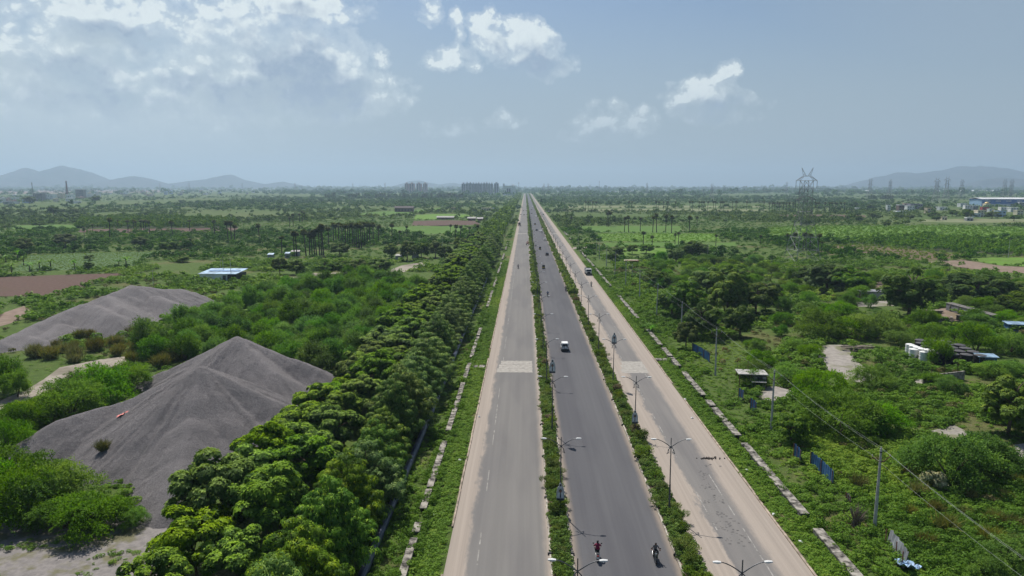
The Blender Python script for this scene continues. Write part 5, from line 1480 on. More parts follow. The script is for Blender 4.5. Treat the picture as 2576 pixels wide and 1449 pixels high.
# ------------------------------------------------------------------ blue sheet fence (remaining pieces)
def blue_fence(pts, h, label, mat=BLUE, lean=0):
    x0, y0 = pts[0]; o = empty('sheet_fence', (x0, y0, 0))
    b = MB(); q = [(p[0] - x0, p[1] - y0) for p in pts]
    d = Vector((q[-1][0], q[-1][1], 0)); L = d.length; n = max(4, int(L / .28)); nx, ny = -d.y / L, d.x / L
    def P_(t):
        i = min(int(t * (len(q) - 1)), len(q) - 2); f = t * (len(q) - 1) - i
        return q[i][0] + (q[i + 1][0] - q[i][0]) * f, q[i][1] + (q[i + 1][1] - q[i][1]) * f
    vs_ = []
    for i in range(n + 1):
        t = i / n; px_, py_ = P_(t); off = (.05 if i % 2 else -.05); hh = h * (1 + .05 * math.sin(i * 1.7))
        for off2 in (0, .015):
            vs_ += [(px_ + nx * (off + off2), py_ + ny * (off + off2), .0), (px_ + nx * (off + off2) + lean, py_ + ny * (off + off2), hh)]
    fs = []
    for i in range(n):
        a = i * 4; c = a + 4
        fs += [(a, c, c + 1, a + 1), (a + 2, a + 3, c + 3, c + 2), (a + 1, c + 1, c + 3, a + 3)]
    b.add(vs_, fs); b.build('sheets', [mat], o)
    for k in range(max(2, int(L / 3)) + 1):
        t = k / max(2, int(L / 3)); px_, py_ = P_(min(t, .999))
        MB().box((px_ + nx * -.12, py_ + ny * -.12, h / 2), (.08, .08, h + .1)).build('post', [RUST], o)
    tag(o, label, 'fence', 'blue sheet fence pieces right of the road')
FG = lambda u, v: G(u, v)
blue_fence([FG(1742, 884), FG(1764, 897), FG(1786, 912)], 1.9, 'blue corrugated sheet fence piece farthest away, below the dark grove')
blue_fence([FG(1859, 1003), FG(1870, 1012)], 1.9, 'short blue fence piece beside the flat-roofed hut')
blue_fence([FG(1888, 1030), FG(1901, 1040)], 1.9, 'shortest blue fence piece, left of the second power pole')
blue_fence([FG(1998, 1150), FG(2014, 1168)], 1.9, 'narrow blue fence piece at the foot of the dark tree')
blue_fence([FG(2040, 1172), FG(2066, 1194), FG(2094, 1222)], 1.9, 'longest blue corrugated fence piece in the weeds')
blue_fence([FG(2130, 1265), FG(2140, 1275)], 1.2, 'small bluish fence scrap nearly hidden in weeds', GREYSHEET)
blue_fence([FG(2230, 1372), FG(2256, 1405), FG(2272, 1430)], 1.7, 'bent grey-blue fence piece nearest the camera', GREYSHEET, .35)
b = MB(); vs_ = []
r = random.Random(5); n = 9
for j in range(n):
    for i in range(6): vs_.append((i * .26 - .65, j * .32 - 1.4, .9 - .08 * j + .25 * math.sin(i * 1.3 + j) + r.uniform(-.1, .1)))
b.add(vs_, [(j * 6 + i, j * 6 + i + 1, j * 6 + i + 7, j * 6 + i + 6) for j in range(n - 1) for i in range(5)])
o = b.build('tarpaulin', [M('blue_white_tarp', (0.26, 0.38, 0.54), .5, scale=3.5, amt=.8)]); o.location = (*G(2278, 1432), 0.1)
so_ = o.modifiers.new('thickness', 'SOLIDIFY'); so_.thickness = .03
tag(o, 'crumpled blue and white tarpaulin at the end of the nearest fence', 'tarpaulin')

# red sheet lying on the front heap
hx, hy, _ = pk(310, 1038, 90)
xs_, ys_ = np.meshgrid(np.linspace(-.4, .4, 5), np.linspace(-.7, .7, 7))
hz_ = ground_h(xs_ + hx, ys_ + hy)
me = quad_mesh('red_sheet', np.c_[xs_.ravel() + .35 * ys_.ravel(), ys_.ravel(), hz_.ravel() + .10], [(j * 5 + i, j * 5 + i + 1, j * 5 + i + 6, j * 5 + i + 5) for j in range(6) for i in range(4)], mats=[M('faded_red_sheet', (0.75, 0.25, 0.22), .7)])
o = link_mesh('plastic_sheet', me); o.location = (hx, hy, 0)
tag(o, 'faded red plastic sheet lying on the front gravel heap', 'plastic sheet')

# litter on the verges
LIT = M('litter_white', (0.7, 0.7, 0.68), .6)
for i, (X, v) in enumerate([(-7.2, 1050), (-9.4, 1402), (-10, 1300), (27.6, 1290), (28.2, 1358), (29, 1430), (28.4, 1180), (27.3, 1003), (26.2, 1050), (-8.6, 1160)]):
    b = MB(); r = random.Random(i)
    b.add([(r.uniform(-.28, -.12), r.uniform(-.2, -.1), .04), (r.uniform(.12, .28), -.15, .1), (r.uniform(.1, .25), r.uniform(.1, .25), .05), (-.2, .2, .16), (0, 0, .24)], [(0, 1, 4), (1, 2, 4), (2, 3, 4), (3, 0, 4), (3, 2, 1, 0)])
    o = b.build('litter', [LIT]); o.location = (X, G(1300, v)[1], .02)
    register(o, f"# scrap of white litter on the {'left' if X < 0 else 'right'} verge", 'litter', 'scraps of litter')
# dark stains and clods on the right carriageway
CLOD = M('dark_clods', (0.06, 0.05, 0.045), .95, scale=6)
for gx_, gy_, nm in ((22.4, 79, 'dark heap of broken twigs and clods on the right carriageway'),):
    b = MB(); r = random.Random(9)
    for i in range(46):
        b.box((r.gauss(0, .8), r.gauss(0, .22), .06), (r.uniform(.06, .2), r.uniform(.05, .2), .1), r.uniform(0, 3))
    o = b.build('debris', [CLOD]); o.location = (*G(1785, 1154), 0.02); tag(o, nm, 'debris')
b = MB(); r = random.Random(12)
for u, v in [(1773, 1190), (1768, 1203), (1790, 1223), (1775, 1222), (1785, 1228), (1800, 1246), (1780, 1262), (1815, 1262), (1810, 1290), (1820, 1300), (1825, 1318), (1835, 1322), (1822, 1332), (1838, 1338), (1850, 1345), (1770, 1195), (1848, 1312), (1830, 1358), (1862, 1364), (1790, 1170)]:
    x, y = G(u, v)
    for i in range(7):
        pts_ = []; cx_, cy_ = x + r.gauss(0, .45), y + r.gauss(0, .35); n = 7; q = r.uniform(.03, .12)
        b.add([(cx_ + q * 1.6 * math.cos(2 * math.pi * k / n) * r.uniform(.6, 1.2), cy_ + q * math.sin(2 * math.pi * k / n) * r.uniform(.6, 1.2), .027 + i * .0006) for k in range(n)], [tuple(range(n))])
tag(b.build('road_stains', [M('oil_stain', (0.11, 0.104, 0.10), .9)]), kind='structure')
# ------------------------------------------------------------------ vehicles (local +Y is forward)
def wheel(parent, x, y, r, wd, name='wheel', rim=CHROME):
    w_ = MB().lathe([(r * .6, -wd / 2), (r * .95, -wd / 2), (r, -wd * .3), (r, wd * .3), (r * .95, wd / 2), (r * .6, wd / 2)], (0, 0, 0), 18, 'x').build('wheel', [BLACK], parent)
    w_.location = (x, y, r)
    MB().lathe([(r * .2, -wd * .53), (r * .58, -wd * .50), (r * .58, wd * .50), (r * .2, wd * .53)], (0, 0, 0), 14, 'x').build('rim', [rim], w_)
    return w_
def pane(parent, name, quad, off, mat=GLASS):
    a, b_, c, d = (Vector(p) for p in quad); n = (b_ - a).cross(d - a).normalized() * off
    MB().add([a, b_, c, d, a + n, b_ + n, c + n, d + n], [(3, 2, 1, 0), (4, 5, 6, 7), (0, 1, 5, 4), (1, 2, 6, 5), (2, 3, 7, 6), (3, 0, 4, 7)]).build(name, [mat], parent)

def make_suv():
    o = empty('jeep', (0, 0, 0)); W = .82
    MB().extrude_x([(-1.95, .45), (-1.95, 1.02), (.55, 1.05), (.75, 1.08), (1.95, .98), (2.0, .62), (1.98, .45)], -W, W).build('body', [WHITE], o, bevel=.05)
    MB().loft([[(-W + .02, -1.93, 1.03), (W - .02, -1.93, 1.03), (W - .02, .68, 1.05), (-W + .02, .68, 1.05)], [(-W + .10, -1.88, 1.80), (W - .10, -1.88, 1.80), (W - .10, .18, 1.80), (-W + .10, .18, 1.80)], [(-W + .16, -1.80, 1.87), (W - .16, -1.80, 1.87), (W - .16, .10, 1.87), (-W + .16, .10, 1.87)]]).build('cabin', [WHITE], o, bevel=.02)
    pane(o, 'rear_window', [(-.62, -1.925, 1.16), (.62, -1.925, 1.16), (.56, -1.90, 1.68), (-.56, -1.90, 1.68)], .012)
    pane(o, 'windscreen', [(.66, .64, 1.12), (-.66, .64, 1.12), (-.60, .25, 1.72), (.60, .25, 1.72)], .012)
    for s in (-1, 1):
        for y0, y1 in ((-1.75, -1.0), (-.9, -.3), (-.2, .42)):
            q = [(s * .815, y0, 1.14), (s * .815, y1, 1.14), (s * .755, y1 - (.18 if y1 > 0 else 0), 1.70), (s * .755, y0, 1.70)]
            pane(o, 'side_window', q if s > 0 else q[::-1], .012)
        for y in (-1.25, 1.30): wheel(o, s * .74, y, .36, .22)
        MB().box((s * .72, -1.965, .88), (.14, .04, .26)).build('tail_light', [REDP], o)
        MB().box((s * .60, 1.99, .80), (.24, .05, .18)).build('headlight', [CHROME], o)
        MB().box((s * .92, .45, 1.15), (.16, .1, .14)).build('mirror', [DARK], o)
        MB().tube([(s * .6, -1.7, 1.93), (s * .6, .0, 1.93)], .025, 6).build('roof_rail', [CHROME], o)
    sw = MB().lathe([(.20, -.11), (.33, -.11), (.36, -.06), (.36, .06), (.33, .11), (.20, .11)], (0, 0, 0), 18, 'x').build('spare_wheel', [BLACK], o); sw.location = (.12, -2.07, 1.0); sw.rotation_euler = (0, 0, rad(90))
    c_ = MB().lathe([(.05, -.135), (.27, -.125), (.30, -.10), (.30, .0)], (0, 0, 0), 16, 'x').build('wheel_cover', [WHITE], sw); c_.rotation_euler = (0, 0, 0)
    MB().lathe([(.05, .135), (.27, .125), (.30, .10), (.30, .0)][::-1], (0, 0, 0), 16, 'x').build('wheel_cover', [WHITE], sw)
    MB().box((0, -2.02, .50), (1.66, .16, .20)).build('bumper', [DARK], o, bevel=.03); MB().box((0, 2.05, .50), (1.66, .16, .22)).build('bumper', [DARK], o, bevel=.03)
    MB().box((-.45, -1.965, .74), (.48, .03, .12)).build('number_plate', [WHITE], o)
    return o
def make_car(paint):
    o = empty('car', (0, 0, 0)); W = .82
    MB().extrude_x([(-1.95, .35), (-1.98, .85), (-1.7, .98), (.75, .95), (1.75, .80), (1.95, .62), (1.95, .32)], -W, W).build('body', [paint], o, bevel=.06)
    MB().loft([[(-W + .03, -1.75, .94), (W - .03, -1.75, .94), (W - .03, 1.0, .92), (-W + .03, 1.0, .92)], [(-W + .17, -1.35, 1.46), (W - .17, -1.35, 1.46), (W - .17, .15, 1.48), (-W + .17, .15, 1.48)]]).build('cabin', [paint], o, bevel=.04)
    pane(o, 'rear_window', [(-.66, -1.70, 1.0), (.66, -1.70, 1.0), (.56, -1.40, 1.41), (-.56, -1.40, 1.41)], .02)
    pane(o, 'windscreen', [(.66, .93, .98), (-.66, .93, .98), (-.56, .24, 1.43), (.56, .24, 1.43)], .02)
    for s in (-1, 1):
        q = [(s * .79, -1.45, .98), (s * .79, .78, .98), (s * .69, .12, 1.42), (s * .69, -1.25, 1.42)]
        pane(o, 'side_window', q if s > 0 else q[::-1], .015)
        for y in (-1.2, 1.25): wheel(o, s * .74, y, .31, .2)
        MB().box((s * .62, -1.97, .75), (.26, .05, .16)).build('tail_light', [REDP], o); MB().box((s * .6, 1.93, .66), (.28, .06, .14)).build('headlight', [CHROME], o)
    return o
AUTO_B = M('auto_black_canopy', (0.022, 0.021, 0.020), .6); AUTO_Y = M('auto_yellow', (0.55, 0.38, 0.05), .5)
def make_auto():
    o = empty('auto_rickshaw', (0, 0, 0))
    MB().loft([[(-.62, -1.15, .3), (.62, -1.15, .3), (.62, -1.15, .95), (-.62, -1.15, .95)], [(-.65, .1, .28), (.65, .1, .28), (.65, .1, .95), (-.65, .1, .95)], [(-.35, 1.25, .4), (.35, 1.25, .4), (.3, 1.15, 1.0), (-.3, 1.15, 1.0)]]).build('body', [AUTO_Y], o, bevel=.04)
    MB().loft([[(-.62, -1.2, .95), (.62, -1.2, .95), (.55, .95, 1.0), (-.55, .95, 1.0)], [(-.60, -1.15, 1.6), (.60, -1.15, 1.6), (.52, .70, 1.62), (-.52, .70, 1.62)], [(-.45, -1.05, 1.74), (.45, -1.05, 1.74), (.40, .60, 1.74), (-.40, .60, 1.74)]]).build('canopy', [AUTO_B], o, bevel=.03)
    pane(o, 'windscreen', [(.48, .955, 1.08), (-.48, .955, 1.08), (-.46, .74, 1.55), (.46, .74, 1.55)], .02)
    pane(o, 'rear_window', [(-.3, -1.19, 1.2), (.3, -1.19, 1.2), (.3, -1.165, 1.45), (-.3, -1.165, 1.45)], .02)
    for s in (-1, 1): wheel(o, s * .55, -.75, .24, .13); MB().box((s * .5, -1.18, .55), (.12, .05, .12)).build('tail_light', [REDP], o)
    wheel(o, 0, 1.15, .24, .13)
    MB().box((0, -1.2, .4), (1.2, .08, .14)).build('bumper', [DARK], o)
    return o
LOAD = M('truck_load', (0.08, 0.07, 0.062), .95, scale=2, amt=.4)
def make_truck(cab=WHITE, bed=GREYSHEET):
    o = empty('truck', (0, 0, 0)); W = 1.15
    MB().extrude_x([(1.9, .75), (1.85, 2.45), (2.0, 2.6), (3.3, 2.55), (3.55, 1.7), (3.6, .75)], -W, W).build('cab', [cab], o, bevel=.08)
    pane(o, 'windscreen', [(1.0, 3.575, 1.68), (-1.0, 3.575, 1.68), (-.95, 3.355, 2.42), (.95, 3.355, 2.42)], .02)
    for s in (-1, 1):
        q = [(s * 1.152, 2.2, 1.62), (s * 1.152, 3.2, 1.62), (s * 1.152, 3.1, 2.35), (s * 1.152, 2.2, 2.35)]
        pane(o, 'side_window', q if s > 0 else q[::-1], .012)
        MB().box((s * .82, 3.60, 1.05), (.32, .07, .24)).build('headlight', [CHROME], o)
        MB().box((s * 1.36, 3.3, 1.95), (.14, .12, .42)).build('mirror', [DARK], o)
        for y in (2.75, -1.6, -2.75): wheel(o, s * .98, y, .5, .3, rim=DARK)
        MB().box((s * 1.13, -1.3, 1.75), (.08, 6.0, 1.1)).build('side_board', [bed], o)
    MB().box((0, 3.62, 1.2), (1.2, .06, .62)).build('grille', [DARK], o); MB().box((0, 3.68, .72), (2.3, .2, .3)).build('bumper', [DARK], o, bevel=.04)
    MB().box((0, -1.0, .95), (.9, 6.6, .22)).build('chassis', [DARK], o)
    MB().box((0, -1.3, 1.14), (2.2, 6.0, .12)).build('bed_floor', [bed], o); MB().box((0, 1.70, 1.9), (2.3, .1, 1.4)).build('headboard', [bed], o); MB().box((0, -4.3, 1.75), (2.3, .08, 1.1)).build('tailboard', [bed], o)
    b = MB(); r = random.Random(4); n = 9
    b.add([((i / 8 - .5) * 2.1, -4.2 + j / 8 * 5.8, 1.5 + .55 * math.sin(math.pi * i / 8) * math.sin(math.pi * j / 8) + r.uniform(0, .1)) for j in range(n) for i in range(n)], [(j * n + i, j * n + i + 1, j * n + n + i + 1, j * n + n + i) for j in range(n - 1) for i in range(n - 1)]).build('load', [LOAD], o)
    return o
def make_tanker():
    o = empty('tanker_truck', (0, 0, 0))
    MB().extrude_x([(3.0, .8), (2.95, 2.4), (3.1, 2.55), (4.3, 2.5), (4.55, 1.6), (4.6, .8)], -1.1, 1.1).build('cab', [TERRA], o, bevel=.08)
    pane(o, 'windscreen', [(.95, 4.57, 1.62), (-.95, 4.57, 1.62), (-.9, 4.36, 2.35), (.9, 4.36, 2.35)], .02)
    t = MB().lathe([(.75, -4.6), (1.05, -4.4), (1.1, -4.2), (1.1, 2.4), (1.05, 2.6), (.75, 2.8)], (0, 0, 2.1), 18, 'x').build('tank', [M('tank_brown', (0.10, 0.055, 0.045), .5, .2)], o)
    t.rotation_euler = (0, 0, rad(90)); t.location = (0, 0, 0)
    MB().box((0, -.8, .9), (.9, 9, .25)).build('chassis', [DARK], o)
    for s in (-1, 1):
        for y in (3.7, -2.2, -3.4): wheel(o, s * .95, y, .5, .3, rim=DARK)
        MB().box((s * .95, -4.8, 1.0), (.25, .06, .2)).build('tail_light', [REDP], o)
    return o
def make_tractor():
    o = empty('tractor', (0, 0, 0))
    MB().box((0, 1.0, 1.15), (.7, 1.7, .6)).build('bonnet', [REDP], o, bevel=.08)
    MB().box((0, -.3, .85), (.8, 1.2, .4)).build('body', [DARK], o)
    for s in (-1, 1):
        wheel(o, s * .85, -.6, .72, .38, rim=REDP); wheel(o, s * .65, 1.35, .38, .22, rim=REDP)
        MB().extrude_x([(-1.25, .95), (-1.1, 1.4), (-.6, 1.55), (-.1, 1.4), (.0, 1.2), (-.2, 1.2), (-.6, 1.45), (-1.0, 1.3)], s * .85 - .2, s * .85 + .2).build('mudguard', [REDP], o)
    MB().box((0, -.55, 1.3), (.5, .45, .12)).build('seat', [DARK], o); MB().tube([(.28, 1.1, 1.4), (.28, 1.1, 2.1)], .05, 6).build('exhaust', [DARK], o); MB().tube([(0, .1, 1.2), (0, -.15, 1.6)], .03, 6).lathe([(.2, 0), (.22, .02), (.2, .04)], (0, -.17, 1.6), 12).build('steering_wheel', [DARK], o)
    MB().box((0, -.5, 2.2), (1.2, 1.3, .06)).build('canopy', [REDP], o)
    for s in (-1, 1):
        for y in (-1.05, .05): MB().tube([(s * .55, y, 1.2), (s * .55, y, 2.2)], .025, 5).build('canopy_post', [DARK], o)
    return o
def make_motorcycle(paint):
    o = empty('motorcycle', (0, 0, 0))
    for y in (-.62, .68): wheel(o, 0, y, .31, .11, rim=CHROME)
    MB().loft([[(-.10, .10, .78), (.10, .10, .78), (.08, .10, .98), (-.08, .10, .98)], [(-.15, .25, .76), (.15, .25, .76), (.12, .25, 1.04), (-.12, .25, 1.04)], [(-.10, .48, .82), (.10, .48, .82), (.07, .48, .98), (-.07, .48, .98)]]).build('fuel_tank', [paint], o, bevel=.03)
    MB().loft([[(-.12, -.72, .84), (.12, -.72, .84), (.10, -.72, .92), (-.10, -.72, .92)], [(-.14, -.3, .76), (.14, -.3, .76), (.14, -.3, .84), (-.14, -.3, .84)], [(-.10, .10, .74), (.10, .10, .74), (.10, .10, .82), (-.10, .10, .82)]]).build('seat', [DARK], o)
    MB().box((0, .12, .45), (.28, .4, .36)).build('engine', [STEEL], o, bevel=.04)
    f = MB(); f.tube([(0, .48, .92), (0, .1, .3), (0, -.3, .35)], .03, 6); f.tube([(0, .45, .9), (0, -.3, .75), (0, -.75, .8)], .03, 6)
    for s in (-1, 1): f.tube([(s * .09, -.62, .31), (s * .10, -.45, .75)], .022, 6); f.tube([(s * .08, -.62, .31), (s * .08, -.1, .36)], .025, 6)
    f.build('frame', [DARK], o)
    k = MB()
    for s in (-1, 1): k.tube([(s * .08, .68, .31), (s * .08, .46, .98)], .028, 6)
    k.build('fork', [CHROME], o)
    MB().tube([(-.40, .30, 1.08), (-.18, .42, 1.10), (0, .46, 1.03), (.18, .42, 1.10), (.40, .30, 1.08)], .018, 6).build('handlebar', [DARK], o)
    for s in (-1, 1): MB().tube([(s * .3, .36, 1.1), (s * .36, .38, 1.25)], .01, 5).box((s * .37, .38, 1.30), (.13, .02, .09)).build('mirror', [DARK], o)
    hl = MB().lathe([(.05, 0), (.10, .04), (.11, .10), (.02, .13)], (0, 0, 0), 12, 'x').build('headlight', [CHROME], o); hl.location = (0, .55, .92); hl.rotation_euler = (0, 0, rad(90))
    MB().tube([(.14, .2, .28), (.15, -.3, .3), (.16, -.8, .42)], [.035, .045, .05], 8).build('exhaust', [CHROME], o)
    for y in (-.62, .68):
        MB().extrude_x([(y + .36 * math.cos(t), .31 + .36 * math.sin(t)) for t in np.linspace(.4, 2.7, 8)] + [(y + .34 * math.cos(t), .31 + .34 * math.sin(t)) for t in np.linspace(2.7, .4, 8)], -.07, .07).build('mudguard', [paint], o)
    MB().box((0, -.96, .62), (.2, .02, .14)).build('number_plate', [WHITE], o); MB().box((0, -.86, .78), (.12, .05, .07)).build('tail_light', [REDP], o)
    return o
SCW = M('scooter_white', (0.66, 0.65, 0.63), .35, scale=3, amt=.05)
def make_scooter():
    o = empty('scooter', (0, 0, 0))
    for y in (-.55, .60): wheel(o, 0, y, .23, .10, rim=DARK)
    MB().loft([[(-.10, -.85, .62), (.10, -.85, .62), (.08, -.85, .74), (-.08, -.85, .74)], [(-.22, -.5, .32), (.22, -.5, .32), (.20, -.5, .74), (-.20, -.5, .74)], [(-.18, .0, .25), (.18, .0, .25), (.16, .0, .70), (-.16, .0, .70)]]).build('body', [SCW], o, bevel=.05)
    MB().box((0, .18, .26), (.34, .5, .05)).build('footboard', [DARK], o)
    MB().loft([[(-.20, .42, .28), (.20, .42, .28), (.16, .50, .28), (-.16, .50, .28)], [(-.22, .36, .7), (.22, .36, .7), (.16, .48, .7), (-.16, .48, .7)], [(-.10, .30, 1.0), (.10, .30, 1.0), (.08, .40, 1.0), (-.08, .40, 1.0)]]).build('leg_shield', [SCW], o, bevel=.03)
    MB().loft([[(-.14, -.78, .74), (.14, -.78, .74), (.12, -.78, .82), (-.12, -.78, .82)], [(-.16, -.3, .71), (.16, -.3, .71), (.15, -.3, .79), (-.15, -.3, .79)], [(-.11, .02, .69), (.11, .02, .69), (.1, .02, .76), (-.1, .02, .76)]]).build('seat', [DARK], o)
    MB().tube([(-.34, .24, 1.04), (0, .34, 1.04), (.34, .24, 1.04)], .02, 6).build('handlebar', [DARK], o)
    MB().box((0, .36, 1.02), (.2, .14, .14)).build('headlight', [SCW], o, bevel=.03)
    for s in (-1, 1): MB().tube([(s * .26, .28, 1.05), (s * .34, .30, 1.22)], .01, 5).box((s * .36, .30, 1.26), (.13, .02, .09)).build('mirror', [DARK], o)
    MB().box((0, -.88, .5), (.22, .02, .15)).build('number_plate', [WHITE], o); MB().box((0, -.87, .68), (.22, .05, .09)).build('tail_light', [REDP], o)
    MB().extrude_x([(.6 + .28 * math.cos(t), .23 + .28 * math.sin(t)) for t in np.linspace(.3, 2.8, 8)] + [(.6 + .25 * math.cos(t), .23 + .25 * math.sin(t)) for t in np.linspace(2.8, .3, 8)], -.08, .08).build('mudguard', [SCW], o)
    return o

# riders: one continuous skin, materials by region
def rider_mesh(name, seat_z, hand, foot, shirt, pants, lean=.16):
    V = []; E = []; R = []
    def a(p, r, prev=None):
        V.append(p); R.append(r)
        if prev is not None: E.append((prev, len(V) - 1))
        return len(V) - 1
    hz0 = seat_z + .12
    pel = a((0, -.18, hz0), .155)
    sp = a((0, -.16 + lean * .4, hz0 + .22), .14, pel); ch = a((0, -.14 + lean, hz0 + .43), .165, sp); nk = a((0, -.12 + lean * 1.25, hz0 + .56), .065, ch)
    hd = a((0, -.09 + lean * 1.3, hz0 + .68), .095, nk); tp = a((0, -.10 + lean * 1.3, hz0 + .80), .085, hd)
    chin = a((0, .0 + lean * 1.3, hz0 + .63), .04, hd); nose = a((0, .02 + lean * 1.3, hz0 + .69), .018, hd)
    for s in (-1, 1):
        ear = a((s * .095, -.09 + lean * 1.3, hz0 + .69), .018, hd)
        sh = a((s * .19, -.15 + lean, hz0 + .47), .072, ch)
        el_ = a((s * .30, .04 + lean * .6, hz0 + .24), .05, sh)
        wr = a((s * hand[0], hand[1] - .09, hand[2] + .02), .034, el_)
        pm = a((s * hand[0], hand[1] - .02, hand[2] + .03), .036, wr)
        for k in range(4):
            f1 = a((s * (hand[0] - .035 + .022 * k), hand[1] + .03, hand[2] + .02), .011, pm); a((s * (hand[0] - .035 + .022 * k), hand[1] + .035, hand[2] - .025 - .004 * (k % 2)), .009, f1)
        t1 = a((s * (hand[0] - .05), hand[1] - .02, hand[2]), .012, pm); a((s * (hand[0] - .055), hand[1] + .01, hand[2] - .03), .010, t1)
        hp = a((s * .10, -.14, hz0 - .02), .105, pel)
        kn = a((s * .21, foot[1] + .16, hz0 - .02), .075, hp)
        an = a((s * foot[0], foot[1] - .05, foot[2] + .08), .045, kn)
        a((s * foot[0], foot[1] + .13, foot[2] + .02), .042, an)
    me = bpy.data.meshes.new(name); me.from_pydata(V, E, []); me.update()
    o = bpy.data.objects.new(name, me); COL.objects.link(o)
    sk = o.modifiers.new('skin', 'SKIN')
    for i, v in enumerate(me.skin_vertices[0].data): v.radius = (R[i], R[i] * (.8 if i in (0, 1, 2) else 1.0)); v.use_root = (i == 0)
    o.modifiers.new('sub', 'SUBSURF').levels = 1; o.modifiers['sub'].render_levels = 1
    dg = bpy.context.evaluated_depsgraph_get(); dg.update()
    m2 = bpy.data.meshes.new_from_object(o.evaluated_get(dg)); m2.name = name
    bpy.data.objects.remove(o)
    m2.materials.clear()
    for m in (shirt, pants, SKIN, HAIR): m2.materials.append(m)
    pts = np.array(V)
    lab = []
    for i, p in enumerate(V): lab.append(0)
    reg = {}
    for p in m2.polygons:
        c = p.center
        if c.z > hz0 + .575: k = 3 if (c.z > hz0 + .73 or c.y < -.11 + lean * 1.3) else 2
        elif abs(c.x) > .2 and c.y > .02 + lean * .6 and c.z > seat_z + .12: k = 2
        elif c.z < hz0 + .06 and not (abs(c.x) > .22 and c.z > hz0 + .1): k = 1
        else: k = 0
        p.material_index = k; p.use_smooth = True
    return m2
CLOTH = dict(red=M('crimson_shirt', (0.22, 0.012, 0.05), .85, scale=8), grey=M('grey_check_shirt', (0.20, 0.20, 0.21), .85, scale=14, amt=.5), dark=M('dark_trousers', (0.022, 0.022, 0.028), .85, scale=8), blue=M('blue_shirt', (0.10, 0.15, 0.24), .85, scale=8), white=M('white_shirt', (0.5, 0.5, 0.49), .85, scale=8))
bike_rider = {c: rider_mesh('body', .80, (.38, .30, 1.09), (.17, .12, .30), CLOTH[c], CLOTH['dark']) for c in ('grey', 'blue', 'white')}
scoot_rider = rider_mesh('body', .76, (.33, .24, 1.06), (.12, .28, .30), CLOTH['red'], CLOTH['dark'], .10)

def person(mesh, x, y, rz, label, extra=None):
    o = link_mesh('person', mesh); o.location = (x, y, .03); o.rotation_euler = (0, 0, rz)
    if extra:
        r = MB().lathe([(.02, -.1), (.13, -.06), (.15, .05), (.12, .13), (.02, .17)], (0, 0, 0), 12).build('helmet', [DARK], o)
    tag(o, label, 'person'); return o
suv = make_suv(); suv.location = (*G(1421, 884), .03); suv.location.y += 1.6; tag(suv, 'boxy white jeep with a spare wheel on its back door', 'jeep')
trk = make_truck(); x, y = G(1481, 693); trk.location = (x, y + 3.4, .03); trk.rotation_euler = (0, 0, rad(180)); tag(trk, 'white-cabbed dump truck coming along the right carriageway', 'truck')
sc = make_scooter(); x, y = G(1504, 1412); sc.location = (x, y + .5, .03); sc.rotation_euler = (0, 0, rad(-3)); tag(sc, 'white scooter under a street lamp head, ridden in crimson', 'scooter')
person(scoot_rider, x, y + .5, rad(-3), 'rider in a crimson shirt on the white scooter')
mc = make_motorcycle(M('black_tank', (0.02, 0.02, 0.024), .3)); x, y = G(1651, 1418); mc.location = (x, y + .6, .03); mc.rotation_euler = (0, 0, rad(176)); tag(mc, 'black motorcycle with headlight coming towards the camera, nearest right', 'motorcycle', 'motorcycles')
person(bike_rider['grey'], x, y + .6, rad(176), 'rider in a grey check shirt on the nearest black motorcycle')
BIKES = [(1378, 747, 0, 'blue', 'left one beside the left median'), (1423.5, 733, 180, 'grey', 'right one below the right median hedge'), (1487.5, 721, 180, 'white', 'on the right carriageway in front of the truck'), (1303.5, 676, 0, 'grey', 'alone on the left carriageway'), (1363.5, 588, 0, 'blue', 'far one behind two cars'), (1369.5, 588.5, 0, 'white', 'far one beside the right kerb behind two cars'), (1362.5, 575, 180, 'grey', 'far one near the right hedge'), (1348, 621, 0, 'white', 'hugging the left median hedge')]
for u, v, a, c, lb in BIKES:
    o = copy_tree(mc); x, y = G(u, v); o.location = (x, y + .5, .03); o.rotation_euler = (0, 0, rad(a + random.uniform(-4, 4))); tag(o, f'small distant motorcycle, {lb}', 'motorcycle', 'motorcycles')
    person(bike_rider[c], x, y + .5, o.rotation_euler.z, f'rider on the distant motorcycle, {lb}')
autoA = make_auto(); carW = make_car(WHITE); carB = make_car(M('black_car_paint', (0.02, 0.02, 0.023), .3)); tank = make_tanker()
def put(o, u, v, rz, label, cat, group='traffic on the highway'):
    x, y = G(u, v); o.location = (x, y + 1.5, .03); o.rotation_euler = (0, 0, rad(rz)); tag(o, label, cat, group)
put(autoA, 1367.5, 677, 0, 'nearest dark-canopied auto rickshaw on the middle carriageway', 'auto rickshaw')
put(copy_tree(autoA), 1358.5, 629, 0, 'second dark auto rickshaw, left of the black car', 'auto rickshaw'); put(copy_tree(autoA), 1346, 566, 0, 'far auto rickshaw on the middle carriageway beside the left hedge', 'auto rickshaw')
put(carB, 1376.5, 643, 0, 'black car in the centre of the middle carriageway', 'car'); put(carW, 1371, 605, 0, 'white car ahead of the black car, middle carriageway', 'car')
put(copy_tree(carB), 1350, 581, 0, 'far dark car left of a pale one before the bikes', 'car'); put(copy_tree(carW), 1360, 583, 180, 'far pale car right of a dark one near the bikes', 'car')
put(copy_tree(carW), 1348.5, 545, 180, 'very distant white car past the crossing', 'car'); put(copy_tree(carW), 1339.5, 520, 180, 'tiny white car near the vanishing end of the road', 'car'); put(copy_tree(carB), 1371, 533, 180, 'tiny dark vehicle on the far right carriageway', 'car'); put(copy_tree(carB), 1367, 541, 180, 'tiny dark vehicle on the right carriageway at the crossing', 'car')
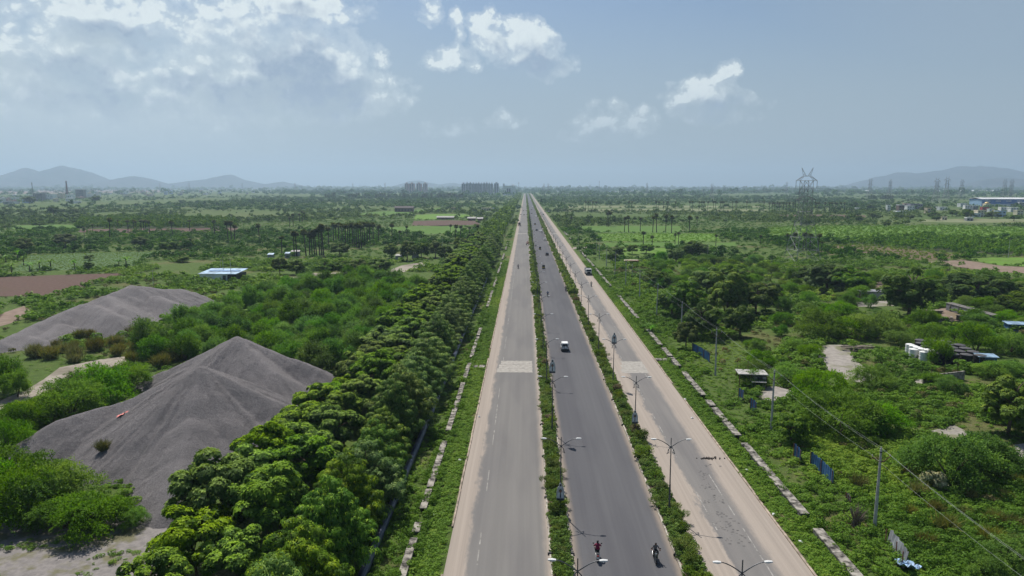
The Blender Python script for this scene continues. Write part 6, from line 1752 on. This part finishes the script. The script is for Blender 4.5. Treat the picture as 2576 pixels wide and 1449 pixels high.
put(copy_tree(carW), 1334, 503, 0, 'faintest white car just below the road end', 'car'); put(copy_tree(carB), 1322, 493, 0, 'dark speck of a car at the end of the left carriageway', 'car')
tr = make_tractor(); put(tr, 1327.5, 617, 180, 'red tractor on the left carriageway near the median', 'tractor')
put(tank, 1306.5, 568, 0, 'long brown tanker truck parked at the left kerb', 'tanker truck')
put(copy_tree(trk), 1380.5, 535.5, 180, 'pale truck standing at the far right kerb', 'truck')
x, y = G(1327.5, 617); person(bike_rider['white'], x, y + 2.0, rad(180), 'driver seated on the red tractor'); bpy.context.scene.collection.objects[-1].location.z = .5
# barricades at the far crossing
BAR = M('barricade_dark', (0.08, 0.045, 0.04), .7)
bp = MB().box((0, 0, .9), (2.2, .06, .5)).box((-.8, 0, .45), (.07, .5, .9)).box((.8, 0, .45), (.07, .5, .9)).mesh('barricade', BAR)
for u, v, nm in ((1317, 531.5, 'left'), (1324, 531, 'left'), (1310, 541.5, 'left'), (1318.5, 542, 'left'), (1325.5, 541, 'left'), (1337.5, 538.5, 'middle'), (1350, 530, 'middle'), (1337, 529, 'middle')):
    o = link_mesh('barricade', bp); o.location = (*G(u, v), .03); register(o, f'# dark barricade across the {nm} carriageway at the far crossing', 'barricade', 'barricades at the far crossing')

for o in list(COL.objects):
    if o.parent is None and (o.name.split('.')[0] in ('motorcycle', 'scooter') or (o.name.split('.')[0] == 'person')): o.scale = (1.1, 1.1, 1.1)
# ------------------------------------------------------------------ buildings
PAL = {k: M('wall_' + k, c, .85, scale=.25, amt=.12) for k, c in dict(white=(.82, .82, .80), cream=(.74, .66, .48), pink=(.62, .42, .38), grey=(.30, .30, .31), purple=(.30, .28, .36), beige=(.68, .55, .40), blue=(.48, .60, .76), brown=(.22, .15, .12), bare=(.27, .25, .25), red=(.42, .05, .06), yellow=(.52, .44, .20)).items()}
WIN = M('dark_window', (0.035, 0.04, 0.05), .25, scale=1)
def house(u, vb, wpx, hpx, col, label, floors=2, tank=True, name='house', cat='house', group=None, wins=True, rz=None, depth=.8):
    x, y = G(u, vb); p = ppm(x, y); w_ = wpx / p; h = max(3.0, z_at(u, vb - hpx, y)); d = w_ * depth
    o = empty(name, (x, y + d / 2, 0), random.uniform(-.25, .25) if rz is None else rz)
    MB().box((0, 0, h / 2 - .15), (w_, d, h - .3)).build('wall', [PAL[col]], o)
    r_ = MB(); r_.box((0, 0, h - .1), (w_ + .5, d + .5, .22))
    for s in (-1, 1): r_.box((s * (w_ / 2 + .1), 0, h + .36), (.16, d + .4, .7)); r_.box((0, s * (d / 2 + .1), h + .36), (w_ + .04, .16, .7))
    r_.build('roof', [PAL['white'] if col in ('grey', 'bare', 'brown') else PAL[col]], o)
    if wins:
        n = max(2, min(5, int(w_ / 3.2)))
        for f in range(floors):
            for i in range(n):
                wx = (-.5 + (i + .5) / n) * w_; wz = h * (f + .55) / floors
                if f == 0 and i == n // 2: continue
                q = MB().box((wx, -d / 2 - .02, wz), (w_ / n * .42, .08, h / floors * .42)).build('window', [WIN], o)
        MB().box(((-.5 + (n // 2 + .5) / n) * w_, -d / 2 - .02, 1.1), (1.2, .08, 2.2)).build('door', [M('door_brown', (.14, .08, .05), .7)], o)
        if floors > 1: MB().box((0, -d / 2 - .5, h / floors), (w_ * .8, 1.0, .15)).build('balcony', [PAL['white']], o)
    if tank: MB().lathe([(.6, 0), (.65, .1), (.65, .9), (.3, 1.15), (.1, 1.2)], (w_ * .25, d * .1, h + .02), 10).build('water_tank', [DARK], o)
    tag(o, label, cat, group)
    return o
HX = lambda x: x / 4 + 1932
HY = lambda y: y / 4 + 469.6
V_ = [(1215, 250, 36, 62, 'white', 'narrow white house at the left end of the right village', 3), (1340, 248, 58, 62, 'brown', 'brown-walled house in the right village, second from left', 2), (1388, 215, 40, 44, 'pink', 'pink house with a raised stair head in the village', 2), (1436, 240, 70, 44, 'white', 'white house below the purple-grey block', 2), (1500, 228, 112, 50, 'purple', 'wide purple-grey block of the right village', 2), (1362, 275, 110, 24, 'white', 'long low white house in front of the brown one', 1),
      (1632, 268, 66, 48, 'beige', 'beige house with ochre front between dark trees', 2), (1762, 238, 78, 30, 'white', 'flat white house behind the dark village trees', 1), (1778, 335, 48, 28, 'cream', 'small cream house with an orange front at the field edge', 1), (1968, 205, 66, 34, 'white', 'white house left of the blue factory front', 2), (2022, 240, 66, 50, 'white', 'tall white house in the middle of the factory village', 3), (2086, 235, 58, 40, 'grey', 'grey house left of the red one', 2), (2100, 305, 84, 36, 'white', 'wide white house in the lower village row', 1), (2152, 305, 86, 62, 'cream', 'cream-yellow tall house in front of the village', 3),
      (2190, 245, 60, 34, 'red', 'bright red house below the golden dome', 1), (2352, 305, 78, 56, 'blue', 'light blue house on the right of the village', 2), (2392, 248, 78, 36, 'white', 'white house right of the red one under the factory', 2), (2482, 255, 78, 40, 'white', 'white two-storey house near the right photo edge', 2), (2536, 285, 66, 44, 'cream', 'pale house lowest at the right photo edge', 2), (2556, 200, 44, 40, 'grey', 'grey house right under the factory end', 2), (2034, 345, 60, 24, 'grey', 'low grey house at the foot of the village', 1), (905, 235, 40, 18, 'white', 'lone tiny white house left of the village trees', 1), (2250, 262, 50, 34, 'white', 'white house right of the red one, partly behind trees', 2), (2300, 270, 46, 30, 'yellow', 'small yellow house left of the light blue one', 1)]
for x, y, w_, h, c, lb, fl in V_: house(HX(x), HY(y), w_ / 4, h / 4, c, lb, fl, group='houses of the right village')
# temple with golden dome
x, y = G(HX(2200), HY(200)); p = ppm(x, y); o = empty('temple', (x, y, 0)); top = z_at(HX(2200), HY(150), y)
MB().box((0, 0, top * .3), (9, 9, top * .6)).build('wall', [PAL['cream']], o)
MB().lathe([(4.0, 0), (4.3, top * .05), (3.6, top * .16), (2.2, top * .26), (.8, top * .33), (.25, top * .36), (.1, top * .42)], (0, 0, top * .6), 18).build('dome', [M('gold_dome', (.55, .40, .16), .4, .3)], o, smooth=True)
tag(o, 'cream temple with a golden dome in front of the blue factory', 'temple')
# blue factory hall
x0, y0 = G(2466, HY(197)); zt = z_at(2466, 500.5, y0); o = empty('factory_hall', (x0, y0, 0), rad(-3))
MB().box((88, 20, zt * .5 - .2), (170, 40, zt - .4)).build('wall', [M('factory_blue', (.05, .16, .48), .5, .1, scale=.08, amt=.15)], o)
r_ = MB(); r_.extrude_x([(-1.5, zt - .6), (20, zt + 1.6), (41.5, zt - .6), (41.5, zt), (20, zt + 2.3), (-1.5, zt)], 1, 175); r_.build('roof', [M('factory_roof', (.66, .66, .66), .5, .1, scale=.05, amt=.08)], o)
MB().box((2.7, 20, zt * .45), (.5, 38, zt * .85)).build('end_wall_panel', [M('factory_pale_blue', (.30, .46, .66), .5)], o)
for k in range(9): MB().box((12 + k * 18, -.15, zt * .72), (9, .2, 1.3)).build('window_strip', [PAL['white']], o)
MB().box((90, -.1, zt * .17), (166, .16, zt * .3)).build('base_wall', [PAL['white']], o)
tag(o, 'huge blue factory hall with a white roof at the right', 'factory')
# pale distant strip building
x0, y0 = G(2130, 483.5); x1, _ = G(2500, 483.5); o = empty('long_shed', ((x0 + x1) / 2, y0, 0))
MB().box((0, 0, 4), (x1 - x0, 60, 8)).build('wall', [PAL['white']], o); MB().extrude_x([(-32, 8), (0, 11), (32, 8)], -(x1 - x0) / 2 - 2, (x1 - x0) / 2 + 2).build('roof', [PAL['white']], o)
tag(o, 'very long pale shed on the horizon below the right hill', 'shed')
# left town
X4 = lambda x: x / 4
L_ = [(375, 142, 84, 76, 'bare', 'unfinished grey four-storey block in the left town', 4), (312, 135, 60, 46, 'grey', 'grey house beside the unfinished block in the left town', 2), (418, 140, 50, 60, 'purple', 'bluish tall house right of the unfinished block', 3), (492, 128, 84, 50, 'white', 'white three-storey house left of the radio mast', 3), (562, 118, 60, 40, 'pink', 'pinkish house just left of the radio mast', 2), (606, 118, 50, 42, 'beige', 'beige house just left of the reddish mast foot', 2), (798, 112, 72, 84, 'bare', 'dark grey high block, tallest in the left town', 5), (856, 90, 44, 58, 'white', 'white striped tower behind the dark grey block', 4), (890, 108, 130, 34, 'white', 'broad white hall right of the dark grey block', 2), (732, 168, 90, 20, 'white', 'white flat-roofed shed in front of the left town', 1), (102, 142, 90, 32, 'white', 'wide white house at the left edge of the town', 2), (62, 178, 60, 26, 'grey', 'grey low house nearest at the left edge', 1), (150, 172, 46, 20, 'white', 'small white house nearest at the left edge', 1), (1270, 108, 58, 30, 'cream', 'cream house in the centre of the left town', 2), (1930, 108, 36, 10, 'white', 'lone white roof right of the left town', 1), (960, 112, 60, 30, 'white', 'white house on the right of the broad white hall', 2)]
for x, y, w_, h, c, lb, fl in L_: house(X4(x), HY(y), w_ / 4, h / 4, c, lb, fl, group='houses of the left town', tank=False, wins=fl > 2)
rr = random.Random(2)
def small_house(u, vb, desc, grp):
    x, y = G(u, vb); s = rr.uniform(9, 18); h = rr.choice([5, 7, 7, 10, 13]); col = rr.choice(['white', 'white', 'white', 'cream', 'pink', 'grey', 'beige', 'blue'])
    m = MB(); m.box((0, 0, h / 2), (s, s * .8, h)); m.box((0, 0, h + .2), (s + .8, s * .8 + .8, .4)); m.box((s * .22, s * .1, h + 1.2), (s * .3, s * .3, 2.2))
    for i in range(3): m.box(((i - 1) * s * .3, -s * .4 - .03, h * .55), (s * .13, .1, h * .3))
    m.m = [0] * 18 + [1] * 18
    o = m.build('house', [PAL[col], WIN]); o.location = (x, y, 0); o.rotation_euler = (0, 0, rr.uniform(-.4, .4))
    register(o, desc, 'house', grp)
for i in range(70):
    x = rr.uniform(930, 2560); y = rr.triangular(28, 112, 62) - (x - 930) / 1630 * 24
    small_house(X4(x), HY(max(y, 20)), f"# tiny {'house in the left half' if x < 1750 else 'house in the right half'} of the far left town", 'small houses of the left town')
for i in range(26):
    small_house(rr.uniform(660, 1010), rr.uniform(476, 486), '# tiny pale house on the far plain left of the road', 'scattered far houses')
for i in range(60):
    small_house(rr.uniform(1395, 2000), rr.triangular(474, 489, 482), '# tiny pale house on the far plain right of the road', 'scattered far houses')
for i in range(14):
    small_house(rr.uniform(0, 230), rr.uniform(490, 512), '# tiny house at the left end of the left town', 'small houses of the left town')
# apartment towers near the end of the road
AP = M('tower_grey', (.34, .36, .40), .85, scale=.1, amt=.1); APP = M('tower_pink', (.44, .31, .29), .85, scale=.1, amt=.1)
def tower(u0, u1, vt, Y, mat, label, grp, base_vt=None):
    x0, x1 = x_at(u0, 470, Y), x_at(u1, 470, Y); h = z_at(u0, vt, Y); w_ = x1 - x0
    o = empty('apartment_tower', ((x0 + x1) / 2, Y, 0))
    b = MB(); b.box((0, 0, h / 2), (w_ * .92, 26, h)); b.build('wall', [mat], o)
    MB().box((0, 0, h + 2.5), (w_ * .4, 9, 5)).build('stair_head', [mat], o)
    nf = int(h / 6)
    for k in range(2):
        MB().box(((k - .5) * w_ * .46, -13.1, h * .5), (w_ * .14, .5, h * .94)).build('window_column', [WIN], o)
    tag(o, label, 'apartment tower', grp)
A2 = lambda x: x / 2.842 + 858.7
es = [860, 890, 912, 934, 956, 974, 992, 1012, 1032, 1050, 1068, 1086]
nth = ['first', 'second', 'third', 'fourth', 'fifth', 'sixth', 'seventh', 'eighth', 'ninth', 'tenth', 'eleventh']
for i in range(11): tower(A2(es[i]), A2(es[i + 1]) - .5, 461.5 + rr.uniform(-.6, .8), 2900 + rr.uniform(-60, 60), AP, f'{nth[i]} grey apartment tower from the left in the far row', 'grey apartment towers')
tower(A2(1091), A2(1127), 461.3, 2950, AP, 'wider grey apartment tower closing the far row on the right', 'grey apartment towers')
for i, (a, b_) in enumerate([(455, 482), (485, 525), (537, 575), (585, 615)]): tower(A2(a), A2(b_), 461.8, 3300, APP, f"{nth[i]} pinkish apartment tower from the left before the low hill", 'pinkish apartment towers')
x0, x1 = x_at(A2(1155), 470, 2700), x_at(A2(1245), 470, 2700); h = z_at(1280, 467, 2700); o = empty('office_block', ((x0 + x1) / 2, 2700, 0)); w_ = x1 - x0
MB().box((0, 0, h / 2), (w_, 40, h)).build('wall', [PAL['white']], o); MB().box((-w_ * .42, 0, h + 4), (w_ * .14, 30, 8)).build('stair_tower', [PAL['white']], o); MB().box((w_ * .3, 0, h + 2), (w_ * .2, 30, 4)).build('roof_house', [PAL['white']], o)
for k in (-.12, .05): MB().box((w_ * k, -20.3, h * .45), (w_ * .12, .8, h * .5)).build('window', [WIN], o)
tag(o, 'white office block beside the far end of the road', 'office block')

# ------------------------------------------------------------------ small buildings nearby
# blue-roofed shed left
x0, y0 = G(503, 707); x1, _ = G(566, 709); p = ppm(x0, y0); L = x1 - x0; W = 10.5; o = empty('field_shed', (x0, y0, 0))
MB().box((L / 2, W / 2, 1.35), (L, W, 2.7)).build('wall', [PAL['white']], o); MB().box((L + 1.7, W / 2, 1.2), (3.4, W * .9, 2.4)).build('bay_shade_block', [DARK], o)  # solid dark block; the bay's inner shade is put into its colour
MB().extrude_x([(-.6, 2.72), (W + .6, 3.5), (W + .6, 3.62), (-.6, 2.84)], -.5, L + 3.8).build('roof', [SKYBLUE], o)
MB().extrude_x([(W * .42, 3.30), (W * .58, 3.43), (W * .58, 3.47), (W * .42, 3.34)], 1.5, L + 3).build('roof_strip', [BLUE], o)
MB().box((L * .18, -.03, 1.4), (.9, .1, .9)).build('window', [WIN], o); MB().box((L * .9, -.03, 1.1), (1.2, .1, 2.1)).build('door', [WIN], o)
tag(o, 'white shed with a pale blue tin roof behind the far heap', 'shed')
# flat-roofed hut on the right by the poles
x0, y0 = G(1868, 975); o = empty('roadside_hut', (x0, y0, 0), rad(-6))
MB().box((3.0, 1.6, 1.0), (2.2, 2.6, 2.0)).build('wall', [DIRTYW], o); MB().box((1.75, 1.5, 2.5), (5.2, 3.4, .16)).build('roof', [DIRTYW], o); MB().box((2.6, -.6, 1.35), (2.6, .9, .1)).build('awning', [DIRTYW], o)
for X, Y in ((-.6, 0), (-.6, 3), (4.1, 0), (4.1, 3), (1.5, 0)): MB().tube([(X, Y, -.1), (X, Y, 2.45)], .07, 6).build('post', [RUST], o)
for X in (-.6, 1.2): MB().tube([(X, 2, 2.58), (X, 2, 4.8)], .03, 5).build('reinforcing_bar', [RUST], o)
MB().box((3.0, .27, 1.1), (.9, .06, 1.7)).build('door', [DARK], o)
tag(o, 'little hut with a dirty white flat roof beside the poles', 'hut')
# rusty pole stand with little red-edged sign roof
x0, y0 = G(1588, 668); o = empty('bus_shelter', (x0, y0, 0)); hh = z_at(1588, 655, y0)
MB().box((0, 0, hh), (6.5, 3.2, .25)).build('roof', [PAL['cream']], o); MB().box((0, -1.65, hh), (6.5, .1, .5)).build('red_edge', [PAL['red']], o)
for X in (-2.8, 2.8): MB().tube([(X, 0, -.1), (X, 0, hh)], .1, 6).build('post', [GALV], o)
tag(o, 'small cream canopy with a red edge among trees, right', 'canopy')
# water tanks
def tank_mesh(r, h, mats, ribs=4):
    pr = [(r * .96, 0)]
    for k in range(ribs): pr += [(r, h * (k + .2) / ribs), (r, h * (k + .75) / ribs), (r * .96, h * (k + .95) / ribs)]
    return pr
def water_tank(x, y, r, h, body, lid, label, grp):
    o = empty('water_tank', (x, y, 0))
    MB().lathe(tank_mesh(r, h, body), (0, 0, 0), 20).build('tank', [body], o); MB().lathe([(r * 1.01, 0), (r * 1.01, .08), (r * .5, .22), (r * .2, .24)], (0, 0, h), 20).build('lid', [lid], o)
    register(o, label, 'water tank', grp)
LID = M('dusty_lid', (0.085, 0.083, 0.088), .8, scale=2)
for u, v in [(2287, 892), (2296, 896), (2306, 900), (2318, 904), (2330, 906), (2340, 908), (2296, 905), (2322, 912)]:
    x, y = G(u, v); water_tank(x, y, .85, 2.2, WHITE, WHITE, '# white cylindrical water tank of the white row', 'white water tanks')
for i_ in range(19):
    c_, r__ = i_ % 4, i_ // 4
    tx, ty = G((2346, 2330, 2314, 2302, 2300)[r__], (914, 904.5, 895.5, 887, 879)[r__])
    x, y = tx + c_ * 2.42 + 1.2, ty - c_ * .5
    water_tank(x, y, 1.12, 2.1, BLACK, LID, '# black round water tank with a dusty grey lid', 'black water tanks')
def kiosk(u, v, w_, d, h, label, rz=0):
    x, y = G(u, v); o = empty('kiosk', (x, y, 0), rz)
    MB().box((0, 0, h / 2), (w_ * .85, d * .8, h)).build('wall', [BLUE], o); MB().extrude_x([(-d / 2, h), (d / 2, h + .25), (d / 2, h + .33), (-d / 2, h + .08)], -w_ / 2, w_ / 2).build('roof', [SKYBLUE], o); MB().box((0, -d * .4 - .03, h * .6), (w_ * .5, .06, h * .4)).build('window', [WIN], o)
    tag(o, label, 'kiosk')
kiosk(2478, 920, 3.8, 2.4, 2.0, 'blue kiosk with a pale roof right of the tanks', rad(-8)); kiosk(2554, 836, 5.0, 3.2, 2.2, 'blue-roofed kiosk at the right edge below the yard wall', rad(-10))
# low concrete wall with bars
x0, y0 = G(2322, 968); x1, y1 = G(2424, 955); o = empty('concrete_wall', (x0, y0, 0), math.atan2(y1 - y0, x1 - x0)); L = math.hypot(x1 - x0, y1 - y0)
MB().box((L / 2, 0, .85), (L, .35, 1.7)).build('wall', [SLAB], o)
for k in (.18, .5, .83): MB().tube([(L * k, 0, 1.7), (L * k, 0, 3.0)], .04, 5).build('bar', [RUST], o)
tag(o, 'low unfinished concrete wall with three rusty bars, right side', 'wall')
# long grey yard shed/wall
x0, y0 = G(2379, 780); x1, y1 = G(2493, 813); o = empty('yard_shed', (x0, y0, 0), math.atan2(y1 - y0, x1 - x0)); L = math.hypot(x1 - x0, y1 - y0)
MB().box((L / 2, .9, 1.05), (L, 1.8, 2.1)).build('wall', [M('grey_block_wall', (.21, .21, .22), .9, scale=.4, amt=.25)], o); MB().extrude_x([(-.15, 2.11), (1.95, 2.2), (1.95, 2.28), (-.15, 2.19)], -.3, L + .3).build('roof', [DARKC], o)
for k in range(5): MB().box((L * (k + .5) / 5, -.06, 1.05), (.3, .14, 2.08)).build('pier', [SLAB], o)
tag(o, 'long grey block-walled shed behind the junk yard', 'shed')
x, y = G(2400, 800); o = MB().box((0, 0, .6), (1.8, 1.6, 1.2)).box((0, 0, 1.26), (2.0, 1.8, .1)).build('crate', [DARK]); o.location = (*G(2418, 806), 0); tag(o, 'dark crate standing at the right of the junk yard', 'crate')
o = MB().box((0, 0, .5), (4.5, 2, .14)).box((0, .1, .8), (4.2, 1.8, .14)).box((-1.6, 0, .22), (.2, 1.8, .44)).box((1.6, 0, .22), (.2, 1.8, .44)).build('plank_stack', [WOOD]); o.location = (*G(2350, 788), 0); tag(o, 'stack of reddish planks in the junk yard', 'plank stack')
b = MB(); r = random.Random(8)
for i in range(26): b.box((r.gauss(0, 2.2), r.gauss(0, .9), .12 + r.random() * .3), (r.uniform(.3, 1.3), r.uniform(.2, .8), .12), r.uniform(0, 3))
o = b.build('rubbish_pile', [DIRTYW]); o.location = (*G(2355, 803), 0); tag(o, 'scattered pale rubbish pile in the junk yard', 'rubbish')
b = MB(); r = random.Random(6)
for i in range(12): b.box((r.uniform(-1.6, 1.6), r.uniform(-.9, .9), .3 + i * .05), (r.uniform(2.0, 4.2), .24, .08), r.uniform(-.35, .35))
for s in (-1, 1): b.box((s * 1.2, 0, .12), (.25, 2, .24))
o = b.build('timber_pile', [WOOD]); o.location = (*G(2165, 882), 0); o.scale = (1.4, 1.4, 1.2); tag(o, 'pile of weathered timber left of the water tanks', 'timber pile')
# grey cabin between dark trees, right
x, y = G(2190, 752); o = empty('cabin', (x, y, 0)); MB().box((0, 0, 1.3), (8, 4, 2.6)).build('wall', [GREYSHEET], o); MB().box((0, 0, 2.68), (8.6, 4.6, .14)).build('roof', [GREYSHEET], o); tag(o, 'grey cabin left of the huge round dark tree', 'cabin')
# ruined barn and small white buildings far left of the road
x0, y0 = G(993, 533); x1, _ = G(1039, 533); o = empty('barn', (x0, y0, 0)); L = x1 - x0
MB().box((L / 2, 5, 2.8), (L, 10, 5.6)).build('wall', [PAL['brown']], o); MB().extrude_x([(-.6, 5.5), (5, 8.0), (10.6, 5.5)], -.8, L + .8).build('roof', [M('old_roof', (.13, .105, .10), .9)], o)
for k in range(6): MB().box((L * (k + .5) / 6, -.06, 2.6), (1.6, .14, 1.6)).build('window', [WIN], o)
tag(o, 'long dark brick barn in a green field left of the road', 'barn')
for u, v, w_, h, c, lb in ((1141, 529, 10, 6, 'beige', 'small beige house left of the roadside trees, right of barn'), (1214, 527, 7, 4, 'white', 'small white hut touching the roadside trees'), (1224, 530, 24, 6, 'cream', 'long cream house beside the far roadside trees'), (1242, 530, 5, 6, 'white', 'tiny white tower at the end of the long cream house')): house(u, v, w_, h, c, lb, 1, False, group='far houses beside the tree belt')
for u, v, w_, lb in ((1120, 552.5, 42, 'long white poultry shed roof beyond the brown field, left'), (1186, 555, 19, 'shorter white shed roof near the tree belt'), (1207, 556, 14, 'shortest grey shed roof at the tree belt')):
    x, y = G(u, v); p = ppm(x, y); o = empty('poultry_shed', (x, y, 0)); W = w_ / p
    MB().box((0, 3.5, 1.2), (W, 7, 2.4)).build('wall', [PAL['brown']], o); MB().extrude_x([(-.8, 2.4), (3.5, 3.8), (7.8, 2.4)], -W / 2 - .5, W / 2 + .5).build('roof', [DIRTYW], o); tag(o, lb, 'shed')
for u, v, w_, lb in ((682, 652, 14, 'pale tin hut roof left of the palm grove'), (744, 644, 20, 'white tin roof at the feet of the palm grove'), (724, 649, 12, 'small low tin hut by the palm grove'), (1005, 655, 18, 'dark hut with pale roof under the grove trees'), (1045, 650, 16, 'low white-roofed hut under trees near the belt')):
    x, y = G(u, v); p = ppm(x, y); W = w_ / p; o = empty('tin_hut', (x, y, 0), rr.uniform(-.3, .3))
    MB().box((0, 0, 1.2), (W, W * .6, 2.4)).build('wall', [GREYSHEET], o); MB().extrude_x([(-W * .36, 2.3), (W * .36, 2.9), (W * .36, 3.0), (-W * .36, 2.4)], -W * .55, W * .55).build('roof', [SKYBLUE if w_ < 16 else DIRTYW], o); tag(o, lb, 'hut')
label_all()
